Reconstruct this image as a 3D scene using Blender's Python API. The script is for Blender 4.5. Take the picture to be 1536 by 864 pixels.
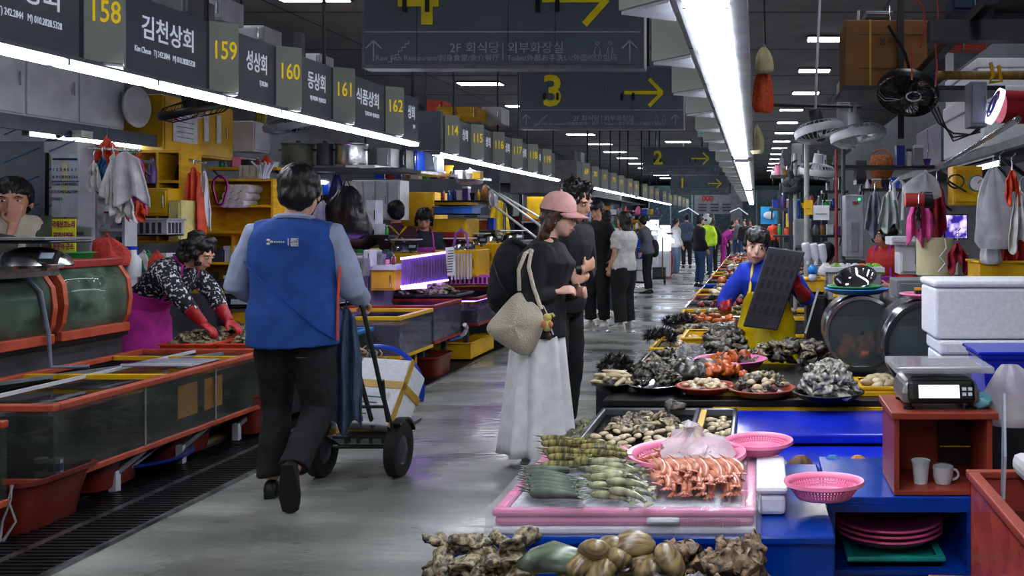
import bpy, bmesh, math, random
from mathutils import Vector as V, Matrix as M, noise, Quaternion
for o in list(bpy.data.objects): bpy.data.objects.remove(o)
random.seed(7)
SC = bpy.context.scene
COL = SC.collection
PI = math.pi
# ---------------------------------------------------------------- camera, world, exposure
F, CX, CY, H = 1400.0, 1134.0, 335.0, 1.45      # focal length in px, vanishing point of the aisle, eye height
cam = bpy.data.cameras.new('camera'); co = bpy.data.objects.new('camera', cam); COL.objects.link(co)
co.location = (0, 0, H); co.rotation_euler = (PI/2, 0, 0)
cam.sensor_width = 36; cam.lens = 36*F/1536
cam.shift_x = -(CX-768)/1536; cam.shift_y = -(432-CY)/1536
cam.clip_end = 200
cam.dof.use_dof = False
SC.camera = co
wd = bpy.data.worlds.new('world'); SC.world = wd; wd.use_nodes = True
wd.node_tree.nodes['Background'].inputs[0].default_value = (.55, .60, .68, 1)
wd.node_tree.nodes['Background'].inputs[1].default_value = .10
SC.view_settings.view_transform = 'Standard'; SC.view_settings.look = 'None'
SC.view_settings.exposure = 0.08; SC.view_settings.gamma = 1
SC.cycles.use_denoising = True; SC.cycles.max_bounces = 7; SC.cycles.transparent_max_bounces = 12
SC.cycles.sample_clamp_indirect = 4; SC.cycles.caustics_refractive = False; SC.cycles.caustics_reflective = False
STRIP_E, PANEL_E = 25.0, 40.0
# ---------------------------------------------------------------- helpers
def W(px, py, Y): return V(((px-CX)*Y/F, Y, H-(py-CY)*Y/F))     # photo pixel at depth Y
def G(px, py, z): return W(px, py, (H-z)*F/(py-CY))              # photo pixel on the level z
def lin(c): return tuple(((x/255)/12.92 if x/255 <= .04045 else ((x/255+.055)/1.055)**2.4) for x in c)
MATS = {}
def mat(name, c=(128,128,128), c2=None, rough=.5, metal=0, scale=8, bump=0, emit=0, alpha=1, trans=0, spec=.5, stretch=None, coat=0, det=4, lo=.35, hi=.65, bs=None, ior=1.45, ec=None):
    if name in MATS: return MATS[name]
    m = bpy.data.materials.new(name); m.use_nodes = True; nt = m.node_tree; N = nt.nodes; L = nt.links
    b = N['Principled BSDF']; I = b.inputs
    I['Base Color'].default_value = (*lin(c), 1); I['Roughness'].default_value = rough; I['Metallic'].default_value = metal
    I['Specular IOR Level'].default_value = spec; I['Alpha'].default_value = alpha; I['Transmission Weight'].default_value = trans
    I['Coat Weight'].default_value = coat; I['IOR'].default_value = ior
    if emit: I['Emission Color'].default_value = (*lin(ec or c), 1); I['Emission Strength'].default_value = emit
    if c2 is None: c2 = tuple(x*.86 for x in c)
    tc = N.new('ShaderNodeTexCoord'); mp = N.new('ShaderNodeMapping'); L.new(tc.outputs['Object'], mp.inputs[0])
    if stretch: mp.inputs['Scale'].default_value = stretch
    nz = N.new('ShaderNodeTexNoise'); nz.inputs['Scale'].default_value = scale; nz.inputs['Detail'].default_value = det
    L.new(mp.outputs[0], nz.inputs['Vector'])
    cr = N.new('ShaderNodeValToRGB'); cr.color_ramp.elements[0].position = lo; cr.color_ramp.elements[1].position = hi
    cr.color_ramp.elements[0].color = (*lin(c2), 1); cr.color_ramp.elements[1].color = (*lin(c), 1)
    L.new(nz.outputs[0], cr.inputs[0]); L.new(cr.outputs[0], I['Base Color'])
    if bump:
        bp = N.new('ShaderNodeBump'); bp.inputs['Strength'].default_value = bump; bp.inputs['Distance'].default_value = .01
        if bs:
            n2 = N.new('ShaderNodeTexNoise'); n2.inputs['Scale'].default_value = bs; n2.inputs['Detail'].default_value = 3
            L.new(mp.outputs[0], n2.inputs['Vector']); L.new(n2.outputs[0], bp.inputs['Height'])
        else: L.new(nz.outputs[0], bp.inputs['Height'])
        L.new(bp.outputs[0], I['Normal'])
    MATS[name] = m; return m
def clear(name, c=(200,225,220), a=.2, rough=.05, c2=None, scale=3, bump=0):      # thin clear sheet or film
    if name in MATS: return MATS[name]
    m = mat(name, c, c2, rough, alpha=a, spec=.6, scale=scale, bump=bump); return m
class B:
    def __init__(s): s.v = []; s.f = []; s.sm = False
    def add(s, vs, fs):
        n = len(s.v); s.v += [V(a) for a in vs]; s.f += [tuple(n+i for i in f) for f in fs]; return s
    def box(s, a, b, m=None):
        x0,y0,z0 = a; x1,y1,z1 = b
        vs = [V(p) for p in ((x0,y0,z0),(x1,y0,z0),(x1,y1,z0),(x0,y1,z0),(x0,y0,z1),(x1,y0,z1),(x1,y1,z1),(x0,y1,z1))]
        if m: vs = [m @ p for p in vs]
        return s.add(vs, [(0,3,2,1),(4,5,6,7),(0,1,5,4),(1,2,6,5),(2,3,7,6),(3,0,4,7)])
    def cb(s, c, d, rz=0, rx=0, ry=0):       # box by centre and size, turned
        m = M.Translation(V(c)) @ M.Rotation(rz,4,'Z') @ M.Rotation(ry,4,'Y') @ M.Rotation(rx,4,'X')
        return s.box((-d[0]/2,-d[1]/2,-d[2]/2), (d[0]/2,d[1]/2,d[2]/2), m)
    def bar(s, p, q, w, h=None, up=(0,0,1)):   # square bar from p to q
        p = V(p); q = V(q); h = h or w; d = (q-p).normalized(); u = V(up)
        if abs(d.dot(u)) > .98: u = V((0,1,0))
        r = d.cross(u).normalized()*w/2; u = r.cross(d).normalized()*h/2
        return s.add([p-r-u,p+r-u,p+r+u,p-r+u,q-r-u,q+r-u,q+r+u,q-r+u], [(0,3,2,1),(4,5,6,7),(0,1,5,4),(1,2,6,5),(2,3,7,6),(3,0,4,7)])
    def loft(s, rings, cap=True, closed=True):
        n = len(rings[0]); k = len(s.v); s.v += [V(p) for r in rings for p in r]; s.sm = True
        for i in range(len(rings)-1):
            for j in range(n if closed else n-1):
                a = k+i*n+j; b = k+i*n+(j+1)%n; s.f.append((a, b, b+n, a+n))
        if cap and closed: s.f.append(tuple(k+j for j in range(n-1,-1,-1))); s.f.append(tuple(k+(len(rings)-1)*n+j for j in range(n)))
        return s
    def tube(s, pts, r, n=8, cap=True, side=None, flat=1):
        pts = [V(p) for p in pts]; rs = r if hasattr(r, '__len__') else [r]*len(pts); rings = []; u = V(side) if side else None
        for i, p in enumerate(pts):
            d = (pts[min(i+1,len(pts)-1)]-pts[max(i-1,0)])
            d = d.normalized() if d.length > 1e-9 else V((0,0,1))
            if u is None: u = V((0,0,1)) if abs(d.z) < .9 else V((1,0,0))
            w = d.cross(u)
            if w.length < 1e-4: w = d.cross(V((.3,.8,.5)))
            w.normalize(); u2 = w.cross(d).normalized(); u = u2
            rings.append([p + (u2*math.cos(t)+w*math.sin(t)*flat)*rs[i] for t in [2*PI*j/n for j in range(n)]])
        return s.loft(rings, cap)
    def cyl(s, p, q, r, r2=None, n=16): return s.tube([p, q], [r, r if r2 is None else r2], n)
    def lathe(s, prof, c=(0,0,0), n=24, m=None, sx=1, sy=1, cap=False):   # profile of (r, z)
        c = V(c); rings = []
        for r, z in prof:
            ring = [V((r*sx*math.cos(2*PI*j/n), r*sy*math.sin(2*PI*j/n), z)) for j in range(n)]
            rings.append([c+((m @ p) if m else p) for p in ring])
        return s.loft(rings, cap)
    def ell(s, c, r, m=None, n=12, k=8):
        rr = r if hasattr(r, '__len__') else (r,r,r); c = V(c); vs = []; fs = []
        for i in range(1, k):
            a = PI*i/k
            for j in range(n):
                b = 2*PI*j/n; vs.append(V((rr[0]*math.sin(a)*math.cos(b), rr[1]*math.sin(a)*math.sin(b), rr[2]*math.cos(a))))
        vs += [V((0,0,rr[2])), V((0,0,-rr[2]))]; T = len(vs)-2
        for i in range(k-2):
            for j in range(n):
                a = i*n+j; b = i*n+(j+1)%n; fs.append((a, a+n, b+n, b))
        for j in range(n): fs.append((T, j, (j+1)%n)); fs.append((T+1, (k-2)*n+(j+1)%n, (k-2)*n+j))
        s.sm = True
        return s.add([c+((m @ p) if m else p) for p in vs], fs)
    def grid(s, fn, nu, nv, th=0):
        k = len(s.v); P = [[V(fn(i/nu, j/nv)) for i in range(nu+1)] for j in range(nv+1)]
        for row in P: s.v += row
        for j in range(nv):
            for i in range(nu):
                a = k+j*(nu+1)+i; s.f.append((a, a+1, a+nu+2, a+nu+1))
        s.sm = True; return s
    def prism(s, poly, off):      # polygon extruded by a vector
        off = V(off); n = len(poly); k = len(s.v); s.v += [V(p) for p in poly]+[V(p)+off for p in poly]
        s.f.append(tuple(k+i for i in range(n-1,-1,-1))); s.f.append(tuple(k+n+i for i in range(n)))
        for i in range(n): j = (i+1)%n; s.f.append((k+i, k+j, k+n+j, k+n+i))
        return s
    def mesh(s, name, org=(0,0,0)):
        me = bpy.data.meshes.new(name); org = V(org)
        me.from_pydata([tuple(p-org) for p in s.v], [], s.f); me.update()
        bm = bmesh.new(); bm.from_mesh(me); bmesh.ops.recalc_face_normals(bm, faces=bm.faces); bm.to_mesh(me); bm.free()
        return me
    def bb(s):
        xs = [p.x for p in s.v]; ys = [p.y for p in s.v]; zs = [p.z for p in s.v]
        return V(((min(xs)+max(xs))/2, (min(ys)+max(ys))/2, min(zs)))
    def build(s, name, m, parent=None, bev=0, smooth=None, sub=0, solid=0):
        org = wloc(parent) if parent else s.bb()
        me = s.mesh(name, org); me.materials.append(m)
        o = bpy.data.objects.new(name, me); COL.objects.link(o)
        if parent: o.parent = parent
        else: o.location = org
        if (s.sm if smooth is None else smooth):
            me.shade_smooth()
            if smooth is None and len(me.polygons) < 40000:
                try: me.set_sharp_from_angle(angle=math.radians(42))
                except Exception: pass
        if solid: md = o.modifiers.new('s', 'SOLIDIFY'); md.thickness = solid; md.offset = 0
        if bev: md = o.modifiers.new('b', 'BEVEL'); md.width = bev; md.segments = 2; md.limit_method = 'ANGLE'; md.angle_limit = .7
        if sub: md = o.modifiers.new('u', 'SUBSURF'); md.levels = sub; md.render_levels = sub
        return o
def wloc(o):
    p = V((0,0,0))
    while o: p += V(o.location); o = o.parent
    return p
def tag(o, label, cat, group=None, kind=None):
    o['label'] = label; o['category'] = cat
    if group: o['group'] = group
    if kind: o['kind'] = kind
    return o
def thing(name, label, cat, loc=(0,0,0), group=None):
    o = bpy.data.objects.new(name, None); COL.objects.link(o); o.location = V(loc); o.empty_display_size = .1
    return tag(o, label, cat, group)
def dup(root, loc, rz=0, label=None, group=None, sc=None, rot=None, parent=None):
    r = root.copy(); COL.objects.link(r); r.location = V(loc)
    r.rotation_euler = rot if rot else (root.rotation_euler.x, root.rotation_euler.y, root.rotation_euler.z+rz)
    if sc is not None: r.scale = sc if hasattr(sc, '__len__') else (sc,sc,sc)
    if label: r['label'] = label
    if group: r['group'] = group
    if parent: r.parent = parent
    def rec(a, b):
        for ch in list(a.children):
            c = ch.copy(); COL.objects.link(c); c.parent = b; rec(ch, c)
    rec(root, r)
    return r
def struct(o): o['kind'] = 'structure'; return o
def stuff(o): o['kind'] = 'stuff'; return o
def lab(o, t): o['label'] = t; return o
def jig(b, amp, fr, seed=0, zf=1):     # noise displacement along direction from noise vector
    for i, p in enumerate(b.v):
        q = p*fr+V((seed*3.1, seed*1.7, seed)); n = noise.noise_vector(q)
        b.v[i] = p+V((n.x, n.y, n.z*zf))*amp
    return b
def text(st, org, xd, up, size, m, name, parent, align='LEFT', ext=.001, bold=0, sx=1):
    cu = bpy.data.curves.new('t', 'FONT'); cu.body = st; cu.size = size; cu.extrude = ext; cu.align_x = align; cu.resolution_u = 3
    if bold: cu.offset = bold
    to = bpy.data.objects.new('t', cu); COL.objects.link(to)
    dg = bpy.context.evaluated_depsgraph_get(); me = bpy.data.meshes.new_from_object(to.evaluated_get(dg))
    bpy.data.objects.remove(to)
    xd = V(xd).normalized(); up = V(up).normalized(); nn = xd.cross(up)
    R = M((xd*sx, up, nn)).transposed().to_4x4(); R.translation = V(org)-wloc(parent)
    me.transform(R); me.name = name; me.materials.clear(); me.materials.append(m)
    o = bpy.data.objects.new(name, me); COL.objects.link(o); o.parent = parent
    return o
def fuse(b, name, m, parent, vox=.008, smooth=6, wr=None, sf=.6, keep=None):     # union of all the solids of b as one continuous surface
    org = wloc(parent); me = b.mesh(name, org); o = bpy.data.objects.new(name, me); COL.objects.link(o)
    md = o.modifiers.new('r', 'REMESH'); md.mode = 'VOXEL'; md.voxel_size = vox; md.use_smooth_shade = True
    if smooth: sm = o.modifiers.new('s', 'SMOOTH'); sm.factor = sf; sm.iterations = smooth
    dg = bpy.context.evaluated_depsgraph_get(); me2 = bpy.data.meshes.new_from_object(o.evaluated_get(dg))
    bpy.data.objects.remove(o); bpy.data.meshes.remove(me)
    if wr:
        amp, fr, st = wr; vs = me2.vertices
        nr = [v.normal.copy() for v in vs]
        for v, n in zip(vs, nr):
            q = V((v.co.x*fr*st[0], v.co.y*fr*st[1], v.co.z*fr*st[2]))
            v.co += n*(amp*(noise.noise(q)+.5*noise.noise(q*2.3)))
    me2.name = name; me2.materials.clear(); me2.materials.append(m); me2.shade_smooth()
    o = bpy.data.objects.new(name, me2); COL.objects.link(o); o.parent = parent
    return o
# ---------------------------------------------------------------- common materials
k_ = {}
black = mat('black_plastic', (16,16,18), rough=.4)
rubber = mat('black_rubber', (14,14,15), rough=.75)
steel = mat('steel', (190,192,196), rough=.22, metal=1, scale=30)
dsteel = mat('dark_steel', (70,72,76), rough=.35, metal=.9)
chrome = mat('chrome', (225,225,230), rough=.08, metal=1)
white_p = mat('white_paint', (205,208,214), (180,184,192), rough=.45, scale=5)
grey_p = mat('grey_paint', (120,124,130), (98,102,108), rough=.5, scale=6)
dgrey = mat('dark_grey_paint', (58,62,68), (46,49,54), rough=.5, scale=6)
yellow = mat('yellow_plastic', (222,176,16), (196,150,12), rough=.42, scale=6)
orange = mat('orange_rim', (186,84,58), (158,66,46), rough=.35, scale=9, bump=.1)
redp = mat('red_plastic', (150,42,34), (122,30,27), rough=.4)
bluep = mat('blue_plastic', (10,70,190), (6,55,160), rough=.25, scale=4)
pinkp = mat('pink_plastic', (240,140,175), (228,120,160), rough=.35)
foam = mat('foam', (232,234,238), (218,221,228), rough=.7, scale=60, bump=.15)
glass = clear('tank_glass', (96,104,100), .2, .05, (50,60,54), 4)
paper = mat('paper', (222,226,230), rough=.8)
ink = mat('ink', (40,42,60), rough=.8)
redink = mat('red_ink', (170,25,60), rough=.8)
film = clear('clear_film', (225,228,235), .22, .12, scale=10, bump=.8)
# ================================================================ SETTING
m_floor = mat('wet_concrete', (142,146,140), (72,77,73), rough=.2, scale=2.0, bump=.25, det=9, lo=.28, hi=.68, stretch=(.55,1.5,1))
nt = m_floor.node_tree; N = nt.nodes; L = nt.links; bs = N['Principled BSDF']
n3 = N.new('ShaderNodeTexNoise'); n3.inputs['Scale'].default_value = .9; n3.inputs['Detail'].default_value = 8
tc = [n for n in N if n.type == 'TEX_COORD'][0]; mp3 = N.new('ShaderNodeMapping'); mp3.inputs['Scale'].default_value = (.7,1.8,1); L.new(tc.outputs['Object'], mp3.inputs[0]); L.new(mp3.outputs[0], n3.inputs['Vector'])
r3 = N.new('ShaderNodeMapRange'); r3.inputs[1].default_value = .38; r3.inputs[2].default_value = .62; r3.inputs[3].default_value = .1; r3.inputs[4].default_value = .5
L.new(n3.outputs[0], r3.inputs[0]); L.new(r3.outputs[0], bs.inputs['Roughness'])
bp = [n for n in N if n.type == 'BUMP'][0]; n4 = N.new('ShaderNodeTexNoise'); n4.inputs['Scale'].default_value = 14; n4.inputs['Detail'].default_value = 5
mp4 = N.new('ShaderNodeMapping'); mp4.inputs['Scale'].default_value = (.5,1.6,1); L.new(tc.outputs['Object'], mp4.inputs[0]); L.new(mp4.outputs[0], n4.inputs['Vector'])
L.new(n4.outputs[0], bp.inputs['Height']); bp.inputs['Strength'].default_value = .35
struct(B().box((-9,-2,-.1),(7,75,0)).build('floor', m_floor))
m_curb = mat('curb_stone', (138,122,84), (84,78,62), rough=.55, scale=3, det=8, bump=.3)
struct(B().box((-6,-1,0),(-3.56,9.8,.035)).build('trim_1', m_curb, bev=.01))
struct(B().box((-6,12.2,0),(-3.5,18,.035)).build('trim_2', m_curb, bev=.01))
m_ceil = mat('ceiling_paint', (176,174,180), (160,158,166), rough=.8, scale=2)
struct(B().box((-9,-2,4.62),(7,75,4.72)).build('ceiling', m_ceil))
m_wall = mat('wall_paint', (92,96,102), (72,76,82), rough=.7, scale=2, bump=.1)
struct(B().box((-9.1,-2,0),(-9,75,4.7)).build('wall_left', m_wall))
struct(B().box((6,-2,0),(6.1,75,4.7)).build('wall_right', m_wall))
struct(B().box((-9,74,0),(7,74.2,4.7)).build('wall_back', mat('far_wall', (60,92,92), (46,70,74), rough=.6, scale=1)))
jt = B()
for x in (-7,-4.4,-1.9,1.9,4.4): jt.box((x-.006,-1,4.612),(x+.006,74,4.622))
for y in range(2, 72, 3): jt.box((-9,y,4.612),(6,y+.012,4.622))
struct(jt.build('ceiling_joint', dgrey))
# drain gutter with its grate
m_grate = mat('drain_iron', (44,46,50), (28,29,32), rough=.38, metal=.6, scale=20, bump=.3)
g = thing('drain_grate', 'dark slotted iron drain grate running along the left side of the aisle', 'drain', (-3.22,12,0))
B().box((-3.52,-1,.002),(-2.92,40,.006)).build('bed', mat('drain_dark', (12,12,13), rough=.4), g)
B().box((-2.93,-1,0),(-2.905,40,.016)).box((-3.535,-1,0),(-3.515,40,.016)).box((-3.24,-1,.002),(-3.2,40,.014)).build('edge_strip', mat('worn_steel', (150,150,152), (90,90,94), rough=.3, metal=.9, scale=12), g)
b = B(); y = 1.6
while y < 26: b.box((-3.51,y,.003),(-3.24,y+.022,.013)).box((-3.2,y,.003),(-2.935,y+.022,.013)); y += .04 if y < 12 else .08
stuff(b.build('slat', m_grate, g))
# ceiling light panels
m_panel = mat('light_panel', (240,242,252), rough=.4, emit=PANEL_E)
def clight(x, y, w, d, label, group):
    c = thing('ceiling_light', label, 'ceiling light', (x,y,4.6), group)
    B().box((x-w/2-.03,y-d/2-.03,4.585),(x+w/2+.03,y+d/2+.03,4.61)).build('frame', grey_p, c)
    B().box((x-w/2,y-d/2,4.578),(x+w/2,y+d/2,4.584)).build('diffuser', m_panel, c); return c
c1 = clight(1.2, 15.9, .62, .36, 'white ceiling light panel in the row over the right stalls', 'ceiling lights over the right stalls')
c1['label'] = 'nearest white ceiling light panel over the right stalls'
for k in list(range(-5, 0))+list(range(1, 13)): dup(c1, (1.2 if k < 3 else .98, 15.9+3.3*k, 4.6), 0, 'white ceiling light panel in the row over the right stalls')
c2 = clight(-6.2, 21, .95, .36, 'nearest white ceiling light panel over the left stalls', 'ceiling lights over the left stalls')
for k in [-5,-4,-3,-2]+list(range(1, 12)): dup(c2, (-6.2, 21+4.0*k, 4.6), 0, 'white ceiling light panel in the row over the left stalls')
c3 = clight(-3.0, 36, .95, .5, 'first white ceiling light panel above the aisle, left of the yellow arrow signs', 'ceiling lights over the aisle')
for k in range(1, 6): dup(c3, (-3.0, 36+4.0*k, 4.6), 0, 'white ceiling light panel in the row above the aisle')
for k, (x, y) in enumerate(((-4.6,44),(-4.6,50))): dup(c2, (x, y, 4.6), 0, 'white ceiling light panel between the left row and the aisle row', 'ceiling lights between the rows')
# ---------------------------------------------------------------- stall sign runs and strip lights
m_board = mat('sign_board', (78,85,98), (72,78,90), rough=.35, scale=2, emit=.08)
m_num = mat('number_panel', (158,164,154), (146,152,146), rough=.35, scale=2, emit=.07)
m_ylw = mat('sign_yellow', (250,215,10), rough=.4, emit=.35)
m_wht = mat('sign_white', (225,232,250), rough=.4, emit=.35)
m_wedge = mat('sign_underside_lit', (200,206,218), rough=.4)  # lit look of the wedge undersides put into a paler colour
m_tube = mat('tube_light', (240,243,252), rough=.4, emit=STRIP_E)
m_cap = mat('strip_housing', (110,114,120), rough=.4, metal=.3)
ORD = 'first second third fourth fifth sixth seventh eighth ninth tenth eleventh twelfth thirteenth fourteenth fifteenth sixteenth seventeenth eighteenth nineteenth twentieth'.split()
NS = [0]
def sign_run(xb, units, side, zb=2.23, zt=2.63, prot=.125):
    # units: (y0, y1, number, shop letters, small line); the number panel stands out of the run towards the aisle
    for (y0, y1, num, shop, sub) in units:
        NS[0] += 1; n_ = NS[0]; o_ = ORD[n_-1] if n_ <= 20 else 'twenty '+ORD[n_-21]
        s = thing('stall_sign', '%s hanging stall sign from the left edge, yellow number %s' % (o_, num), 'sign', (xb,y0,zb))
        w = (y1-y0)
        B().box((xb-.06*side,y0+.005,zb),(xb,y1-.005,zt)).build('board', m_board, s, bev=.004)
        px = prot*side; dy = min(.1, w*.12)
        B().prism([(xb,y0+.004,zb-.004),(xb+px,y0+dy,zb-.004),(xb,y0+w*.3,zb-.004)], (0,0,zt-zb+.01)).build('number_panel', m_num, s)
        B().prism([(xb+.004*side,y0+.012,zb-.02),(xb+px*.96,y0+dy,zb-.02),(xb+.004*side,y0+w*.28,zb-.02)], (0,0,.012)).build('underside', m_wedge, s)
        if side > 0:
            d = V((px,dy-.004,0)); c = V((xb,y0+.004,0))+d*.52
            n = V((d.y,-d.x,0)).normalized()*.003
            if num: text(num, (c.x+n.x, c.y+n.y, zb+.19), d, (0,0,1), .15, m_ylw, 'number', s, 'CENTER', bold=.0012, sx=.58)
            if shop:
                ys = y0+w*.36+(.04 if len(shop) < 4 else 0)
                text(shop, (xb+.003, y1-w*.12, zb+.2), (0,1,0), (0,0,1), .135, m_wht, 'shop_name', s, 'RIGHT', bold=.0016, sx=w*.94)
            if sub: text(sub, (xb+.003, y1-w*.12, zb+.11), (0,1,0), (0,0,1), .045, m_wht, 'small_print', s, 'RIGHT', sx=.62*w)
def strip(x, y0, y1, step, label, w=.09, z=2.172, h=.05):
    s = thing('strip_light', label, 'strip light', (x,(y0+y1)/2,z))
    B().box((x-w/2-.012,y0,z+h*.6),(x+w/2+.012,y1,z+h)).build('housing', m_cap, s)
    y = y0; 
    while y < y1-.05:
        e = min(y+step, y1); B().box((x-w/2,y+.012,z-.0),(x+w/2,e-.012,z+h*.6)).build('diffuser', m_tube, s, bev=.012)
        B().box((x-w/2-.004,y-.004,z+.004),(x+w/2+.004,y+.010,z+h*.6)).build('end_cap', m_cap, s); y = e
    return s
sign_run(-3.2, [(3.42,4.42,'157','김천상회','Kim Cheon   T) 242.2844   M) 010.2828.5328'),(4.44,5.44,'158','김천상회','Kim Cheon   T) 242.2844   M) 010.2828.5328'),
  (5.46,6.2,'159','성상회','T) 242.2844'),(6.22,7.04,'160','동상회','M) 010.2844  M) 010.2571'),(7.06,8.04,'161','식품상회','T) 242.5544  M) 010.2571'),(8.06,8.85,'162','상회','T) 242')], 1)
strip(-3.2, -2.12, 8.76, .64, 'long bright strip light under the stall signs numbered 157 to 162')
u2 = [10.2+.93*i for i in range(7)]
sign_run(-3.4, [(u2[i],u2[i+1],n,sh,'') for i,(n,sh) in enumerate((('114','상회'),('115','상회'),('116','상회'),('117','상회'),('118','회'),('119','')))], 1)
s = thing('end_panel', 'blank dark grey sign panel just before stall sign 114', 'sign', (-3.4,9.9,2.23)); B().box((-3.78,9.95,2.23),(-3.36,10.02,2.65)).build('board', m_board, s); B().box((-3.77,9.94,2.24),(-3.74,9.95,2.64)).build('trim', m_cap, s)
strip(-3.4, 9.9, 16, .64, 'second strip light along the left stalls, under signs 114 to 119')
yy = 18.3; un = []
for n, w in (('69',1),('70',1.2),('71',1.3),('72',1.2),('73',1.6),('74',1.3),('75',1.2)): un.append((yy, yy+w, n, '', '')); yy += w+.02
sign_run(-3.4, un, 1)
yy = 28; un = []
for n in '11 12 13'.split(): un.append((yy, yy+1.7, n, '', '')); yy += 1.75
yy = 34
for n in '14 15 16 17 18 19'.split(): un.append((yy, yy+2.2, n, '', '')); yy += 2.25
sign_run(-3.4, un, 1)
strip(-3.4, 19.2, 25.9, .96, 'third strip light along the left stalls, under signs 69 to 75')
strip(-3.4, 26.4, 37, 1.2, 'farthest left strip light, beyond stall sign 75')
# the run over the right stalls, seen almost end on
xr = -.30
for i, y0 in enumerate([3.1+1.07*k for k in range(7)]+[11.2+1.2*k for k in range(7)]+[20.8+1.4*k for k in range(9)]):
    w = 1.05
    s = thing('stall_sign', 'dark sign wedge in the run beside the right ceiling strip light', 'sign', (xr,y0,2.23), 'sign wedges along the right strip light')
    if i == 0: m0 = s; s['label'] = 'nearest grey sign wedge beside the right ceiling strip light'
    B().box((xr,y0+.005,2.23),(xr+.05,y0+w-.005,2.62)).build('board', m_board, s)
    B().prism([(xr,y0+.1,2.226),(xr-.2,y0+.3,2.226),(xr,y0+.42,2.226)], (0,0,.4)).build('number_panel', m_num, s)
    B().prism([(xr,y0+.11,2.21),(xr-.19,y0+.3,2.21),(xr,y0+.41,2.21)], (0,0,.012)).build('underside', m_wedge, s)
def rstrip(y0, y1, label):
    s = strip(-.17, y0, y1, .95, label, w=.15, h=.07)
    B().box((-.09,y0,2.19),(-.03,y1,2.3)).build('side_rail', grey_p, s)
    B().box((-.27,y0,2.2),(-.25,y1,2.26)).build('side_rail', grey_p, s)
rstrip(-1.6, 10.5, 'widest brightest strip light above the right stalls')
rstrip(11.1, 20, 'second strip light above the right stalls, past the widest one')
rstrip(21, 36, 'third and smallest strip light above the right stalls')
# hanger rods
rod0 = None
for (px, x, y, t, z0) in ((0,-3.24,5.5,.02,2.64),(0,-3.24,7.0,.02,2.64),(0,-3.24,8.8,.02,2.64),(0,-3.43,10.6,.02,2.64),(0,-3.43,12.4,.02,2.64),(0,-3.43,14,.02,2.64),(0,-3.43,15.8,.02,2.64),(0,-3.43,19,.03,2.64),(0,-3.43,20.5,.03,2.64),(0,-3.43,22,.03,2.64),(0,-3.43,23.5,.03,2.64),(0,-3.43,25,.03,2.64),(0,-3.43,28,.04,2.64),(0,-3.43,30,.04,2.64),(0,-3.43,32,.04,2.64),(0,-4.6,11,.02,2.3),(0,-4.6,13,.02,2.3),(0,-4.2,16.5,.02,2.3)):
    r = B().box((x-t/2,y-t/2,z0),(x+t/2,y+t/2,4.6)).build('hanging_rod', black)
    tag(r, 'thin black rod hanging a sign run from the ceiling', 'rod', 'hanger rods of the sign runs')
for x, y in ((-3.72,6.2),(-3.72,7.6)):
    tag(B().box((x-.03,y-.03,2.3),(x+.03,y+.03,3.0)).build('bracket_post', dsteel), 'short square bracket post behind stall signs 160 and 161', 'post', 'bracket posts behind the signs')
for y in (4,7.5,10.2,11.6,15.5,19.5,22,28,35): tag(B().box((-.285,y-.01,2.26),(-.268,y+.01,4.6)).build('hanging_rod', black), 'thin black rod hanging the right sign run from the ceiling', 'rod', 'hanger rods of the right sign run')
m_lamp = mat('shelf_lamp_tube', (240,243,252), rough=.4, emit=7)
def lamp(label, x, y0, y1, z):
    t = thing('shelf_lamp', label, 'lamp', (x,(y0+y1)/2,z)); B().box((x-.03,y0,z+.02),(x+.03,y1,z+.04)).build('housing', white_p, t); B().cyl((x,y0+.02,z),(x,y1-.02,z),.018,n=10).build('tube', m_lamp, t); B().box((x-.02,y0,z-.02),(x+.02,y0+.02,z+.02)).box((x-.02,y1-.02,z-.02),(x+.02,y1,z+.02)).build('holder', grey_p, t)
lamp('tube lamp under the long left shelf near the man covering his mouth', -5.25, 5.0, 6.4, 2.1); lamp('tube lamp under the long left shelf near the yellow pigeonhole shelf', -5.25, 6.7, 8.0, 2.1)
lamp('added fill lamp behind the vest man under the pot shelf', -4.35, 9.0, 9.45, 1.86)  # added lamp, brightens the stall behind the vest man
lamp('added fill lamp under the right shelf beam', 1.95, 5.2, 6.6, 1.93); lamp('farther added fill lamp under the right shelf beam', 1.95, 7.4, 9.0, 1.93)  # both lamps added to brighten the back of the right stalls
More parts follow.
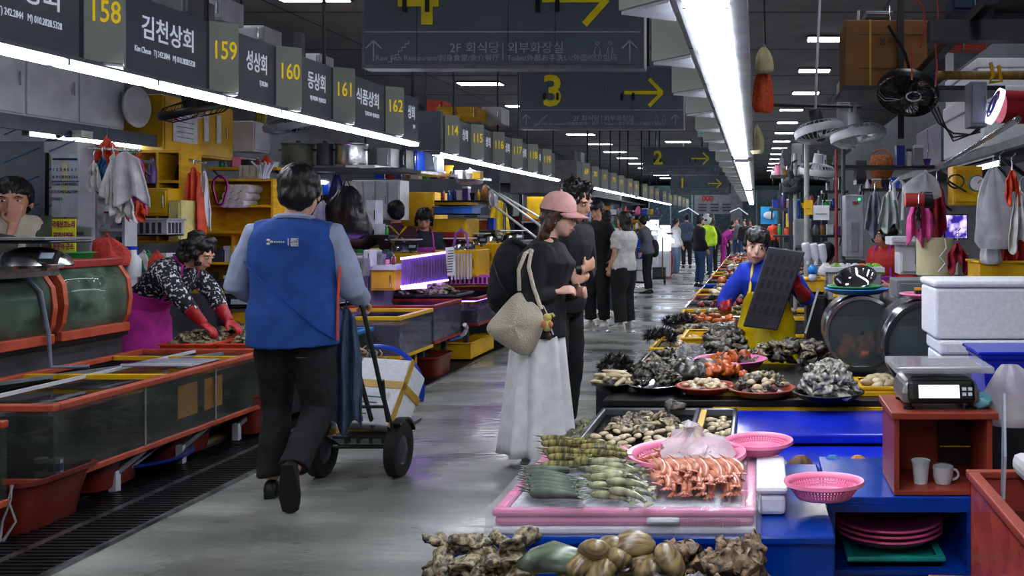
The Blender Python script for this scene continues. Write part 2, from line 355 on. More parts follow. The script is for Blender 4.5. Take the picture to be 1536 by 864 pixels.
# ---------------------------------------------------------------- big direction signs
m_big = mat('direction_sign', (88,100,110), (78,90,98), rough=.4, scale=1.5)
m_bigf = mat('direction_frame', (110,114,126), rough=.4)
m_dy = mat('direction_yellow', (205,190,10), rough=.4, emit=.06)
m_dl = mat('direction_line', (150,162,172), rough=.5, emit=.04)
def arrow_up(b, x, z, y, h):
    b.box((x-.004*h*8,y,z),(x+.004*h*8,y+.002,z+h))
    for s in (-1,1): b.bar((x,y+.001,z+h),(x+s*h*.38,y+.001,z+h*.62),.07*h,.07*h,(0,1,0))
def big_sign(label, num, x0, x1, y, z0, z1, detail=1):
    w = x1-x0; hh = z1-z0; yf = y-.004
    s = thing('direction_sign', label, 'sign', ((x0+x1)/2,y,z0))
    B().box((x0,y+.01,z0),(x1,y+.16,z1)).build('frame', m_bigf, s, bev=.006)
    for a, c in ((0,.19),(.19,.52),(.52,.69),(.69,1)):
        B().box((x0+.02+a*(w-.04)+.002,y,z0+.03),(x0+.02+c*(w-.04)-.002,y+.02,z1-.02)).build('face_panel', m_big, s)
    B().box((x0+.02,yf,z0+hh*.3),(x1-.02,yf+.003,z0+hh*.31)).build('divider_line', m_dl, s)
    text(num, (x0+w*.205, yf, z0+hh*.38), (1,0,0), (0,0,1), hh*.68, m_dy, 'zone_number', s, 'CENTER', bold=.012)
    a = B(); zc = z0+hh*.58; t = hh*.055
    a.bar((x0+w*.64,yf,zc),(x0+w*.86,yf,zc),.004,t,(0,0,1)); 
    for q in (-1,1): a.bar((x0+w*.79,yf-.001,zc+q*hh*.215),(x0+w*.87,yf-.001,zc),t,.004,(0,1,0))
    a.build('arrow', m_dy, s)
    k = B()
    for fx in (.155,.235,.625,.695): k.box((x0+w*fx-.014,yf-.012,zc-.09),(x0+w*fx+.014,yf,zc-.005))
    k.build('latch', black, s)
    c = B(); arrow_up(c, x0+w*.045, z0+hh*.06, yf, hh*.17); arrow_up(c, x0+w*.95, z0+hh*.06, yf, hh*.17); c.build('up_arrow', m_dl, s)
    st = B(); q = hh*.03
    for i in range(6): st.box((x0+w*(.095+.012*i),yf,z0+hh*.05+q*i),(x0+w*(.107+.012*i)+.004,yf+.002,z0+hh*.05+q*i+.006)); st.box((x0+w*(.107+.012*i),yf,z0+hh*.05+q*i),(x0+w*(.107+.012*i)+.006,yf+.002,z0+hh*.05+q*(i+1)))
    st.build('stair_symbol', m_dl, s)
    text('2F 회식당', (x0+w*.49, yf, z0+hh*.135), (1,0,0), (0,0,1), hh*.105, m_dl, 'lettering', s, 'RIGHT')
    text('외부화장실', (x0+w*.515, yf, z0+hh*.135), (1,0,0), (0,0,1), hh*.105, m_dl, 'lettering', s)
    text('Raw Fish Restaurant/刺身食堂/魚介餐厅', (x0+w*.49, yf, z0+hh*.065), (1,0,0), (0,0,1), hh*.062, m_dl, 'lettering', s, 'RIGHT')
    text('Toilet/外部お手洗い/外面的卫生间', (x0+w*.515, yf, z0+hh*.065), (1,0,0), (0,0,1), hh*.062, m_dl, 'lettering', s)
    p = B(); p.box((x0+w*.5,yf,z0+hh*.07),(x0+w*.503,yf+.002,z0+hh*.22))
    for j, fx in enumerate((.835,.88)):
        x = x0+w*fx; zz = z0+hh*.06
        for s_ in (-1,1): p.bar((x+s_*.006,yf,zz),(x+s_*(.012 if j else .02),yf,zz+hh*.09),.004,.002,(0,1,0)); p.bar((x+s_*.012,yf,zz+hh*.12),(x+s_*.024,yf,zz+hh*.06),.004,.002,(0,1,0))
        p.tube([(x+.012*math.cos(t_),yf,zz+hh*.15+.012*math.sin(t_)) for t_ in [PI*i/6 for i in range(13)]], .002, 4)
    p.build('toilet_symbol', m_dl, s)
    for fx in (.22,.78): B().box((x0+w*fx-.015,y+.06,z1),(x0+w*fx+.015,y+.09,4.6)).build('hanger', black, s)
    return s
big_sign('nearest and largest hanging direction sign, cut by the top of the picture', '4', -2.75, -.78, 6.5, 2.53, 3.36)
big_sign('second nearest hanging direction sign, yellow number 3 and arrow', '3', -2.82, -.86, 11.1, 2.57, 3.32)
big_sign('third hanging direction sign down the aisle, yellow number 2 and arrow', '2', -2.75, -.9, 22.6, 2.63, 3.3)
big_sign('farthest hanging direction sign with yellow number 1 and arrow', '1', -3.3, -1.05, 36, 2.55, 3.3)
s = thing('score_board', 'far grey hanging board with three dark red digits', 'sign', (-3.3,50,2.4))
B().box((-3.3,50,1.95),(-1.2,50.1,3.05)).build('board', grey_p, s)
for x_ in (-3.1,-1.4): B().box((x_,50.03,3.05),(x_+.05,50.08,4.6)).build('hanger', black, s)
text('000', (-2.6,49.98,2.65), (1,0,0), (0,0,1), .4, redp, 'digits', s, 'CENTER', bold=.02)
b = B()
for i in range(3):
    for j in range(3): b.box((-3.1+.65*i,49.98,2.1+.16*j),(-2.65+.65*i,49.99,2.18+.16*j))
b.build('text_block', dgrey, s)
s = thing('exit_sign', 'small green and white exit sign hanging over the aisle', 'sign', (-1.15,16,2.95)); p = W(1054,200,16)
B().cb(p, (.17,.04,.12)).build('box', white_p, s); b = B().bar((p.x-.05,p.y-.03,p.z),(p.x+.02,p.y-.03,p.z),.03,.004,(0,1,0)); b.prism([(p.x+.01,p.y-.03,p.z-.035),(p.x+.055,p.y-.03,p.z),(p.x+.01,p.y-.03,p.z+.035)], (0,.004,0)); b.build('arrow', mat('exit_green', (20,150,95), rough=.5, emit=.4), s)
B().cyl((p.x,p.y,p.z+.06),(p.x,p.y,4.6),.008,n=6).build('rod', black, s)
# ================================================================ PEOPLE BUILDER
SK = {'a': mat('skin', (214,164,138), (200,146,122), rough=.5, scale=9), 'c': mat('skin_fair', (236,192,170), (222,172,150), rough=.5, scale=9), 'b': mat('skin_tan', (188,138,110), (172,122,96), rough=.5, scale=9)}
m_hair = mat('black_hair', (20,18,19), (10,9,10), rough=.45, scale=60, stretch=(1,1,.15), bump=.6)
m_brown = mat('brown_hair', (84,54,38), (52,34,26), rough=.45, scale=60, stretch=(1,1,.12), bump=.5)
m_lip = mat('lips', (176,84,80), rough=.4); m_eye = mat('eye_white', (215,212,208), rough=.2); m_iris = mat('iris', (22,14,12), rough=.15)
m_shoe_w = mat('white_shoe', (215,212,206), rough=.5); m_shoe_b = mat('black_shoe', (18,18,20), rough=.5)
def cloth(n, c, c2=None, rough=.85, **k): return mat(n, c, c2, rough, scale=k.pop('scale', 14), bump=.15, bs=160, **k)
m_black = cloth('black_cloth', (25,25,29), (17,17,20)); m_white = cloth('white_cloth', (208,208,205))
m_glove = mat('rubber_glove', (178,28,34), (150,20,28), rough=.38)
def hand(b, w, d, n, s=1.0, curl=.35, thumb=1, r=1.0):
    d = V(d).normalized(); n = V(n); n = (n-d*n.dot(d)).normalized(); t = d.cross(n)*thumb
    b.tube([w-d*.02*s, w+d*.03*s, w+d*.075*s, w+d*.088*s], [.024*s*r, .03*s*r, .034*s*r, .022*s*r], 10, side=n, flat=1) if r > 1.2 else \
    b.loft([[w+d*k*s+(t*math.cos(a)*wd_+n*math.sin(a)*.014)*s*r for a in [2*PI*j/12 for j in range(12)]] for k, wd_ in ((-.02,.022),(.02,.034),(.06,.041),(.09,.038))])
    for i, ln in enumerate((.062,.075,.08,.07)):
        q = w+d*.082*s+t*(i-1.5)*.0205*s; pts = [q-d*.01*s, q]; a = curl*.5
        for k in range(3):
            q = q+(d*math.cos(a)+n*math.sin(a))*ln*s*(.42,.33,.25)[k]; pts.append(q); a += curl
        b.tube(pts, [x*s*r for x in (.0095,.0105,.0095,.009,.007)], 7)
    q = w+d*.02*s+t*.03*s
    b.tube([q, q+(t*.8+d*.7+n*.4)*.035*s, q+(t*.75+d*1.4+n*.9)*.042*s], [.014*s*r,.011*s*r,.008*s*r], 7)
HD = dict(elR=(.235,-.03,1.13), wrR=(.25,.08,.89), elL=(-.235,-.03,1.13), wrL=(-.25,.08,.89), knR=(.1,.03,.49), anR=(.1,-.02,.085), knL=(-.1,.03,.49), anL=(-.1,-.02,.085))
def human(label, pos, yaw, h, J={}, lean=0, skin='a', top=None, bot=None, shoe=m_shoe_b, hair='short', hm=None, hy=0, hp=0, sw=.19, fem=0, vox=.009,
          sleeve=1.0, legs=1, face=1, curl=.5, glove=None, hdirs={}, topf=1.0, botf=1.0, tk=1.0, bottom_z=None, hem=.84, hs=1.0, hoff=(0,0,0), wide=1.0, hroll=0, wrk=.007, group=None, palms={}, footd={}, tname='shirt', bname='trousers'):
    s = h/1.7; pos = V(pos); Rz = M.Rotation(yaw, 3, 'Z'); j = dict(HD); j.update(J)
    def P(p): return pos+(Rz @ (V(p)*s))
    def S(p): p = V(p); q = p-V((0,0,.93)); q = M.Rotation(-lean, 3, 'X') @ q; return q+V((0,0,.93))
    def US(p): return P(S(p))
    root = thing('person', label, 'person', pos, group); root['P'] = 0
    del root['P']
    spine = [(.84,.155,.105),(.93,.165,.112),(1.02,.145,.1),(1.10,.135,.095),(1.2,.15,.105+.012*fem),(1.3,.168,.112+.018*fem),(1.37,sw*.9,.095),(1.42,sw*.55,.07),(1.455,.062,.06)]
    def torso(b, k, z0, z1, add=0, n=22):
        rings = []
        for z, a, d in spine:
            if z < z0-.001 or z > z1+.001: continue
            lim = 1.36; w = wide if z < lim else 1
            rings.append([US(((a*k*w+add)*math.cos(t), (d*k*w+add)*math.sin(t)+(.0 if z < 1.2 else .0), z)) for t in [2*PI*i/n for i in range(n)]])
        b.loft(rings)
    sh = {q: US(((1 if q == 'R' else -1)*(sw-.04), 0, 1.35)) for q in 'RL'}
    el = {q: P(j['el'+q]) for q in 'RL'}; wr = {q: P(j['wr'+q]) for q in 'RL'}
    hip = {q: P(((1 if q == 'R' else -1)*.085, 0, .9)) for q in 'RL'}; kn = {q: P(j['kn'+q]) for q in 'RL'}; an = {q: P(j['an'+q]) for q in 'RL'}
    # head frame
    hc = US((0,.012,1.575))+(Rz @ (V(hoff)*s)); Rh = (Rz @ M.Rotation(hy,3,'Z') @ M.Rotation(-hp,3,'X') @ M.Rotation(hroll,3,'Y')); Rh4 = Rh.to_4x4(); hq = s*hs
    def Hp(p): return hc+(Rh @ (V(p)*hq))
    def he(b, c, r, **k): return b.ell(Hp(c), [x*hq for x in r], Rh4, **k)
    b = B(); torso(b, .84, .84, 1.46)
    b.tube([US((0,-.01,1.40)), US((0,0,1.46)), hc+(Rh @ V((0,-.02,-.05)))*hq], [.06*s,.054*s,.05*s], 12)
    he(b, (0,-.012,.028), (.074,.092,.088), n=20, k=14); he(b, (0,.028,-.03), (.059,.06,.078), n=16, k=10); he(b, (0,.05,-.084), (.03,.03,.024))
    if face:
        for q in (-1,1): he(b, (q*.033,.054,-.032), (.025,.026,.03)); he(b, (q*.03,.074,.024), (.026,.014,.009)); he(b, (q*.075,-.004,-.012), (.009,.019,.03))
        b.tube([Hp((0,.084,.012)), Hp((0,.101,-.022)), Hp((0,.098,-.034))], [.007*hq,.012*hq,.012*hq], 8); he(b, (0,.084,-.058), (.026,.013,.015))
    for q in 'RL':
        b.tube([US((0,0,1.36)), sh[q], el[q], wr[q]], [.06*s,.052*s,.04*s,.027*s], 10)
        d = V(hdirs.get(q, tuple(Rz.inverted() @ (wr[q]-el[q])))); d = Rz @ d
        nn = V(palms.get(q, ((-1 if q == 'R' else 1),.3,0))); nn = Rz @ nn
        if not glove: hand(b, wr[q], d, nn, s, curl, 1 if q == 'R' else -1)
    if legs:
        for q in 'RL': b.tube([hip[q], kn[q], an[q]], [.075*s,.05*s,.036*s], 10)
    fuse(b, 'body', SK[skin], root, vox, 5 if vox < .01 else 3)
    if glove:
        for q in 'RL':
            g = B(); d = Rz @ V(hdirs.get(q, tuple(Rz.inverted() @ (wr[q]-el[q])))); nn = Rz @ V(palms.get(q, ((-1 if q == 'R' else 1),.3,0)))
            hand(g, wr[q], d, nn, s*1.08, curl, 1 if q == 'R' else -1, 1.12)
            g.tube([wr[q].lerp(el[q],.62), wr[q].lerp(el[q],.3), wr[q]+d.normalized()*.02*s], [.056*s,.048*s,.036*s], 12)
            fuse(g, 'glove', glove, root, .007, 4, wr=(.003, 26, (1,1,1)))
    if face:
        e = B(); ir = B(); br = B(); lp = B()
        for q in (-1,1): he(e, (q*.03,.0815,.004), (.0135,.008,.006)); he(ir, (q*.03,.087,.004), (.0058,.004,.0056), n=8, k=6); br.tube([Hp((q*.016,.0905,.022)), Hp((q*.033,.0895,.027)), Hp((q*.048,.078,.02))], [.0025*hq,.0035*hq,.002*hq], 6)
        lp.tube([Hp((-.024,.086,-.058)), Hp((-.008,.0975,-.055)), Hp((.008,.0975,-.055)), Hp((.024,.086,-.058))], [.002*hq,.0055*hq,.0055*hq,.002*hq], 6)
        e.build('eyes', m_eye, root); ir.build('iris', m_iris, root); br.build('eyebrows', m_hair, root); lp.build('lips', m_lip, root)
    hb = B(); hm = hm or m_hair
    he(hb, (0,-.022,.045), (.084,.1,.083), n=20, k=14); he(hb, (0,-.055,-.008), (.077,.06,.075), n=16, k=10)
    for q in (-1,1): he(hb, (q*.07,-.012,.02), (.016,.045,.045))
    if hair in ('long','bob','tied'):
        for q in (-1,1): hb.tube([Hp((q*.06,.03,.06)), Hp((q*.083,-.01,0)), Hp((q*.08,-.02,-.09))], [.02*hq,.022*hq,.018*hq], 8)
        hb.tube([Hp((-.04,.07,.085)), Hp((0,.085,.07)), Hp((.04,.07,.085))], [.014*hq]*3, 8)
    if hair == 'fringe' or hair == 'bob':
        hb.loft([[Hp((x*k1, y0+.006*math.cos(x*20)+(.0 if i else 0), z)) for x in (-.062,-.04,-.02,0,.02,.04,.062,.062,.04,.02,0,-.02,-.04,-.062)] if 0 else [Hp((.066*k1*math.cos(a), y0+.022*math.sin(a), z)) for a in [2*PI*t/14 for t in range(14)]] for i, (k1, y0, z) in enumerate(((.8,.045,.11),(1,.07,.075),(1,.074,.045),(.9,.074,.032)))])
    if hair == 'perm':
        random.seed(5)
        for i in range(46):
            a = random.uniform(0, 2*PI); zz = random.uniform(-.06,.12); r_ = math.sqrt(max(.1,1-(zz/.14)**2))
            y_ = math.sin(a)*.1*r_-.03
            if y_ > .05 and zz < .06: continue
            he(hb, (math.cos(a)*.088*r_, y_, zz), (.03,.03,.03), n=8, k=6)
    if hair == 'spiky':
        random.seed(9)
        for i in range(60):
            a = random.uniform(0, 2*PI); zz = random.uniform(-.04,.1); r_ = math.sqrt(max(.1,1-(zz/.13)**2)); y_ = math.sin(a)*.095*r_-.02
            if y_ > .05 and zz < .055: continue
            c = Hp((math.cos(a)*.07*r_, y_*.85, zz)); o_ = Hp((math.cos(a)*.108*r_, y_*1.22+.006, zz*1.25+.012)); hb.tube([c, o_], [.022*hq,.006*hq], 6)
    if hair == 'long':
        hb.loft([[Hp(((w_*math.cos(t)), y_+d_*math.sin(t), z)) for t in [2*PI*i/16 for i in range(16)]] for z, w_, d_, y_ in ((.04,.07,.05,-.05),(-.05,.086,.05,-.05),(-.14,.095,.045,-.06),(-.25,.09,.038,-.07),(-.34,.06,.025,-.075))])
    if hair == 'tied': he(hb, (0,-.11,0), (.035,.04,.04)); 
    if hair: fuse(hb, 'hair', hm, root, max(vox*.85,.006), 3, wr=(.007 if hair == 'short' else .011, 38, (1,1,.5)))
    if top:
        b = B(); torso(b, 1.07*topf*tk, hem, 1.43, .006)
        b.tube([US((0,-.012,1.4)), US((0,-.008,1.455))], [.085*s,.068*s], 14)
        for q in 'RL':
            e_ = sh[q].lerp(el[q], min(sleeve*2,1)); pts = [US((0,0,1.365)), sh[q], sh[q].lerp(e_,.5), e_]; rs = [.07*s,.072*s*topf,.066*s*topf,.058*s*topf]
            if sleeve > .5: pts += [el[q].lerp(wr[q], (sleeve-.5)), el[q].lerp(wr[q], (sleeve-.5)*1.98)]; rs += [.052*s*topf,.044*s*topf]
            b.tube(pts, rs, 12)
        fuse(b, tname, top, root, vox, 5, wr=(wrk, 9, (1,1,.55)))
    if bot:
        b = B(); rings = []
        for z, a, d in ((.80,.16,.115),(.86,.168,.118),(.93,.168,.115),(1.0,.15,.104)):
            rings.append([(P((a*wide*math.cos(t), d*wide*math.sin(t), z)) if z < .93 else US((a*wide*math.cos(t), d*wide*math.sin(t), z))) for t in [2*PI*i/20 for i in range(20)]])
        b.loft(rings)
        for q in 'RL':
            b.tube([hip[q], hip[q].lerp(kn[q],.5), kn[q], kn[q].lerp(an[q],.5), an[q].lerp(kn[q],.04)], [x*s*botf for x in (.094,.09,.072,.066,.062)], 14)
        fuse(b, bname, bot, root, vox, 4, wr=(wrk*1.1, 10, (1,1,.8)))
    if legs:
        for q in 'RL':
            fd = Rz @ V(footd.get(q, ((.15 if q == 'R' else -.15),1,0))).normalized(); a = an[q]; sole = Rz @ V((0,0,1)); r_ = fd.cross(V((0,0,1)))
            r_ = r_.normalized() if r_.length > .05 else Rz @ V((1,0,0)); up = r_.cross(fd).normalized()
            b = B(); rings = []
            for t, w_, hh in ((-.065,.022,.05),(-.045,.034,.075),(0,.037,.085),(.05,.04,.07),(.1,.045,.05),(.15,.04,.038),(.185,.02,.022)):
                c = a+fd*t*s-up*.082*s
                rings.append([c+(r_*w_*math.cos(u)+up*(hh*.5+hh*.5*math.sin(u)))*s for u in [2*PI*i/14 for i in range(14)]])
            b.loft(rings); sh_ = b.build('shoe', shoe, root)
            b = B(); b.prism([a+(fd*t+r_*w_-up*.089)*s for t, w_ in ((-.07,-.025),(-.07,.025),(0,.038),(.1,.047),(.17,.036),(.192,0),(.17,-.036),(.1,-.047),(0,-.038))], up*.018*s); b.build('sole', m_shoe_w if shoe is m_shoe_w else rubber, sh_)
    return dict(root=root, P=P, S=US, Hp=Hp, Rh=Rh4, s=s, hq=hq, sh=sh, el=el, wr=wr, Rz=Rz, spine=spine, an=an)
def apron(hu, m, z0, z1, k=1.22, bib=.13, waist=1.05, ang=105, name='apron', flare=0, leanfix=0, wr_=.008, strap=1, sm=None, P0=None):
    P, S = hu['P'], hu['S']; sp = hu['spine']
    def sec(z):
        for (a, b) in zip(sp, sp[1:]):
            if a[0] <= z <= b[0]: t = (z-a[0])/(b[0]-a[0]); return a[1]+(b[1]-a[1])*t, a[2]+(b[2]-a[2])*t
        return (.165,.115) if z < 1 else (sp[-1][1], sp[-1][2])
    def fn(u, v):
        z = z0+(z1-z0)*v; w_, d_ = sec(z)
        if z > waist: am = ang*(1-(z-waist)/(z1-waist))**1.5+math.degrees(math.asin(min(1,bib/(w_*k))))*(1-(1-(z-waist)/(z1-waist))**1.5)
        else: am = ang
        a = math.radians((u*2-1)*am); fl = 1+flare*max(0,(.95-z)); q = wr_*(noise.noise(V((a*3,z*5,1)))+.7*math.sin(a*9+z*2)*max(0,1-z))
        p = (w_*k*fl*math.sin(a), (d_*k*fl+q)*math.cos(a)+.008, z)
        return S(p) if z > .93 else P(p)
    o = B().grid(fn, 26, 26).build(name, m, hu['root'], solid=.004)
    if strap:
        for q in (-1,1):
            w_, d_ = sec(z1)
            B().tube([S((q*bib*.9,d_*k,z1-.01)), S((q*.1,.1,1.38)), S((q*.085,.03,1.45)), S((q*.075,-.06,1.44)), S((q*.06,-.13,1.3))], .011*hu['s'], 6, side=(0,0,1), flat=1).build('strap', sm or m, hu['root'])
    return o
# ================================================================ SEAFOOD
m_oy = mat('oyster_shell', (166,152,120), (28,25,20), rough=.42, scale=34, bump=1.0, det=10, lo=.40, hi=.62)
m_oyd = mat('dark_oyster', (120,114,102), (18,18,17), rough=.32, scale=34, bump=1.0, det=9, lo=.4, hi=.66)
m_clam = mat('clam_shell', (150,128,88), (70,62,46), rough=.3, scale=14, stretch=(1,7,1), bump=.2, lo=.35, hi=.65)
m_cream = mat('pale_clam', (214,200,168), (168,150,116), rough=.35, scale=10, bump=.2)
m_squirt = mat('sea_squirt', (214,108,40), (128,52,26), rough=.3, scale=18, bump=.8)
m_red = mat('red_squirt', (150,58,48), (88,28,28), rough=.35, scale=20, bump=.8)
m_prg = mat('grey_prawn', (112,122,108), (58,68,66), rough=.2, scale=9, stretch=(2,1,1), lo=.3, hi=.7)
m_pry = mat('tiger_prawn', (150,140,84), (66,68,48), rough=.25, scale=22, stretch=(4,.6,.6), lo=.38, hi=.62)
m_prw = mat('pale_prawn', (168,170,132), (92,98,80), rough=.25, scale=14, stretch=(3,1,1))
m_pro = mat('orange_prawn', (206,142,116), (164,88,68), rough=.25, scale=12, stretch=(3,1,1))
m_fish = mat('mussel_green', (120,138,110), (50,58,56), rough=.25, scale=6, stretch=(1,5,1))
def mk(name, b, m, smooth=True):
    me = b.mesh(name); me.materials.append(m)
    if smooth: me.shade_smooth()
    return me
def oy(seed, r=(.06,.042,.02), amp=.022, fr=22, m=None, n=16, k=10, nm='oyster'):
    b = B().ell((0,0,r[2]*.8), r, n=n, k=k); jig(b, amp, fr, seed); jig(b, amp*.42, fr*3, seed+9); jig(b, amp*.16, fr*8, seed+5); return mk(nm, b, m or m_oy)
OYS = [oy(i) for i in range(5)]; OYD = [oy(i+20, (.05,.036,.02), .022, 25, m_oyd) for i in range(4)]
def clam(seed, m, r=(.04,.032,.02)):
    b = B()
    for q in (-1,1): b.ell((0,0,r[2]+q*.001), (r[0],r[1],r[2]*.95), n=18, k=10)
    b = B().ell((0,0,r[2]), r, n=18, k=12)
    for i, p in enumerate(b.v):
        e = abs(p.z-r[2])/r[2]; p.y += .25*(r[0]**2-p.x**2)/r[0]; g = .0007*math.sin(p.y*900); p.z += g*(1 if p.z > r[2] else -1); 
        if e < .12: p.z = r[2]+(p.z-r[2])*.2
    return mk('clam', b, m)
CLM = [clam(i, m_clam) for i in range(2)]; CLC = [clam(i, m_cream) for i in range(2)]
SQ = [oy(i+40, (.035,.03,.03), .018, 24, m_squirt, nm='sea_squirt') for i in range(3)]; SQR = [oy(i+50, (.03,.027,.026), .018, 28, m_red, nm='sea_squirt') for i in range(3)]
SEA_E = [oy(i+60, (.045,.03,.022), .012, 18, m_oyd, nm='sea_cucumber') for i in range(2)]
def prawn(m, L=.15, seed=0, bend=1.0, legs=1):
    b = B(); pts = []; rs = []; N_ = 22
    for i in range(N_+1):
        t = i/N_; a = bend*(t**1.6)*1.5; pts.append(V((L*(t-.1*t*a), -L*.42*bend*t**2.2, .012))); 
        r_ = .0155*(1-.62*t)*(.55+.45*min(1,t*5)); r_ *= 1+.09*(abs(math.sin(t*PI*8)) if t > .3 else 0); rs.append(r_ if t > 0 else .003)
    b.tube(pts, rs, 10)
    e = pts[-1]; d = (pts[-1]-pts[-3]).normalized(); n_ = V((-d.y,d.x,0))
    for q in (-1,-.4,.4,1): b.ell(e+d*.012+n_*q*.008, (.014,.005,.002), M.Rotation(math.atan2(d.y,d.x)+q*.5,4,'Z'), n=8, k=5)
    b.tube([pts[0]+V((.004,0,.006)), pts[0]+V((-.03,0,.012))], [.003,.0006], 5)
    for q in ((-1,1) if legs else ()): b.tube([pts[0], pts[0]+V((-.02,q*.004,.006)), pts[0]+V((-.03,q*.012,0))], [.001,.0008,.0005], 4); b.ell(pts[1]+V((.003,q*.007,.006)), (.003,.003,.003), n=6, k=4)
    for i in range(7, 16, 4) if legs else ():
        for q in (-1,1): b.tube([pts[i], pts[i]+V((-.003,q*.008,-.008)), pts[i]+V((-.008,q*.01,-.012))], [.0018,.0013,.0008], 4)
    return mk('prawn', b, m)
def urchin():
    b = B().ell((0,0,.035), .034, n=12, k=8); random.seed(3)
    for i in range(150):
        z = random.uniform(-.7,1); a = random.uniform(0,2*PI); r_ = math.sqrt(1-z*z); d = V((r_*math.cos(a), r_*math.sin(a), z)); c = V((0,0,.035)); b.tube([c+d*.03, c+d*random.uniform(.06,.085)], [.0025,.0004], 4)
    return mk('sea_urchin', b, mat('urchin', (14,13,16), rough=.4))
URC = urchin()
def put(me, name, loc, rot, sc, label, cat, group=None, parent=None):
    o = bpy.data.objects.new(name, me); COL.objects.link(o); o.location = V(loc); o.rotation_euler = rot; o.scale = sc if hasattr(sc,'__len__') else (sc,sc,sc)
    if parent: o.parent = parent; o.location = V(loc)-wloc(parent)
    else: tag(o, label, cat, group)
    return o
def heap(ms, name, n, c, rx, ry, zh, sc, label, cat, group, seed=1, tilt=.5, rz=None, fl=1):
    random.seed(seed); c = V(c); 
    for i in range(n):
        t = (i+.5)/n; r = math.sqrt(t); a = i*2.399963+random.uniform(-.3,.3)
        x = r*rx*math.cos(a); y = r*ry*math.sin(a); z = zh*(1-r*r)**.8+random.uniform(0,.012)*sc
        put(random.choice(ms), name, c+V((x,y,z)), (random.uniform(-tilt,tilt), random.uniform(-tilt,tilt), random.uniform(0,6.28) if rz is None else rz+random.uniform(-.25,.25)), sc*random.uniform(.8,1.2), label, cat, group)
def heap_stuff(ms, name, n, c, rx, ry, zh, sc, label, cat, seed=1, tilt=.5, parent=None):
    random.seed(seed); c = V(c); bm = bmesh.new()
    for i in range(n):
        t = (i+.5)/n; r = math.sqrt(t); a = i*2.399963; s_ = sc*random.uniform(.8,1.2); k = len(bm.verts); bm.from_mesh(random.choice(ms)); bm.verts.ensure_lookup_table()
        R = M.Translation(c+V((r*rx*math.cos(a), r*ry*math.sin(a), zh*(1-r*r)**.8))) @ M.Rotation(random.uniform(0,6.28),4,'Z') @ M.Rotation(random.uniform(-tilt,tilt),4,'X') @ M.Scale(s_,4)
        bmesh.ops.transform(bm, matrix=R, verts=bm.verts[k:])
    me = bpy.data.meshes.new(name); bm.to_mesh(me); bm.free(); me.materials.append(ms[0].materials[0]); me.shade_smooth(); me.transform(M.Translation(-c)); o = bpy.data.objects.new(name, me); COL.objects.link(o); o.location = c
    return tag(o, label, cat, None, 'stuff')
def dish(name, label, cat, c, r, m, h=.05, ry=None, rim=.012, group=None, holes=0, thick=.004):
    prof = [(0,0),(r*.72,0),(r*.82,.006),(r*.97,h*.92),(r-.001,h),(r+rim,h),(r+rim,h-.005),(r*.985,h-.01),(r*.85,.001),(r*.75,-.006),(0,-.006)]
    b = B().lathe(prof, (0,0,.006), 40, sy=(ry or r)/r); me = mk(name, b, m)
    return put(me, name, c, (0,0,0), 1, label, cat, group)
# ================================================================ THING BUILDERS
def YX(px, X): return F*X/(px-CX)
def wrect(px0, py0, px1, py1, X, d):        # box on a plane of constant X, standing out by d towards +x (d>0) or -x
    ya, yb = sorted((YX(px0, X), YX(px1, X))); s = F/((ya+yb)/2); z1 = H-(py0-CY)/s; z0 = H-(py1-CY)/s
    return (min(X, X+d), ya, z0), (max(X, X+d), yb, z1)
def frect(px0, py0, px1, py1, Y, d):
    s = F/Y; return ((px0-CX)/s, Y, H-(py1-CY)/s), ((px1-CX)/s, Y+d, H-(py0-CY)/s)
def base(a, b): return ((a[0]+b[0])/2, (a[1]+b[1])/2, a[2])
def cabinet(name, label, cat, a, b, m, doors=2, face='y', mh=None, group=None):     # box body with proud doors and pulls; face: y = front at a.y, x+ / x- = that side
    t = thing(name, label, cat, base(a, b), group); B().box(a, b).build('body', m, t, bev=.008)
    for i in range(doors):
        if face == 'y':
            w = (b[0]-a[0])/doors; x = a[0]+w*i; d = B().box((x+.012,a[1]-.014,a[2]+.02),(x+w-.012,a[1]+.002,b[2]-.02)).build('door', m, t, bev=.004)
            B().cyl((x+w*.86,a[1]-.03,(a[2]+b[2])/2-.05),(x+w*.86,a[1]-.03,(a[2]+b[2])/2+.05),.006,n=6).build('handle', mh or steel, d)
        else:
            x = b[0] if face == 'x+' else a[0]; q = 1 if face == 'x+' else -1; w = (b[1]-a[1])/doors; y = a[1]+w*i
            d = B().box((min(x,x+q*.014),y+.012,a[2]+.02),(max(x,x+q*.014),y+w-.012,b[2]-.02)).build('door', m, t, bev=.004)
            B().cyl((x+q*.03,y+w*.86,(a[2]+b[2])/2-.05),(x+q*.03,y+w*.86,(a[2]+b[2])/2+.05),.006,n=6).build('handle', mh or steel, d)
    return t
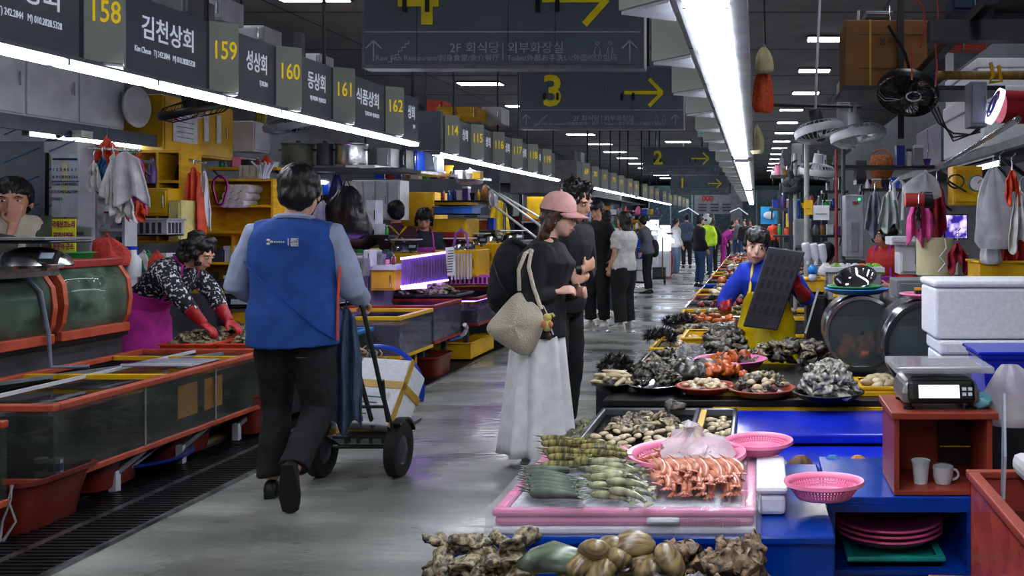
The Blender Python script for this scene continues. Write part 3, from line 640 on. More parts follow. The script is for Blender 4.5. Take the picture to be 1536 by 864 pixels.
def crate(name, label, cat, a, b, m, th=.012, open_=1, slots=0, group=None, lip=.012):      # open tray or tub with a rolled lip
    t = thing(name, label, cat, base(a, b), group); x0,y0,z0 = a; x1,y1,z1 = b; q = B()
    q.box((x0,y0,z0),(x1,y1,z0+th)); q.box((x0,y0,z0),(x0+th,y1,z1)); q.box((x1-th,y0,z0),(x1,y1,z1)); q.box((x0+th,y0,z0),(x1-th,y0+th,z1)); q.box((x0+th,y1-th,z0),(x1-th,y1,z1))
    q.build('shell', m, t)
    r = B(); e = lip
    r.box((x0-e,y0-e,z1-e),(x1+e,y0+th,z1+.003)).box((x0-e,y1-th,z1-e),(x1+e,y1+e,z1+.003)).box((x0-e,y0+th,z1-e),(x0+th,y1-th,z1+.003)).box((x1-th,y0+th,z1-e),(x1+e,y1-th,z1+.003))
    r.build('rim', m, t, bev=.004)
    if slots:
        s = B(); n = max(3, int((x1-x0)/.05))
        for i in range(n): s.box((x0+.02+(x1-x0-.04)*i/n,y0-.004,z0+.02),(x0+.02+(x1-x0-.04)*(i+.55)/n,y0,z1-.03))
        n = max(3, int((y1-y0)/.05))
        for i in range(n):
            for xx in (x0-.004, x1): s.box((xx,y0+.02+(y1-y0-.04)*i/n,z0+.02),(xx+.004,y0+.02+(y1-y0-.04)*(i+.55)/n,z1-.03))
        stuff(s.build('vent_hole', mat('slot_dark', (50,40,50), rough=.8), t))
    return t
def hanging_bag(name, label, cat, p, w, h, m, seed=0, group=None, flat=.5, handles=1, alongx=1):    # p = top hook point
    t = thing(name, label, cat, (p[0],p[1],p[2]-h), group); b = B(); rings = []; n = 36
    for i in range(12):
        v = i/11; rr = w/2*(.22+.78*math.sin(min(1,v*1.25)*PI/2)**.8)*(1 if v < .9 else 1-(v-.9)*3); z = p[2]-h*(.12+.88*v)
        fo = lambda a: 1+(.16*math.sin(7*a+seed)+.08*math.sin(11*a))*(1.1-v)
        rings.append([V((p[0]+fo(a)*(rr*math.cos(a) if alongx else rr*flat*math.cos(a)), p[1]+fo(a)*(rr*flat*math.sin(a) if alongx else rr*math.sin(a)), z)) for a in [2*PI*k/n for k in range(n)]])
    b.loft(rings); 
    for i, q in enumerate(b.v): nz = noise.noise(V((q.x*9,q.y*9,q.z*4))+V((seed,0,seed))); b.v[i] = q+(q-V((p[0],p[1],q.z)))*nz*.45
    b.build('sack', m, t)
    if handles: B().tube([V(p)+V((-w*.08,0,-h*.14)), V(p), V(p)+V((w*.08,0,-h*.14))], .006, 6).build('loop', m, t)
    return t
def garment(name, label, cat, p, w, h, m, seed=0, group=None, ax=0, taper=1.2, hem=.04, parts=None):  # cloth hanging from a point
    t = thing(name, label, cat, (p[0],p[1],p[2]-h), group); c, s_ = math.cos(ax), math.sin(ax)
    def fn(u, v):
        x = (u-.5)*w*(.55+.45*min(1,v*taper)); d = .03*math.sin(u*17+seed)*min(1,v+.3)+.03*noise.noise(V((u*4,v*3,seed))); z = p[2]-h*v-hem*math.sin(u*9+seed)*v+abs(u-.5)*-.12*(1-v)
        return (p[0]+x*c-d*s_, p[1]+x*s_+d*c, z)
    B().grid(fn, 24, 18).build('cloth', m, t, solid=.006)
    B().tube([(p[0],p[1],p[2]-.02),(p[0],p[1],p[2]+.05),(p[0]+.02*c,p[1],p[2]+.07)], .004, 5).build('hook', steel, t)
    return t
def dome_scale(label, c, r=.14, group=None, m=None):       # market scale: steel dome body, flat pan, display on the customer's side
    t = thing('scale', label, 'scale', c, group); x,y,z = c
    B().lathe([(0,.0),(r*1.05,0),(r*1.1,.015),(r*1.0,.05),(r*.8,.085),(r*.45,.11),(r*.2,.115),(r*.2,.135),(0,.135)], c, 28).build('body', steel, t)
    B().box((x-r*1.25,y-r*.95,z+.135),(x+r*1.25,y+r*.95,z+.15)).build('pan', m or white_p, t, bev=.006)
    d = B().cb((x+r*.95,y-r*.6,z+.06),(.1,.03,.07),rx=-.5).build('display', black, t); B().cb((x+r*.95,y-r*.6-.014,z+.068),(.07,.006,.035),rx=-.5).build('screen', mat('lcd_off', (150,170,180), rough=.2), d)
    for sx in (-1,1): B().cyl((x+sx*r*.8,y-r*.6,z-.012),(x+sx*r*.8,y-r*.6,z+.004),.015,n=8).build('foot', black, t)
    return t
def wire_fan(label, c, r, m, tilt=(0,0), group=None, arm=None, hubm=None):      # round caged fan; tilt turns it from facing down
    t = thing('fan', label, 'fan', c, group); R = M.Rotation(tilt[1],4,'Y') @ M.Rotation(tilt[0],4,'X'); c = V(c)
    def q(p): return c+(R @ V(p))
    B().lathe([(r,.0),(r*1.03,.012),(r*1.03,.05),(r,.06),(r*.98,.05),(r*.98,.012),(r,0)], c, 32, m=R).build('rim', m, t)
    w = B()
    for i in range(28):
        a = 2*PI*i/28; w.tube([q((r*.15*math.cos(a),r*.15*math.sin(a),-.03)), q((r*.7*math.cos(a+.2),r*.7*math.sin(a+.2),-.035)), q((r*math.cos(a+.3),r*math.sin(a+.3),.01))], .003, 4)
        w.tube([q((r*.25*math.cos(a),r*.25*math.sin(a),.11)), q((r*.8*math.cos(a),r*.8*math.sin(a),.09)), q((r*math.cos(a),r*math.sin(a),.05))], .003, 4)
    stuff(w.build('cage', m, t))
    for i in range(3):
        a = 2*PI*i/3; b = B().grid(lambda u, v: q(((.12+.8*u)*r*math.cos(a+(v-.5)*1.2*(.5+u)), (.12+.8*u)*r*math.sin(a+(v-.5)*1.2*(.5+u)), .02+.04*(v-.5))), 5, 5); b.build('blade', hubm or dgrey, t, solid=.003)
    B().ell(q((0,0,-.03)), (r*.2,r*.2,.02), R).build('hub', hubm or white_p, t); B().tube([q((0,0,.05)), q((0,0,.2))], [r*.32,r*.25], 14).build('motor', hubm or m, t)
    if arm: B().tube([q((0,0,.18)), q((0,0,.18)).lerp(V(arm),.3)+V((0,0,.05)), V(arm)], .011, 8).build('arm', m, t)
    return t
def shelf_rack(name, label, a, b, m, levels, back=1, cols=1, th=.022, face='y'):     # open wooden shelving with posts and boards
    t = thing(name, label, 'shelf', base(a, b)); x0,y0,z0 = a; x1,y1,z1 = b
    for i in range(cols+1):
        if face == 'y': x = x0+(x1-x0-th)*i/cols; B().box((x,y0,z0),(x+th,y1,z1)).build('side_panel', m, t, bev=.002)
        else: y = y0+(y1-y0-th)*i/cols; B().box((x0,y,z0),(x1,y+th,z1)).build('side_panel', m, t, bev=.002)
    for i in range(levels+1):
        z = z0+(z1-z0-th)*i/levels; B().box((x0+.001,y0+.002,z),(x1-.001,y1-.002,z+th)).build('board', m, t)
    if back:
        (B().box((x0+th,y1-.012,z0+th),(x1-th,y1-.004,z1-th)) if face == 'y' else B().box((x0+.002 if face == 'x+' else x1-.01,y0+th,z0+th),(x0+.01 if face == 'x+' else x1-.002,y1-th,z1-th))).build('back_panel', m, t)
    return t
def tank(name, label, a, b, mr, w=.035, water=.8, wm=None, rim_b=1, posts=0, gm=None, group=None):
    t = thing(name, label, 'tank', base(a, b), group); x0,y0,z0 = a; x1,y1,z1 = b
    def rim(z, h, ww):
        q = B().box((x0-.006,y0-.006,z),(x1+.006,y0+ww,z+h)).box((x0-.006,y1-ww,z),(x1+.006,y1+.006,z+h)).box((x0-.006,y0+ww,z),(x0+ww,y1-ww,z+h)).box((x1-ww,y0+ww,z),(x1+.006,y1-ww,z+h)); return q
    rim(z1-.03,.034,w).build('top_rim', mr, t, bev=.006)
    if rim_b: rim(z0,.03,w*.7).build('bottom_rim', mr, t, bev=.004)
    B().box((x0+.01,y0+.01,z0+.004),(x1-.01,y1-.01,z0+.02)).build('floor_panel', dgrey, t)
    g_ = gm or glass
    for p, q in (((x0,y0,z0+.03),(x1,y0+.008,z1-.03)),((x0,y1-.008,z0+.03),(x1,y1,z1-.03)),((x0,y0+.008,z0+.03),(x0+.008,y1-.008,z1-.03)),((x1-.008,y0+.008,z0+.03),(x1,y1-.008,z1-.03))): B().box(p, q).build('glass_pane', g_, t)
    if water: stuff(B().box((x0+.012,y0+.012,z0+.022),(x1-.012,y1-.012,z0+(z1-z0)*water)).build('water', wm or m_water, t))
    for i in range(posts): y = y0+(y1-y0)*(i+1)/(posts+1); B().box((x1-.002,y-.008,z0+.03),(x1+.004,y+.008,z1-.03)).build('seam', steel, t)
    return t
m_water = mat('tank_water', (62,68,64), (22,26,26), rough=.06, alpha=.72, scale=5, bump=.5, spec=.7, det=6)
m_water2 = mat('deep_water', (44,46,42), (10,12,12), rough=.05, alpha=.68, scale=4, bump=.6, spec=.7)
m_waterp = mat('violet_lit_water', (120,110,150), (70,66,96), rough=.08, alpha=.75, scale=5, bump=.4)  # violet light in the tanks put into the water colour
m_purple = mat('purple_led', (190,150,255), rough=.4, emit=9, ec=(170,120,255))
wood_y = mat('yellow_painted_wood', (226,176,20), (196,148,14), rough=.55, scale=9, stretch=(1,1,4), bump=.1)
m_bag = mat('translucent_bag', (214,218,226), (186,190,200), rough=.25, alpha=.55, scale=12, bump=.9)
m_bagw = mat('white_bag', (226,226,230), (204,204,210), rough=.4, alpha=.9, scale=12, bump=.7)
m_foil = mat('grey_board', (134,142,154), (120,128,140), rough=.4, scale=3)
# ================================================================ LEFT SIDE
struct(B().box((-5.7,3.2,0),(-5.62,9.75,2.95)).build('wall_1', mat('left_partition', (128,134,144), (104,110,120), rough=.7, scale=2)))
struct(B().box((-5.6,9.7,0),(-4.3,9.75,1.9)).build('wall_2', mat('left_partition2', (96,100,108), (76,80,88), rough=.7, scale=2)))
t1 = tank('fish_tank', 'long glass fish tank with orange rims beside the man in the blue vest', (-4.25,4.45,.20), (-3.35,6.45,.58), orange, .04, .86, m_water2, posts=2)
for z, y in ((.22,4.6),(.22,5.5)): pass
b = B().box((-4.2,5.35,.555),(-3.4,5.4,.58)).box((-4.2,6.1,.555),(-3.4,6.13,.58)); b.build('cross_bar', yellow, t1)
B().bar((-4.2,5.0,.572),(-3.6,6.3,.572),.02).build('divider', grey_p, t1); B().bar((-3.85,4.7,.572),(-3.85,6.4,.572),.018).build('divider', white_p, t1)
for i, (x,y) in enumerate(((-3.42,5.78),(-3.42,5.52))): B().box((-3.3635,y-.095,.31),(-3.3595,y+.095,.5)).build('yellow_card', mat('dim_yellow', (190,130,30), rough=.5), t1)
for i in range(9):
    random.seed(i+3); c = V((random.uniform(-4.1,-3.55), random.uniform(4.7,6.2), .3)); f = B().tube([c+V((-.16,.02,0)), c+V((-.05,0,0)), c+V((.08,-.02,0)), c+V((.2,.02,0))], [.01,.045,.04,.012], 10, side=(0,0,1), flat=.5)
    tag(f.build('fish', m_oyd), 'dark fish lying in the long orange rimmed tank', 'fish', 'fish in the orange rimmed tank')
for x,y in ((-3.39,4.52),(-3.47,4.53)): 
    j_ = thing('jar', 'small white and blue pot inside the orange rimmed tank, %s' % ('at its glass corner' if x > -3.45 else 'behind the corner pot'), 'pot', (x,y,.225)); B().cyl((x,y,.225),(x,y,.31),.03).build('pot', white_p, j_); B().cyl((x,y,.255),(x,y,.29),.031).build('blue_band', mat('band_blue', (20,60,120), rough=.5), j_)
p = G(225,535,.585); l = thing('plastic_sheet', 'pale grey plastic lid lying across the orange rimmed tank', 'lid', (-3.62,5.8,.585)); B().cb((-3.6,5.75,.592),(.42,.3,.01)).build('sheet', mat('lid_grey', (150,158,170), (120,128,140), rough=.25), l, bev=.004); B().cb((-3.6,5.6,.6),(.42,.012,.012)).build('lip', white_p, l)
tank('fish_tank', 'glass fish tank with orange rims cut off by the left edge of the picture', (-4.5,2.6,.19), (-3.34,4.16,.57), orange, .04, .86, m_water2)
# legs and brackets of the tank stand
for i, y in enumerate((5.02,5.6,6.2)):
    k = thing('prop_stand', ['nearest pale angled leg under the orange rimmed tank','middle pale angled leg under the orange rimmed tank','farthest pale angled leg under the orange rimmed tank'][i], 'leg', (-3.45,y,0))
    B().box((-3.47,y-.02,0),(-3.43,y+.02,.12)).build('post', white_p, k); B().bar((-3.45,y,.1),(-3.37,y+.12,.2),.025).build('brace', grey_p, k)
B().box((-4.2,4.6,.13),(-3.5,6.4,.19)).build('x', dsteel); o_ = bpy.context.scene.collection.objects[-1]; o_.name = 'support_beam'; tag(o_, 'dark steel beam under the long orange rimmed tank', 'beam')
m_tub = mat('wine_tub', (112,36,26), (84,28,22), rough=.35, scale=5)
def tub(label, c, w, d, h, m, wet=0):
    t = thing('tub', label, 'tub', c); x,y,z = c; R = []
    for k, zz in ((.84,0),(.9,h*.5),(1,h),(1.05,h),(1.05,h-.02),(.99,h-.025),(.96,h-.03),(.8,.02)):
        R.append([V((x+math.copysign(abs(math.cos(a))**.35,math.cos(a))*w/2*k, y+math.copysign(abs(math.sin(a))**.35,math.sin(a))*d/2*k, z+zz)) for a in [2*PI*i/28 for i in range(28)]])
    B().loft(R).build('shell', m, t)
    stuff(B().loft([[V((x+math.cos(a)*w/2*.86, y+math.sin(a)*d/2*.86, z+zz)) for a in [2*PI*i/20 for i in range(20)]] for zz in (.02,h*.8)]).build('water', m_water, t))
    return t
tub('wine red tub overflowing at the lower left corner under the tank', (-3.72,4.5,.0), .8, .5, .26, m_tub)
tub('wine red tub beside the overflowing tub under the tank', (-3.7,5.06,.036), .6, .42, .22, m_tub)
tub('wine red tub under the far end of the orange rimmed tank', (-3.66,5.75,.036), .45, .5, .2, m_tub)
tub('dark red bucket at the far corner of the orange rimmed tank', (-3.48,6.42,.036), .3, .4, .27, m_tub)
f = B()
for i in range(16):
    random.seed(i); x = random.uniform(-4.0,-3.35); f.tube([(x,4.235,.262),(x+random.uniform(-.01,.01),4.222,.2),(x+random.uniform(-.04,.04),4.23,.1),(x+random.uniform(-.05,.05),4.22,.01)], [.006,.004,.005,.008], 5)
tag(f.build('overflow_water', clear('splash', (225,230,235), .45, .05)), 'thin streams of water running down the wine red tub', 'water', None, 'stuff')
k = thing('basin', 'dark blue basin rim lying under the orange rimmed tank', 'basin', (-3.56,5.42,.036)); B().lathe([(.0,.0),(.22,0),(.3,.07),(.32,.075),(.32,.06),(.3,.055),(.23,-.004),(0,-.004)], (-3.62,5.4,.041), 32).build('shell', mat('navy_plastic', (20,40,130), rough=.3), k)
k = thing('slate', 'grey flat board leaning under the orange rimmed tank', 'board', (-3.55,5.25,.1)); B().cb((-3.58,5.3,.15),(.3,.34,.012),rx=.25).build('sheet', grey_p, k)
# upper tanks with arched fronts
def arch_tank(label, y0, y1, x0, x1, z0, z1):
    t = thing('arched_tank', label, 'tank', ((x0+x1)/2,(y0+y1)/2,z0)); pr = [(x1-.02,z0),(x1+.02,z0+.08),(x1+.035,z0+(z1-z0)*.45),(x1+.02,z0+(z1-z0)*.75),(x1-.05,z1)]
    for y in (y0, y1-.035):
        for (p, q) in zip(pr, pr[1:]): pass
        b = B(); out = [V((p[0]+.012,y,p[1])) for p in pr]; inn = [V((p[0]-.035,y,p[1])) for p in pr]; b.prism(out+inn[::-1], (0,.035,0)); b.build('end_frame', orange, t)
    B().box((x0,y0,z0-.03),(x1+.03,y1,z0+.03)).build('bottom_rail', orange, t, bev=.006); B().box((x0,y0,z1-.02),(x1-.02,y1,z1+.03)).build('top_rail', redp, t, bev=.006)
    b = B().loft([[V((p[0],y,p[1])) for p in pr] for y in (y0+.036, y1-.036)], closed=False, cap=False); b.build('curved_pane', clear('algae_glass', (120,150,130), .45, .1, (60,84,70), 8), t, solid=.006)
    stuff(B().prism([(x0+.02,y0+.04,z0+.03)]+[(p[0]-.02,y0+.04,min(max(p[1],z0+.03),z0+(z1-z0)*.86)) for p in pr]+[(x0+.02,y0+.04,z0+(z1-z0)*.86)], (0,y1-y0-.08,0)).build('water', m_water, t))
    B().box((x0,y0,z0),(x0+.02,y1,z1)).build('rear_panel', dgrey, t); B().cb(((x0+x1)/2,y1-.01,(z0+z1)/2),((x1-x0)*.92,.02,z1-z0)).build('end_panel', dgrey, t)
    return t
arch_tank('dark arched glass tank with orange frame below the man covering his mouth', 4.2, 5.58, -5.0, -4.22, .76, 1.17)
arch_tank('green arched glass tank with orange frame next to the woman in the floral shirt', 5.66, 6.28, -5.0, -4.24, .76, 1.19)
k = thing('tank_cabinet', 'dark base unit carrying the two arched tanks', 'base', (-4.6,5.2,0)); B().box((-5.0,4.2,.04),(-4.28,6.3,.72)).build('body', dgrey, k); B().box((-5.0,4.2,.7),(-4.24,6.3,.73)).build('ledge', black, k)
h = B().tube([(-4.28,5.2,1.22),(-4.24,5.35,1.2),(-4.18,5.45,1.05),(-4.17,5.5,.8),(-4.17,5.52,.6),(-4.0,5.6,.59)], .012, 8); tag(h.build('hose', mat('grey_hose', (120,128,150), rough=.4)), 'pale grey hose looping from the arched tank down into the long tank', 'hose')
p = W(40,382,5.15); sc_ = dome_scale('round steel scale in front of the man covering his mouth', (p.x,5.2,1.205), .17, m=dsteel)
B().box((p.x-.22,5.02,1.36),(p.x+.2,5.4,1.372)).build('upper_plate', grey_p, sc_)
k = thing('scale_shelf', 'thick steel shelf under the round scale at the left edge', 'shelf', (-4.5,5.2,1.17)); B().box((-4.75,5.0,1.2-.03),(-4.1,5.5,1.205)).build('plate', steel, k, bev=.01); B().cb((-4.12,5.25,1.16),(.03,.5,.03)).build('edge', steel, k)
# counter with oysters in front of the floral woman
k = thing('counter', 'low counter with red trays in front of the woman in the floral shirt', 'counter', (-3.8,7.3,0)); B().box((-4.2,6.5,.05),(-3.4,7.05,.5)).box((-4.2,7.05,.05),(-3.78,7.82,.5)).build('body', dgrey, k); B().box((-4.22,6.48,.5),(-3.38,7.08,.54)).box((-4.22,7.08,.5),(-3.76,7.83,.54)).build('top', grey_p, k, bev=.005); B().cb((-3.38,6.78,.52),(.02,.6,.05)).build('edge', orange, k)
for i, (x,y,w,d,l) in enumerate(((-4.02,6.72,.34,.32,'orange red tray of oysters nearest the green arched tank'),(-3.6,6.75,.38,.34,'orange red tray of oysters at the counter corner'),(-3.98,7.15,.4,.36,'orange red tray under the hands of the woman in the floral shirt'),(-3.58,7.12,.34,.3,'orange red tray of shellfish behind the corner tray'))):
    crate('tray', l, 'tray', (x-w/2,y-d/2,.545),(x+w/2,y+d/2,.6), mat('orange_tray', (206,70,36), (180,56,30), rough=.35))
    heap([OYS, OYS, OYS, CLC, OYS][i], 'oyster' if i != 3 else 'clam', 26, (x,y,.565), w*.4, d*.4, .07, .95, 'rough %s heaped in one of the orange red trays on the left counter' % ('oyster' if i != 3 else 'clam'), 'shellfish', 'shellfish on the left counter', seed=i+11)
tag(B().cyl(W(128,222,6.62), W(212,226,6.75), .01, n=6).build('hanging_rail', steel), 'thin rail carrying the gloves and pale cloths over the left stall', 'rail')
tag(B().cyl(W(268,236,7.78), W(312,246,7.85), .01, n=6).build('hanging_rail', steel), 'thin rail carrying the black coat and orange aprons', 'rail')
def digital_scale(label, c, w=.3, d=.26, mbody=None, group=None, screen_e=0, rz=0):
    t = thing('digital_scale', label, 'scale', c, group); x,y,z = c
    b = B(); b.loft([[V((x+sx*w/2*k,y+sy*d/2*k,z+zz)) for sx,sy in ((-1,-1),(1,-1),(1,1),(-1,1))] for k, zz in ((1,.018),(1,.05),(.92,.085),(.7,.098))]); b.sm = False; b.build('body', mbody or steel, t, bev=.012)
    B().box((x-w*.55,y-d*.52,z+.118),(x+w*.55,y+d*.52,z+.13)).build('pan', steel, t, bev=.005); B().cyl((x,y,z+.09),(x,y,z+.12),.03).build('stem', steel, t)
    dd = B().cb((x,y-d*.49,z+.055),(w*.86,.03,.072),rx=-.25).build('bezel', black, t, bev=.014); B().cb((x-w*.04,y-d*.49-.014,z+.058),(w*.52,.006,.04),rx=-.25).build('screen', mat('lcd', (225,235,235), rough=.25, emit=.9) if screen_e else mat('lcd_off', (150,170,180), rough=.2), dd)
    for k in range(4): B().cb((x+w*.28+.018*(k%2),y-d*.49-.015,z+.05+.016*(k//2)),(.012,.005,.01),rx=-.25).build('key', white_p, dd)
    for sx in (-1,1):
        for sy in (-1,1): B().lathe([(.012,0),(.018,0),(.018,.006),(.007,.008),(.007,.024)], (x+sx*w*.4,y+sy*d*.4,z), 10, cap=True).build('foot', black, t)
    return t
p = W(322,470,7.0); digital_scale('digital scale with blue grey top on the counter right of the floral woman', (p.x,7.55,.9-.13), .32, .3)
k = thing('stand', 'yellow and grey stand under the digital scale of the left counter', 'stand', (p.x,7.55,.54)); B().box((p.x-.12,7.45,.54),(p.x+.12,7.7,.77)).build('body', wood_y, k); B().box((p.x-.14,7.43,.75),(p.x+.14,7.72,.77)).build('top', grey_p, k)
# back shelf beam and what stands on it
k = thing('upper_shelf', 'long grey shelf over the left stall, cabinets standing on it', 'shelf', (-5.3,6.4,2.14)); B().box((-5.6,4.2,2.17),(-5.12,8.05,2.2)).build('board', dgrey, k); B().box((-5.14,4.2,2.1),(-5.1,8.05,2.2)).build('edge', mat('slate_blue', (74,84,100), rough=.4), k)
for y in (4.6,5.8,7.0,8.0): B().bar((-5.6,y,1.9),(-5.15,y,2.15),.025).build('bracket', dsteel, k)
a, b_ = wrect(0,95,60,170,-5.3,.0); cabinet('cabinet', 'dark ribbed cabinet on the long shelf at the left edge', 'cabinet', (-5.55,4.3,2.2),(-5.15,5.5,2.75), dgrey, 3, 'x+')
cabinet('meter_box', 'grey beige meter box with a dangling black cable on the left shelf', 'box', (-5.4,5.62,2.24),(-5.15,5.95,2.52), mat('beige_box', (150,152,142), rough=.5), 1, 'x+')
tag(B().tube([(-5.12,5.8,2.5),(-5.06,6.0,2.46),(-5.05,6.02,2.3),(-5.1,5.9,2.22),(-5.08,5.95,1.95),(-5.1,6.1,1.8)], .012, 6).build('cable', black), 'black cable dangling below the grey beige meter box', 'cable')
cabinet('cabinet', 'white two door cabinet on the left shelf behind the sign number 158', 'cabinet', (-5.55,6.05,2.2),(-5.15,7.6,2.72), white_p, 3, 'x+')
tag(B().lathe([(0,0),(.1,.0),(.16,.01),(.17,.03),(.16,.04),(.05,.035),(0,.04)], (-5.08,7.62,2.4), 24, m=M.Rotation(PI/2,4,'Y')).build('round_plate', white_p), 'round white lid leaning at the end of the white cabinet', 'lid')
y0 = YX(247,-5.0); k = cabinet('cabinet', 'yellow cabinet with paper notes under the sign number 159', 'cabinet', (-5.45,7.95,2.05),(-5.05,9.0,2.55), yellow, 1, 'x+')
B().box((-5.03,8.05,2.16),(-5.025,8.4,2.42)).build('notice', paper, k); B().box((-5.03,8.06,2.34),(-5.022,8.1,2.4)).build('red_mark', redink, k)
for y in (8.5,8.7): B().box((-5.03,y,2.2),(-5.025,y+.07,2.46)).build('paper_strip', paper, k)
for q in range(4): B().box((-5.026,8.1,2.2+.045*q),(-5.023,8.34,2.205+.045*q)).build('written_line', ink, k)
cabinet('meter_box', 'pale grey meter box right of the yellow cabinet with paper notes', 'box', (-5.1,9.1,2.15),(-4.9,9.4,2.45), white_p, 1, 'x+')
c = W(300,150,7.0); wire_fan('black ceiling fan hanging behind the strip light near sign number 159', (-4.55,7.6,2.35), .27, black, (.25,-.2), arm=(-4.6,7.6,3.1))
c = W(430,185,7.5); wire_fan('dark fan with pale rim hanging behind the strip light near sign number 160', (-3.95,8.0,2.27), .24, grey_p, (.2,-.15), arm=(-3.95,8.0,3.0), hubm=dgrey)
c = W(632,225,11); wire_fan('round black fan at the end of the first strip light', (c.x,11,c.z), .16, black, (1.0,.3), arm=(c.x-.1,11.2,2.5))
for i in range(3):
    c = W(360+i*4,165,9.3); tag(B().tube([c+V((.15,0,.4)), c+V((.22,0,.1)), c+V((.15,0,-.25)), c+V((-.05,0,-.38)), c+V((-.3,0,-.42))], .03, 8).build('duct_hose', mat('yellow_hose', (200,180,40), (120,110,40), rough=.4, stretch=(1,1,8))), ['outer','middle','inner'][i]+' thick yellow hose curving down below sign number 159', 'hose')
# striped board, calendar, handwritten sign
k = thing('partition', 'grey board with slanting blue stripes behind the man covering his mouth', 'board', (-5.0,6.6,.9)); p0 = W(-60,212,6.7); p1 = W(66,212,6.7); B().box((p0.x,6.7,.7),(p1.x,6.74,p0.z)).build('panel', m_foil, k)
blue_l = mat('stripe_blue', (50,84,150), rough=.5)
for i in range(7):
    z = .95+i*.2; 
    for (xa, xb, w_) in ((p0.x+.02,p1.x-.32,.012),(p1.x-.28,p1.x-.03,.007)):
        B().bar((xa,6.695,z+(xa-p0.x)*.42),(xb,6.695,z+(xb-p0.x)*.42),w_,.004,(0,1,0)).build('stripe', blue_l, k)
k = thing('column', 'whitish upright panel with faint blue lines holding the calendar', 'panel', (-4.7,6.66,.75)); a = W(66,212,6.62); b_ = W(116,212,6.62); B().box((a.x,6.62,.75),(b_.x,6.8,a.z)).build('panel', mat('offwhite', (176,180,186), (160,164,172), rough=.6, scale=3), k)
B().box((a.x+.02,6.6,.9),(a.x+.035,6.62,1.95)).build('edge_tube', black, k)
for i in range(8): B().bar((a.x+.04,6.616,1.05+i*.13),(b_.x-.01,6.616,1.13+i*.13),.008,.004,(0,1,0)).build('stripe', blue_l, k)
k = thing('calendar', 'white wall calendar with rows of dates beside the man covering his mouth', 'calendar', (-4.6,6.6,1.55)); a = W(79,231,6.6); b_ = W(120,326,6.6); B().box((a.x,6.59,b_.z),(b_.x,6.598,a.z)).build('sheet', mat('calendar_paper', (190,205,220), rough=.7), k)
B().box((a.x,6.588,a.z-.2),(b_.x,6.589,a.z-.19)).build('rule_line', blue_l, k); w_ = b_.x-a.x
B().box((a.x+w_*.38,6.5885,b_.z+.16),(a.x+w_*.6,6.5895,a.z-.06)).build('pale_column', mat('pale_yellow', (216,214,170), rough=.8), k)
n_ = 1
for r_ in range(5):
    for c_ in range(7):
        if n_ > 31: break
        text(str(n_), (a.x+w_*(.08+c_*.135), 6.586, a.z-.12-r_*.052), (1,0,0), (0,0,1), .028, ink if c_ else redink, 'date', k, 'CENTER'); n_ += 1
B().box((a.x+.01,6.585,a.z-.045),(b_.x-.01,6.587,a.z-.03)).build('heading', ink, k)
k = thing('handwritten_sign', 'yellow sign with hand painted purple Korean writing in four lines', 'sign', (-4.55,6.3,1.2)); a = W(78,328,6.3); b_ = W(113,396,6.3); B().box((a.x,6.3,b_.z),(b_.x,6.308,a.z)).build('card', mat('lemon_card', (225,225,40), rough=.5), k)
for i, st in enumerate(('국내산고노리','자연산전복','돌문어·군소','해삼·조개구이')): text(st, ((a.x+b_.x)/2, 6.296, a.z-.055-.075*i), (1,0,0), (0,0,1), .047, mat('magenta_ink', (130,20,90), rough=.6), 'lettering', k, 'CENTER', bold=.0012, sx=.62)
# white shelf rack behind
shelf_rack('wire_shelf', 'white shelf unit crowded with jars behind the hanging gloves', *[(-5.15,6.98,.9),(-4.72,7.12,1.9)], white_p, 4, 0, 2)
random.seed(2)
for i in range(14):
    x = -5.1+.28*(i%2)+.12*random.random(); lv = i//4; z = .922+.2578*lv; 
    x = (-5.1,-5.0,-4.87,-4.78)[i%4]; h_ = random.uniform(.1,.17); r_ = .03
    k = thing('jar', '%s jar on the %s board of the white shelf unit, %s' % (('white','grey','red capped','blue')[i%4], ('lowest','second','third','top')[lv], ('far left','left middle','right middle','far right')[i%4]), 'jar', (x,7.04,z)); mm = (white_p,grey_p,white_p,bluep)[i%4]
    B().lathe([(r_,0),(r_,h_*.75),(r_*.6,h_*.85)], (x,7.04,z), 14, cap=True).build('body', mm, k); B().cyl((x,7.0,z+h_*.84),(x,7.0,z+h_),r_*.62,n=10).build('cap', redp if i%4 == 2 else dgrey, k)
# hanging clothes and gloves
m_or = cloth('orange_apron', (226,76,36), (190,56,28), rough=.5); m_pk = cloth('pink_cloth', (226,90,160), (196,66,136)); m_bl = cloth('blue_cloth', (40,90,140)); m_cl = cloth('cream_cloth', (196,196,200), (170,170,178))
garment('work_glove', 'white cotton glove hanging left of the blue glove over the stall', 'glove', W(141,240,6.5), .09, .19, m_white, 1)
garment('work_glove', 'blue rubber glove hanging beside the white cotton glove', 'glove', W(154,232,6.6), .1, .24, m_bl, 2)
garment('rag', 'orange cloth hanging at the top left beside the blue glove', 'cloth', W(160,205,6.8), .2, .22, m_or, 3)
garment('towel', 'narrow white towel hanging down beside the draped pale cloth', 'towel', W(170,225,6.5), .07, .42, m_white, 4)
garment('cloth', 'large pale grey cloth draped over the hooks', 'cloth', W(188,225,6.5), .3, .36, m_cl, 5, ax=.3)
garment('cloth', 'white crumpled cloth hanging below the large pale grey cloth', 'cloth', W(187,280,6.6), .22, .22, m_white, 6, ax=-.3)
garment('apron_hung', 'pink apron hanging behind the pale cloths', 'apron', W(206,235,6.9), .18, .4, m_pk, 7)
garment('apron_hung', 'orange cloth end hanging under the pink apron', 'cloth', W(206,300,6.8), .16, .12, m_or, 8)
garment('coat', 'black coat hanging left of the orange aprons', 'coat', W(274,240,7.8), .16, .5, m_black, 9)
garment('apron_hung', 'long orange apron hanging beside the black coat', 'apron', W(291,250,7.7), .17, .56, m_or, 10)
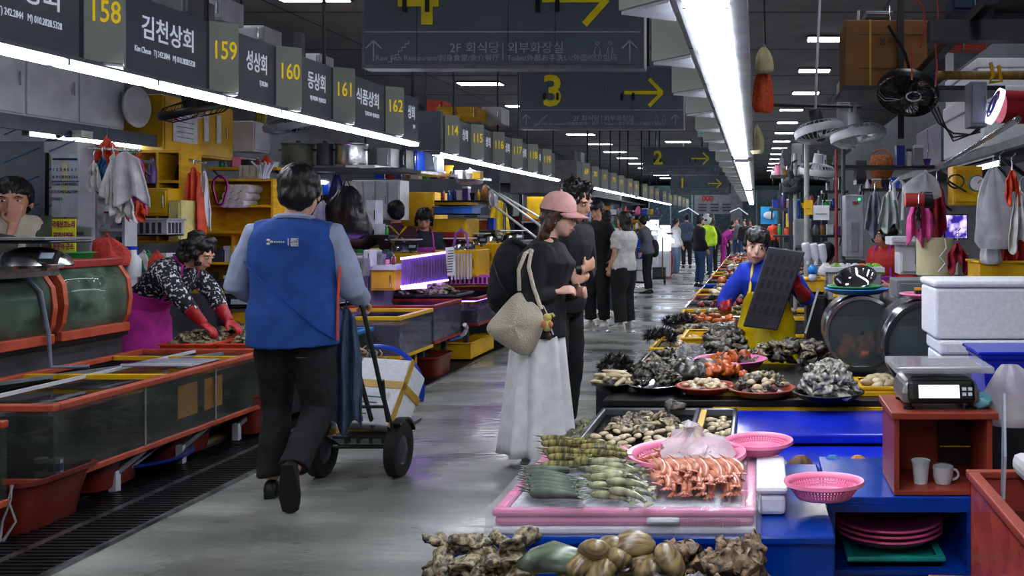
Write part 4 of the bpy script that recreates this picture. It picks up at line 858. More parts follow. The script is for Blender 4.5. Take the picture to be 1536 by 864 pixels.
garment('apron_hung', 'white plastic apron hanging right of the long orange apron', 'apron', W(306,255,7.8), .1, .48, m_bagw, 11)
garment('rag', 'red cloth hanging below the shelf near the yellow shelving', 'cloth', W(150,352,6.7), .06, .34, cloth('redcloth', (150,30,30)), 12)
# yellow shelving
shelf_rack('yellow_shelf', 'tall yellow wooden pigeonhole shelf behind the pink apron', *frect(200,225,272,365,7.7,.28), wood_y, 3, 1, 2)
shelf_rack('yellow_shelf', 'yellow wooden wall shelf with rolled white towels', *frect(308,268,410,350,8.3,.3), wood_y, 2, 1, 1)
shelf_rack('yellow_shelf', 'wide yellow shelf below the one with rolled towels', *frect(285,350,412,440,8.4,.3), wood_y, 2, 1, 2)
cabinet('cabinet', 'small yellow cabinet beside the pink apron', 'cabinet', *frect(218,282,252,324,7.5,.2), yellow, 1)
k = cabinet('cabinet', 'pale yellow narrow cabinet right of the small yellow one', 'cabinet', *frect(252,300,272,362,7.5,.2), mat('cream_yellow', (222,212,130), rough=.5), 1)
for i in range(9):
    c = W(338+12*(i%3)+4*(i//3), 305-11*(i//3) if i < 9 else 0, 8.25); q = B().cyl((c.x,8.22,c.z),(c.x,8.45,c.z),.038,n=14); tag(q.build('towel_roll', m_white), 'rolled white towel stacked on the yellow wall shelf', 'towel', 'rolled towels on the yellow shelf')
tag(B().tube([W(330,265,8.2)+V((.06*math.cos(a)*(1+.2*math.sin(3*a)),0,-.12+.13*math.sin(a))) for a in [i*.35 for i in range(40)]], .01, 6).build('pink_hose', mat('pinkhose', (220,50,170), rough=.4)), 'coiled magenta hose hanging on the yellow wall shelf', 'hose')
cabinet('toaster_box', 'pale ribbed appliance on top of the yellow wall shelf', 'appliance', *frect(358,248,388,268,8.35,.2), mat('ivory', (200,200,188), rough=.5), 3)
k = thing('straw_bundle', 'bunch of white paper tubes standing on the yellow shelf', 'tubes', W(397,268,8.3))
for i in range(14): random.seed(i); q = W(397,268,8.3); B().cyl(q+V((random.uniform(-.03,.03),random.uniform(-.03,.03),0)), q+V((random.uniform(-.11,.11),random.uniform(-.05,.05),random.uniform(.12,.16))),.009,n=6).build('tube', white_p, k)
crate('basket', 'pale grey slotted storage basket under the small yellow cabinet', 'basket', *frect(197,328,250,354,7.2,.22), mat('basket_grey', (168,170,176), rough=.5), slots=1)
tag(B().lathe([(0,0),(.035,0),(.035,.12),(.02,.16),(.02,.2)], W(228,275,7.6), 14, cap=True).build('bottle', mat('violet', (90,60,140), rough=.3)), 'violet bottle standing in the yellow pigeonhole shelf', 'bottle')
hanging_bag('net_bag', 'red net bag lying against the arched tank top', 'bag', W(160,350,6.5), .3, .24, mat('rednet', (196,60,44), (150,40,34), rough=.6, bump=.8, scale=60), 3)
k = thing('cutting_board', 'grey board leaning behind the arched tanks', 'board', W(122,395,6.4)); q = W(122,372,6.4); B().cb(q,(.14,.02,.3),ry=.1).build('board', grey_p, k, bev=.01); B().cb(q+V((0,-.012,.1)),(.05,.006,.02)).build('grip', dgrey, k)
dish('basin', 'green basin edge beside the grey cutting board', 'basin', W(117,393,6.2), .09, mat('green_plastic', (30,150,80), rough=.35), .06)
for i, (px, c_, l_) in enumerate(((187,'white','white jug behind the green arched tank'),(199,'pale','pale bottle right of the white jug'))):
    q = W(px,415,6.6); k = thing('jug', l_, 'jug', q); B().lathe([(0,0),(.05,0),(.055,.02),(.055,.12),(.025,.16),(.025,.2)], q, 16, cap=True).build('body', white_p, k); B().cyl(q+V((0,0,.19)), q+V((0,0,.215)),.028,n=12).build('cap', bluep, k)
for i, (px, c_) in enumerate(((205,(20,60,170)),(222,(30,140,90)),(236,(200,60,40)),(216,(214,214,214)))):
    q = W(px,388,6.9); hanging_bag('plastic_bag', ['blue','green','orange red','white'][i]+' crumpled plastic bag in the clutter behind the floral woman', 'bag', q+V((0,0,.06)), .2, .16, mat('bag%d' % i, c_, rough=.4, bump=.6, scale=20), i)
# second half behind the vest man
k = thing('fridge', 'white cabinet with steel trim behind the man in the blue vest', 'cabinet', (-4.6,8.9,0)); a, b_ = frect(420,205,600,430,9.6,.05)
cabinet('wall_cupboard', 'glass fronted white wall cupboard left of the yellow cabinets', 'cabinet', *frect(528,270,600,330,11.3,.3), white_p, 4)
bpy.data.objects.remove(k)
k = thing('cupboard_glass', 'panes and things behind the white wall cupboard doors', 'glass', W(560,330,9.4)); [bpy.data.objects.remove(o) for o in [k]]
hanging_bag('black_bag', 'big black sack hanging right of the vest man head', 'bag', W(520,268,9.0), .42, .58, mat('blacksack', (20,20,26), (10,10,14), rough=.3, bump=.8, scale=14), 4)
hanging_bag('blue_bag', 'dark blue bag hanging above the black sack', 'bag', W(505,255,9.1), .16, .4, mat('darkblue_bag', (28,34,90), rough=.3, bump=.6), 5)
crate('box_small', 'orange box under the black sack', 'box', *frect(512,325,530,345,9.0,.12), m_or)
garment('paper_sheet', 'white paper sheet hanging left of the black sack', 'paper', W(484,300,9.3), .22, .42, m_cl, 12, taper=3)
garment('poster', 'small violet printed poster right of the vest man head', 'poster', W(500,265,9.3), .1, .2, mat('violet_paper', (150,150,200), rough=.6), 13, taper=9, hem=0)
k = cabinet('back_counter', 'dark back counter behind the man in the blue vest', 'counter', *frect(420,380,560,470,9.0,.5), grey_p, 3)
k = cabinet('yellow_cabinet', 'low yellow cabinet with white top next to the vest man elbow', 'cabinet', *frect(556,405,592,436,8.9,.4), yellow, 1); q = k
B().box(*[V(x) for x in (frect(553,398,594,405,8.86,.46))]).build('top', white_p, k)
for i, (x0_, x1_, y_, c_, n_) in enumerate(((425,470,215,'olive','olive green storage tin on the upper shelf past the vest man'),(476,500,212,'dark','dark cooking pot on the upper shelf'),(505,550,215,'steel','wide steel pot on the upper shelf below the signs'))):
    q = W((x0_+x1_)/2,248,9.2); r_ = (x1_-x0_)/2/(F/9.2); k = thing('pot', n_, 'pot', q); mm = (mat('olive', (84,88,70), (64,68,54), rough=.6), dgrey, steel)[i]
    B().lathe([(0,0),(r_,0),(r_*1.02,.02),(r_,.19),(r_*1.06,.2),(r_*1.06,.21),(0,.215)], q, 24).build('body', mm, k); B().cyl(q+V((0,0,.21)), q+V((0,0,.24)),.02,n=8).build('lid_knob', dgrey, k)
    for sx in (-1,1): B().cb(q+V((sx*r_*1.1,0,.15)),(.05,.03,.015)).build('handle', dgrey, k)
k = thing('upper_shelf', 'long grey shelf behind the vest man head holding pots and boxes', 'shelf', (-4.2,9.4,1.95)); a = W(410,250,9.2); b_ = W(690,250,9.2); q = W(410,253,9.2); B().box((q.x,9.0,q.z-.04),(q.x+1.35,9.5,q.z)).build('board', dgrey, k); B().bar(W(540,250,9.0), W(720,270,11.5),.3,.03).build('sloping_end', steel, k)
for i, (x_, w_, c_, l_) in enumerate(((575,22,white_p,'white carton'),(600,18,dgrey,'dark green box'),(618,16,bluep,'blue tub'),(642,26,grey_p,'grey carton'),(570,10,redp,'red carton'))):
    k = cabinet('carton', '%s on the sloping steel shelf above the two stall keepers' % l_, 'box', *frect(x_-w_/2,222+i*2,x_+w_/2,255+i,9.6+i*.25,.25), c_, 1)
k = thing('bucket', 'yellow bucket on the shelf above the two stall keepers', 'bucket', W(669,268,11)); q = W(669,268,11); B().lathe([(0,0),(.06,0),(.08,.15),(.088,.152),(.088,.14)], q, 18).build('shell', yellow, k); B().tube([q+V((.085*math.cos(a),0,.15+.06*math.sin(a))) for a in [PI*i/8 for i in range(9)]], .004, 5).build('bail', dsteel, k)
hanging_bag('plastic_bag', 'white crumpled plastic bag on the shelf right of the yellow bucket', 'bag', W(705,252,11.3), .3, .2, m_bagw, 7)
# yellow block of the left stalls beyond
cabinet('yellow_cabinet', 'tall yellow cabinet behind the stall keeper in the purple apron', 'cabinet', *frect(598,288,652,405,11.7,.5), yellow, 1)
cabinet('yellow_cabinet', 'yellow cabinet with dark red lower door right of the purple apron', 'cabinet', *frect(650,328,700,364,11.0,.5), yellow, 1)
cabinet('red_cabinet', 'dark red cabinet under the yellow one right of the purple apron', 'cabinet', *frect(652,348,694,385,10.9,.05), redp, 1)
crate('crate', 'blue crate stacked on the yellow cabinet behind the scales', 'crate', *frect(650,310,708,322,10.9,.35), mat('crate_blue', (50,110,200), rough=.4)); crate('crate', 'yellow tray resting on the blue crate behind the scales', 'crate', *frect(652,304,702,309,10.9,.35), yellow)
cabinet('yellow_counter', 'yellow counter block under the nearest dome scale', 'counter', *frect(587,380,650,440,10.02,.35), yellow, 1)
cabinet('yellow_counter', 'yellow counter under the middle dome scales', 'counter', *frect(652,375,715,415,10.6,.5), yellow, 2)
cabinet('yellow_counter', 'yellow counter under the farthest dome scales', 'counter', *frect(712,365,770,405,12.2,.6), yellow, 2)
for px, Y, l_ in ((606,10.03,'nearest dome scale on the yellow counter block'),(690,10.7,'second dome scale, in front of the violet hose'),(712,11.2,'third dome scale on the yellow counters'),(737,12.3,'dome scale with green pan on the yellow counters'),(768,12.4,'farthest dome scale, by the stair rail')):
    q = W(px, {606:379,690:376,712:368,737:363,768:362}[px], Y+.15); dome_scale(l_, (q.x,Y+.15,q.z), .13, m=mat('green_pan', (60,120,100), rough=.4) if px == 737 else None)
tag(B().tube([W(680,372,10.6), W(684,350,10.6), W(692,344,10.6), W(700,350,10.6), W(702,372,10.6)], .014, 8).build('violet_hose', mat('violet_hose', (150,90,200), rough=.4)), 'violet hose arched over the second dome scale', 'hose')
# violet lit rail with shellfish display
k = thing('display_rail', 'white rail of slats lit violet in front of the yellow counter block', 'rail', W(650,435,8.9)); a = W(602,388,8.85); b_ = W(672,378,9.9)
B().bar(a, b_, .02).build('top_tube', m_purple, k); B().bar(W(602,430,8.85), W(672,420,9.9), .02).build('bottom_tube', m_purple, k)
for i in range(16): t_ = (i+.5)/16; p0_ = a.lerp(b_, t_); p1_ = W(602,430,8.85).lerp(W(672,420,9.9), t_); B().bar(p0_, p1_, .02).build('slat', mat('violet_lit_slat', (120,90,170), rough=.4), k)  # white slats, the violet light on them put into their colour
a = W(678,380,9.9); b_ = W(706,380,10.2); 
for i in range(7): t_ = i/6; p0_ = a.lerp(b_, t_); B().bar(p0_, p0_+V((0,0,-.28)), .016).build('slat', white_p, k)
B().bar(W(602,432,8.8), W(640,430,8.85), .03).build('led_tube', m_purple, k)
k = thing('price_sheet', 'white printed sheet on a stick in front of the violet rail', 'sheet', W(675,415,8.9)); q = W(676,392,8.9); B().cb(q,(.08,.008,.27),ry=-.08).build('sheet', paper, k)
for i in range(9): B().cb(q+V((.0+.002*i-.01,-.006,-.1+.025*i)),(.055,.003,.008),ry=-.08).build('printed_line', ink, k)
for i, (a, b_, mr, wm_, l_) in enumerate((((-3.75,7.2,.34),(-3.22,7.75,.6),mat('cyan_rim', (40,130,200), rough=.35),m_water,'low glass tank with light blue rim behind the hand truck'),((-4.2,7.86,.30),(-3.0,8.66,.66),yellow,m_waterp,'glass tank with yellow rims lit violet'),((-4.2,8.7,.32),(-3.0,9.5,.68),redp,m_waterp,'glass tank with dark red rims past the yellow rimmed tank'),((-3.9,9.9,.36),(-2.95,11.6,.66),redp,m_waterp,'violet lit glass tank of red sea squirts'))):
    if i == 0: a, b_ = (-3.72,7.1,.34),(-3.2,7.8,.58)
    t_ = tank('fish_tank', l_, a, b_, mr, .04, .8 if i < 3 else .55, wm_)
    if i == 3: B().box((a[0]+.05,a[1]+.02,b_[2]-.045),(b_[0]-.05,a[1]+.05,b_[2]-.03)).build('led_tube', m_purple, t_); B().box((b_[0]-.06,a[1]+.06,b_[2]-.045),(b_[0]-.04,b_[1]-.05,b_[2]-.03)).build('led_tube', m_purple, t_)
    if i == 1: B().box((a[0]+.05,a[1]+.05,b_[2]-.05),(a[0]+.3,b_[1]-.05,b_[2]-.035)).build('led_tube', m_purple, t_)
    k = thing('tank_stand', 'dark stand under the %s' % l_, 'stand', ((a[0]+b_[0])/2,(a[1]+b_[1])/2,0))
    for x in (a[0]+.1,b_[0]-.15):
        for y in (a[1]+.08,b_[1]-.08): B().box((x-.025,y-.025,0),(x+.025,y+.025,a[2]-.002)).build('leg', yellow if i == 1 else dgrey, k)
heap(SQR, 'sea_squirt', 70, (-3.4,10.6,.4), .42, .7, .1, 1.1, 'red sea squirt in the violet lit tank', 'shellfish', 'red sea squirts in the violet lit tank', 5)
heap_stuff(OYS, 'oyster_heap', 46, (-3.45,9.75,.70), .3, .22, .1, 1.2, 'grey oysters heaped above the violet lit tank of red sea squirts', 'shellfish', 6)
k = crate('oyster_tray', 'wide dark tray carrying the oysters in front of the price sheet', 'tray', (-3.85,9.5,.685),(-3.05,10.05,.72), dgrey)
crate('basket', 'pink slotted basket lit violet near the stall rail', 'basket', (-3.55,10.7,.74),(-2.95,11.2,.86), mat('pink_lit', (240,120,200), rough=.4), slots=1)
crate('basket', 'second pink basket behind the one lit violet', 'basket', (-3.6,11.35,.72),(-2.95,11.8,.8), pinkp, slots=1)
k = crate('crate', 'yellow crate on the floor beside the violet lit tank', 'crate', (-3.4,9.75,.02),(-2.98,10.6,.2), yellow); 
tag(B().tube([W(690,505,9.5), W(697,500,9.5), W(700,492,9.5), W(697,487,9.4)], .022, 8).build('drain_pipe', white_p), 'bent white drain pipe at the yellow crate', 'pipe')
tag(B().tube([W(672,510,9.3), W(690,505,9.5)], .02, 8).build('drain_pipe', bluep), 'blue drain hose joined to the white drain pipe', 'pipe')
tub('red tub on the floor under the dark red rimmed tank', (-3.12,8.95,0), .3, .5, .2, m_tub)
heap(OYD, 'crab', 14, (-3.4,7.45,.62), .2, .22, .05, 1, 'crab legs heaped on the light blue rimmed tank', 'crab', 'crabs on the blue rimmed tank', 9)
# crab heap by the vest man: thin legs
m_crab = mat('crab', (168,146,112), (92,76,54), rough=.35, scale=20)
b = B(); random.seed(8)
b.ell((0,0,.02),(.045,.035,.018),n=14,k=8)
for q in (-1,1):
    for i in range(4): a_ = .5+i*.5; b.tube([(q*.03*math.sin(a_),.03*math.cos(a_),.02),(q*.09*math.sin(a_),.08*math.cos(a_),.05),(q*.14*math.sin(a_),.13*math.cos(a_),.005)], [.006,.005,.002], 5)
CRAB = mk('crab', b, m_crab)
heap([CRAB], 'crab', 26, (-3.0,7.0,.3), .17, .17, .1, 1.0, 'pale brown crab heaped behind the hand truck', 'crab', 'crabs behind the hand truck', 10, 1.2)
crate('tub_crabs', 'grey tub holding the pale brown crabs behind the hand truck', 'tub', (-3.2,6.8,.1),(-2.8,7.2,.3), mat('grey_tub', (110,120,126), rough=.4))
cabinet('tub_stand', 'dark base under the grey crab tub', 'base', (-3.16,6.85,.0),(-2.84,7.15,.1), dgrey, 1)
# stairs with rails
k = thing('staircase', 'steel staircase rail with slanting tubes behind the woman in the pink cap', 'staircase', (-4.5,14,0))
for (x0_,y0_,x1_,y1_) in ((728,278,860,375),(748,290,850,350),(720,330,800,385),(730,300,842,385)):
    B().tube([W(x0_,y0_,14.2), W(x1_,y1_,13.2)], .018, 8).build('hand_rail', mat('rail_steel', (170,172,170), rough=.4, metal=.3), k)
for px in (757,815): q = W(px,340,14.0); B().tube([q+V((0,0,.35)), q+V((0,0,-.45))], .022, 8).build('post', chrome, k)
for i in range(9): B().box((-4.9+.17*i,14.6,1.9-.18*i),(-4.7+.17*i,15.6,1.94-.18*i)).build('step', dgrey, k)
cabinet('yellow_cabinet', 'yellow cabinet beyond the staircase rails', 'cabinet', *frect(790,295,818,330,14.8,.4), yellow, 1)
garment('yellow_coat', 'yellow raincoat hanging behind the staircase rails', 'coat', W(748,300,14.9), .4, .7, cloth('yellowcoat', (220,190,30)), 3)
garment('notice_sheet', 'white paper notice hanging over the dome scales', 'notice', W(736,285,11.6), .17, .2, paper, 3, taper=9, hem=0)
k = cabinet('grey_cabinet', 'large grey cabinet up behind the 114 to 119 signs', 'cabinet', *frect(765,240,865,290,17,.6), grey_p, 2)
cabinet('yellow_crate', 'yellow crate stacked behind the sign number 114', 'crate', *frect(655,160,716,178,11.8,.4), wood_y, 2); cabinet('carton', 'white carton behind the sign number 114', 'box', *frect(722,160,752,185,12.2,.4), white_p, 1)
# ================================================================ PEOPLE
D = math.radians
# man in the blue vest pushing the hand truck
m_vest = cloth('vest_blue', (26,74,148), (22,62,132)); m_vest2 = cloth('vest_light', (44,104,200), (36,92,186)); m_shirt = cloth('shirt_grey', (150,160,186), (134,144,170))
mx = W(440,335,4.9).x
A = human('man in a blue vest and black trousers walking away, pushing a hand truck', (mx,4.9,0), D(12), 1.74, dict(elR=(.28,.04,1.06),wrR=(.29,.22,1.0),elL=(-.275,.03,1.1),wrL=(-.18,.22,1.0),knL=(-.11,.14,.48),anL=(-.13,.1,.085),knR=(.11,.06,.45),anR=(.05,-.2,.2)),
  lean=.06, top=m_shirt, bot=m_black, shoe=m_shoe_b, hair='short', hy=.02, hp=.1, sw=.225, wide=1.2, tk=.9, vox=.008, hs=1.2, hoff=(.02,.0,.0), face=1, curl=1.0, hem=.93, topf=1.08, botf=1.13, sleeve=.93, footd={'R': (0,.22,-1)}, palms={'R': (-.4,.2,-1), 'L': (.6,.2,-1)}, hdirs={'R': (.0,.9,-.35)}, wrk=.01)
P, S, s_ = A['P'], A['S'], A['s']
def vsec(z):
    sp = A['spine']
    for a, b in zip(sp, sp[1:]):
        if a[0] <= z <= b[0]: t = (z-a[0])/(b[0]-a[0]); return (a[1]+(b[1]-a[1])*t), (a[2]+(b[2]-a[2])*t)
    return sp[0][1], sp[0][2]
b = B(); rings = []
for z, a, d in ((.79,.178,.135),(.86,.178,.135),(.95,.183,.136),(1.05,.172,.128),(1.15,.172,.126),(1.25,.186,.132),(1.32,.19,.128),(1.37,.182,.116),(1.405,.15,.10),(1.43,.10,.088)):
    rings.append([S((a*1.24*math.cos(t), d*math.sin(t)*1.18, z)) if z > .92 else P((a*1.24*math.cos(t), d*1.18*math.sin(t), z)) for t in [2*PI*i/28 for i in range(28)]])
b.loft(rings); b.tube([S((-.175,0,1.352)), S((0,0,1.385)), S((.175,0,1.352))], .084, 14)
fuse(b, 'vest', m_vest, A['root'], .009, 6, wr=(.011, 7, (1,1,.6)))
# reflective light panel: the slanting lower part of the vest back
def vb(u, v):
    z = .80+.46*v; x = (-1+2*u)*.95; zz = .80+(max(0,(1.22-.40*(u))-.80))*v; a = math.asin(max(-1,min(1,x))); w_, d_ = .186, .137
    p = (w_*1.22*math.sin(a)*1.02, -d_*1.18*math.cos(a)-.006, zz); return S(p) if zz > .92 else P(p)
m_seam = cloth('vest_seam', (16,66,156)); B().tube([vb(i/10, 1) for i in range(11)], .004, 6).build('back_seam', m_seam, A['root'])
for sx, d in ((-.185,1),):
    B().tube([S((sx*1.25*-1,-.05,1.2)), S((sx*1.22*-1,-.06,1.05)), P((sx*1.22*-1,-.07,.82))], .007, 6).build('orange_piping', m_or, A['root'])
q = S((-.055,-.158,1.325)); text('CJ', q, (1,-.07,0), (0,.1,1), .042, m_white, 'lettering', A['root'], bold=.001); bpy.data.objects.remove(A['root'].children[-1]) if False else None
for o in [o for o in A['root'].children if o.name.startswith('lettering')]: bpy.data.objects.remove(o)
b = B(); c = S((-.075,-.162,1.315)); 
for a_ in (0,2.1,4.2): b.ell(c+V((.011*math.cos(a_),0,.011*math.sin(a_))), (.01,.003,.007), n=10, k=6)
for i in range(5): b.ell(c+V((.028+.011*i,0,0)), (.0045,.003,.005), n=8, k=5)
b.build('emblem', m_white, A['root']); B().box(*[tuple(c+V(v)) for v in ((.095,-.003,-.018),(.098,.003,.018))]).build('emblem_bar', m_white, A['root'])
text('로드', c+V((.108,0,.002)), (1,-.07,0), (0,.1,1), .022, m_white, 'lettering', A['root'], bold=.001, ext=.004); text('맨인', c+V((.108,0,-.02)), (1,-.07,0), (0,.1,1), .022, m_white, 'lettering', A['root'], bold=.001, ext=.004)
B().tube([S((.085*math.cos(t),.0+.075*math.sin(t)-.01,1.44+.012*math.sin(t)*-1)) for t in [2*PI*i/20 for i in range(21)]], .016, 8, side=(0,0,1)).build('collar', m_shirt, A['root'])
for sx in (1,): B().box(*[tuple(P((x,-.148,z))) for x, z in ((.05,.745),(.11,.749))]).build('pocket_line', steel, A['root'])
# woman in pink cap
m_jk = cloth('black_jacket', (32,33,38), (22,23,27)); m_skirt = cloth('white_skirt', (236,236,238), (220,220,224)); m_cap = cloth('pink_cap', (214,164,160), (200,150,146))
wx = W(808,335,5.72).x
C_ = human('woman in a pink baseball cap, black jacket and long white skirt, carrying a woven bag', (wx,5.72,0), D(-88), 1.61, dict(elR=(.24,-.03,1.04),wrR=(.10,.13,1.10),elL=(-.2,.05,1.06),wrL=(-.03,.24,1.08),anL=(-.09,.02,.085),anR=(.09,-.02,.085)),
  lean=.14, skin='c', top=m_jk, shoe=m_shoe_w, hair='long', hm=m_brown, hy=-.1, hp=.16, fem=1, vox=.008, hem=.84, topf=1.2, sw=.19, wide=1.08, hs=1.08, hoff=(0,.03,0), curl=.8, sleeve=.96, palms={'R': (-.5,0,-.6)}, hdirs={'R': (-.2,.9,.1)}, wrk=.012)
P, S, Hp, hq, Rh = C_['P'], C_['S'], C_['Hp'], C_['hq'], C_['Rh']
def sk(t, k):
    z = 1.0-t*.93; R_ = .155+.075*t+.02*t*t; return [P(((R_+.022*(.3+t)*math.sin(9*a)+.012*t*math.sin(14*a+1))*math.cos(a)*1.05, (R_*.92+.022*(.3+t)*math.sin(9*a)+.012*t*math.sin(14*a+1))*math.sin(a), z)) for a in [2*PI*i/110 for i in range(110)]]
B().loft([sk(i/14, 0) for i in range(15)], cap=False).build('skirt', m_skirt, C_['root'], solid=.005, smooth=True)
b = B(); rings = []
for z, w_, d_ in ((.80,.2,.175),(.88,.2,.17),(.97,.19,.16)): rings.append([P((w_*math.cos(a), d_*math.sin(a), z)) for a in [2*PI*i/24 for i in range(24)]])
b.loft(rings); b.tube([S((0,0,.93)), S((0,0,1.1))], [.17*.95,.15*.95], 20); fuse(b, 'jacket_hem', m_jk, C_['root'], .009, 5, wr=(.01,10,(1,1,.5)))
b = B()
for i in range(1): b.lathe([(.0,.118),(.03,.115),(.06,.1),(.085,.07),(.096,.03),(.097,.0),(.092,0),(.08,.06),(0,.1)], (0,0,0), 28, sy=1.12)
b.v = [Hp(tuple(v+V((0,-.012,.042)))) for v in b.v]
cp = b.build('cap', m_cap, C_['root'])
b = B().grid(lambda u, v: Hp((.082*math.sin((u-.5)*2.9)*(1-.12*v), -.012+.105*math.cos((u-.5)*2.6)+.088*v*math.cos((u-.5)*2.2), .05-.022*v-.03*abs(u-.5)**1.5*2)), 16, 6); b.build('brim', m_cap, cp, solid=.005)
B().ell(Hp((0,-.012,.162)), .008*hq).build('button', m_cap, cp)
b = B(); 
for q in (-1,1): b.tube([Hp((q*(.031+.019*math.cos(t)), .096, .0+.016*math.sin(t))) for t in [2*PI*i/16 for i in range(17)]], .0015, 5); b.tube([Hp((q*.05,.095,.004)), Hp((q*.076,.03,.004)), Hp((q*.078,-.005,.002))], .0015, 5)
b.tube([Hp((-.012,.097,.003)), Hp((.012,.097,.003))], .0015, 5); b.build('glasses', dsteel, C_['root'])
B().ell(Hp((.084,.002,-.03)), .006*hq).build('earbud', white_p, C_['root'])
# woven shoulder bag
m_wov = mat('woven_bag', (216,206,186), (186,176,156), rough=.6, scale=4, bump=.3)
nt = m_wov.node_tree; br = nt.nodes.new('ShaderNodeTexVoronoi'); br.inputs['Scale'].default_value = 130; tcn = [n for n in nt.nodes if n.type == 'TEX_COORD'][0]; nt.links.new(tcn.outputs['Object'], br.inputs['Vector']); bpn = [n for n in nt.nodes if n.type == 'BUMP'][0]; nt.links.new(br.outputs['Distance'], bpn.inputs['Height']); bpn.inputs['Strength'].default_value = 1; bpn.inputs['Distance'].default_value = .004
Yb = 5.46; bag = thing('shoulder_bag', 'cream woven shoulder bag hanging at the side of the woman in the pink cap', 'bag', W(775,535,Yb))
out = [(779,432),(792,448),(812,462),(818,480),(812,505),(800,528),(789,537),(770,528),(745,512),(724,494),(738,478),(757,455)]
b = B(); ctr = W(776,487,Yb); rings = []
for k, off in ((.0,-.075),(.45,-.07),(.8,-.045),(1,-.012),(1,.012),(.8,.045),(.45,.07),(0,.075)): rings.append([ctr+(W(px,py,Yb)-ctr)*max(k,.03)+V((0,off+.008*math.sin(i*2),0)) for i, (px,py) in enumerate(out)])
o = b.loft(rings).build('bag_body', m_wov, bag, sub=2)
b = B().tube([W(779,436,Yb), W(778,405,Yb), W(788,380,Yb+.02), W(803,371,Yb+.12), W(812,375,Yb+.22)], .012, 8, side=(0,1,0)); b.build('strap', m_wov, bag)
b = B().tube([W(812,464,Yb-.03), W(800,430,Yb-.02), W(793,400,Yb), W(797,378,Yb+.04), W(803,371,Yb+.12)], .012, 8, side=(0,1,0)); b.build('strap', m_wov, bag)
k = thing('plush_charm', 'small yellow plush charm hanging from the cream woven bag', 'charm', W(822,505,Yb-.06)); c = W(821,484,Yb-.07); my = mat('plush_yellow', (226,214,120), rough=.9, bump=.6, scale=60); mo_ = mat('plush_orange', (224,140,96), rough=.9)
B().ell(c+V((0,0,.03)), (.026,.022,.024)).ell(c+V((0,0,-.015)), (.03,.022,.038)).tube([c+V((.01,0,.045)), c+V((.03,0,.05)), c+V((.04,0,.035))], .008, 6).build('body', my, k)
B().ell(c+V((-.015,-.012,-.01)), (.02,.015,.025)).ell(c+V((.02,-.01,-.01)), (.016,.012,.02)).build('belly', mo_, k); B().ell(c+V((.01,0,-.08)), (.016,.014,.022)).build('little_bear', m_brown, k); B().tube([c+V((0,0,.05)), c+V((-.02,0,.09)), c+V((-.03,0,.1))], .004, 5).build('cord', m_wov, k); B().tube([c+V((.02,0,-.03)), c+V((.035,0,-.07))], .004, 5).build('tail', white_p, k)
# man behind her
m2x = W(842,335,6.35).x
E = human('man with black tousled hair and dark jacket, arms folded, looking down at the stall', (m2x,6.35,0), D(-112), 1.735, dict(elR=(.24,.02,1.1),wrR=(.03,.19,1.12),elL=(-.25,.04,1.1),wrL=(-.02,.17,1.06)), lean=.13, top=m_jk, bot=m_black, hair='spiky', hy=-.05, hp=.36, vox=.008, hs=1.14, curl=.35, sleeve=.85, topf=1.2, sw=.215, hoff=(0,.02,0), hdirs={'R': (-1,.15,.35), 'L': (1,.1,0)}, palms={'R': (0,-1,0), 'L': (0,-1,0)})
c = E['wr']['R'].lerp(E['el']['R'], .15); d = (E['wr']['R']-E['el']['R']).normalized(); B().tube([c-d*.018, c+d*.018], .042, 14).build('watch', black, E['root'])
k = thing('backpack', 'black backpack behind the shoulder of the woman in the pink cap', 'backpack', W(765,470,6.15)); b = B(); c = W(768,415,6.2); b.ell(c, (.14,.13,.26), n=16, k=12); b.ell(c+V((-.05,-.02,-.1)), (.11,.11,.16)); fuse(b, 'pack', m_jk, k, .012, 3, wr=(.012,9,(1,1,1))); B().tube([c+V((.02,-.05,.24)), c+V((.12,-.06,.2)), c+V((.16,-.04,0))], .015, 6).build('strap', m_black, k); B().tube([c+V((-.1,-.1,.1)), c+V((-.05,-.13,-.02)), c+V((0,-.12,-.12))], .004, 5).build('zip', dsteel, k)
# couple further on
E2 = human('young man all in black with white shoes, holding a phone in the aisle', (W(896,335,13.1).x,13.1,0), D(165), 1.76, dict(elR=(.25,.0,1.1),wrR=(.13,.22,1.15),elL=(-.25,-.02,1.12),wrL=(-.24,.1,.9)), top=m_black, bot=m_black, shoe=m_shoe_w, hair='fringe', vox=.011, hs=1.08, botf=1.3, topf=1.18, hp=.3)
k = tag(B().cb(E2['wr']['R']+V((.01,-.09,.03)),(.06,.012,.1)).build('phone', mat('phone_silver', (190,192,200), rough=.2)), 'phone in the hand of the young man all in black', 'phone')
E3 = human('woman with long black hair, white t-shirt and wide black trousers in the aisle', (W(936,335,12.9).x,12.9,0), D(62), 1.61, dict(elR=(.22,.03,1.12),wrR=(.2,.12,.9),elL=(-.22,0,1.12),wrL=(-.2,.1,.88)), top=m_white, bot=m_black, shoe=m_shoe_w, hair='long', fem=1, vox=.011, sleeve=.42, botf=1.5, topf=1.3, hs=1.05)
human('person in blue jeans standing behind the woman in the white t-shirt', (W(910,335,14.6).x,14.6,0), D(10), 1.66, {}, top=m_white, bot=cloth('jeans', (58,84,124), (46,68,104)), shoe=m_shoe_w, vox=.014, face=0)
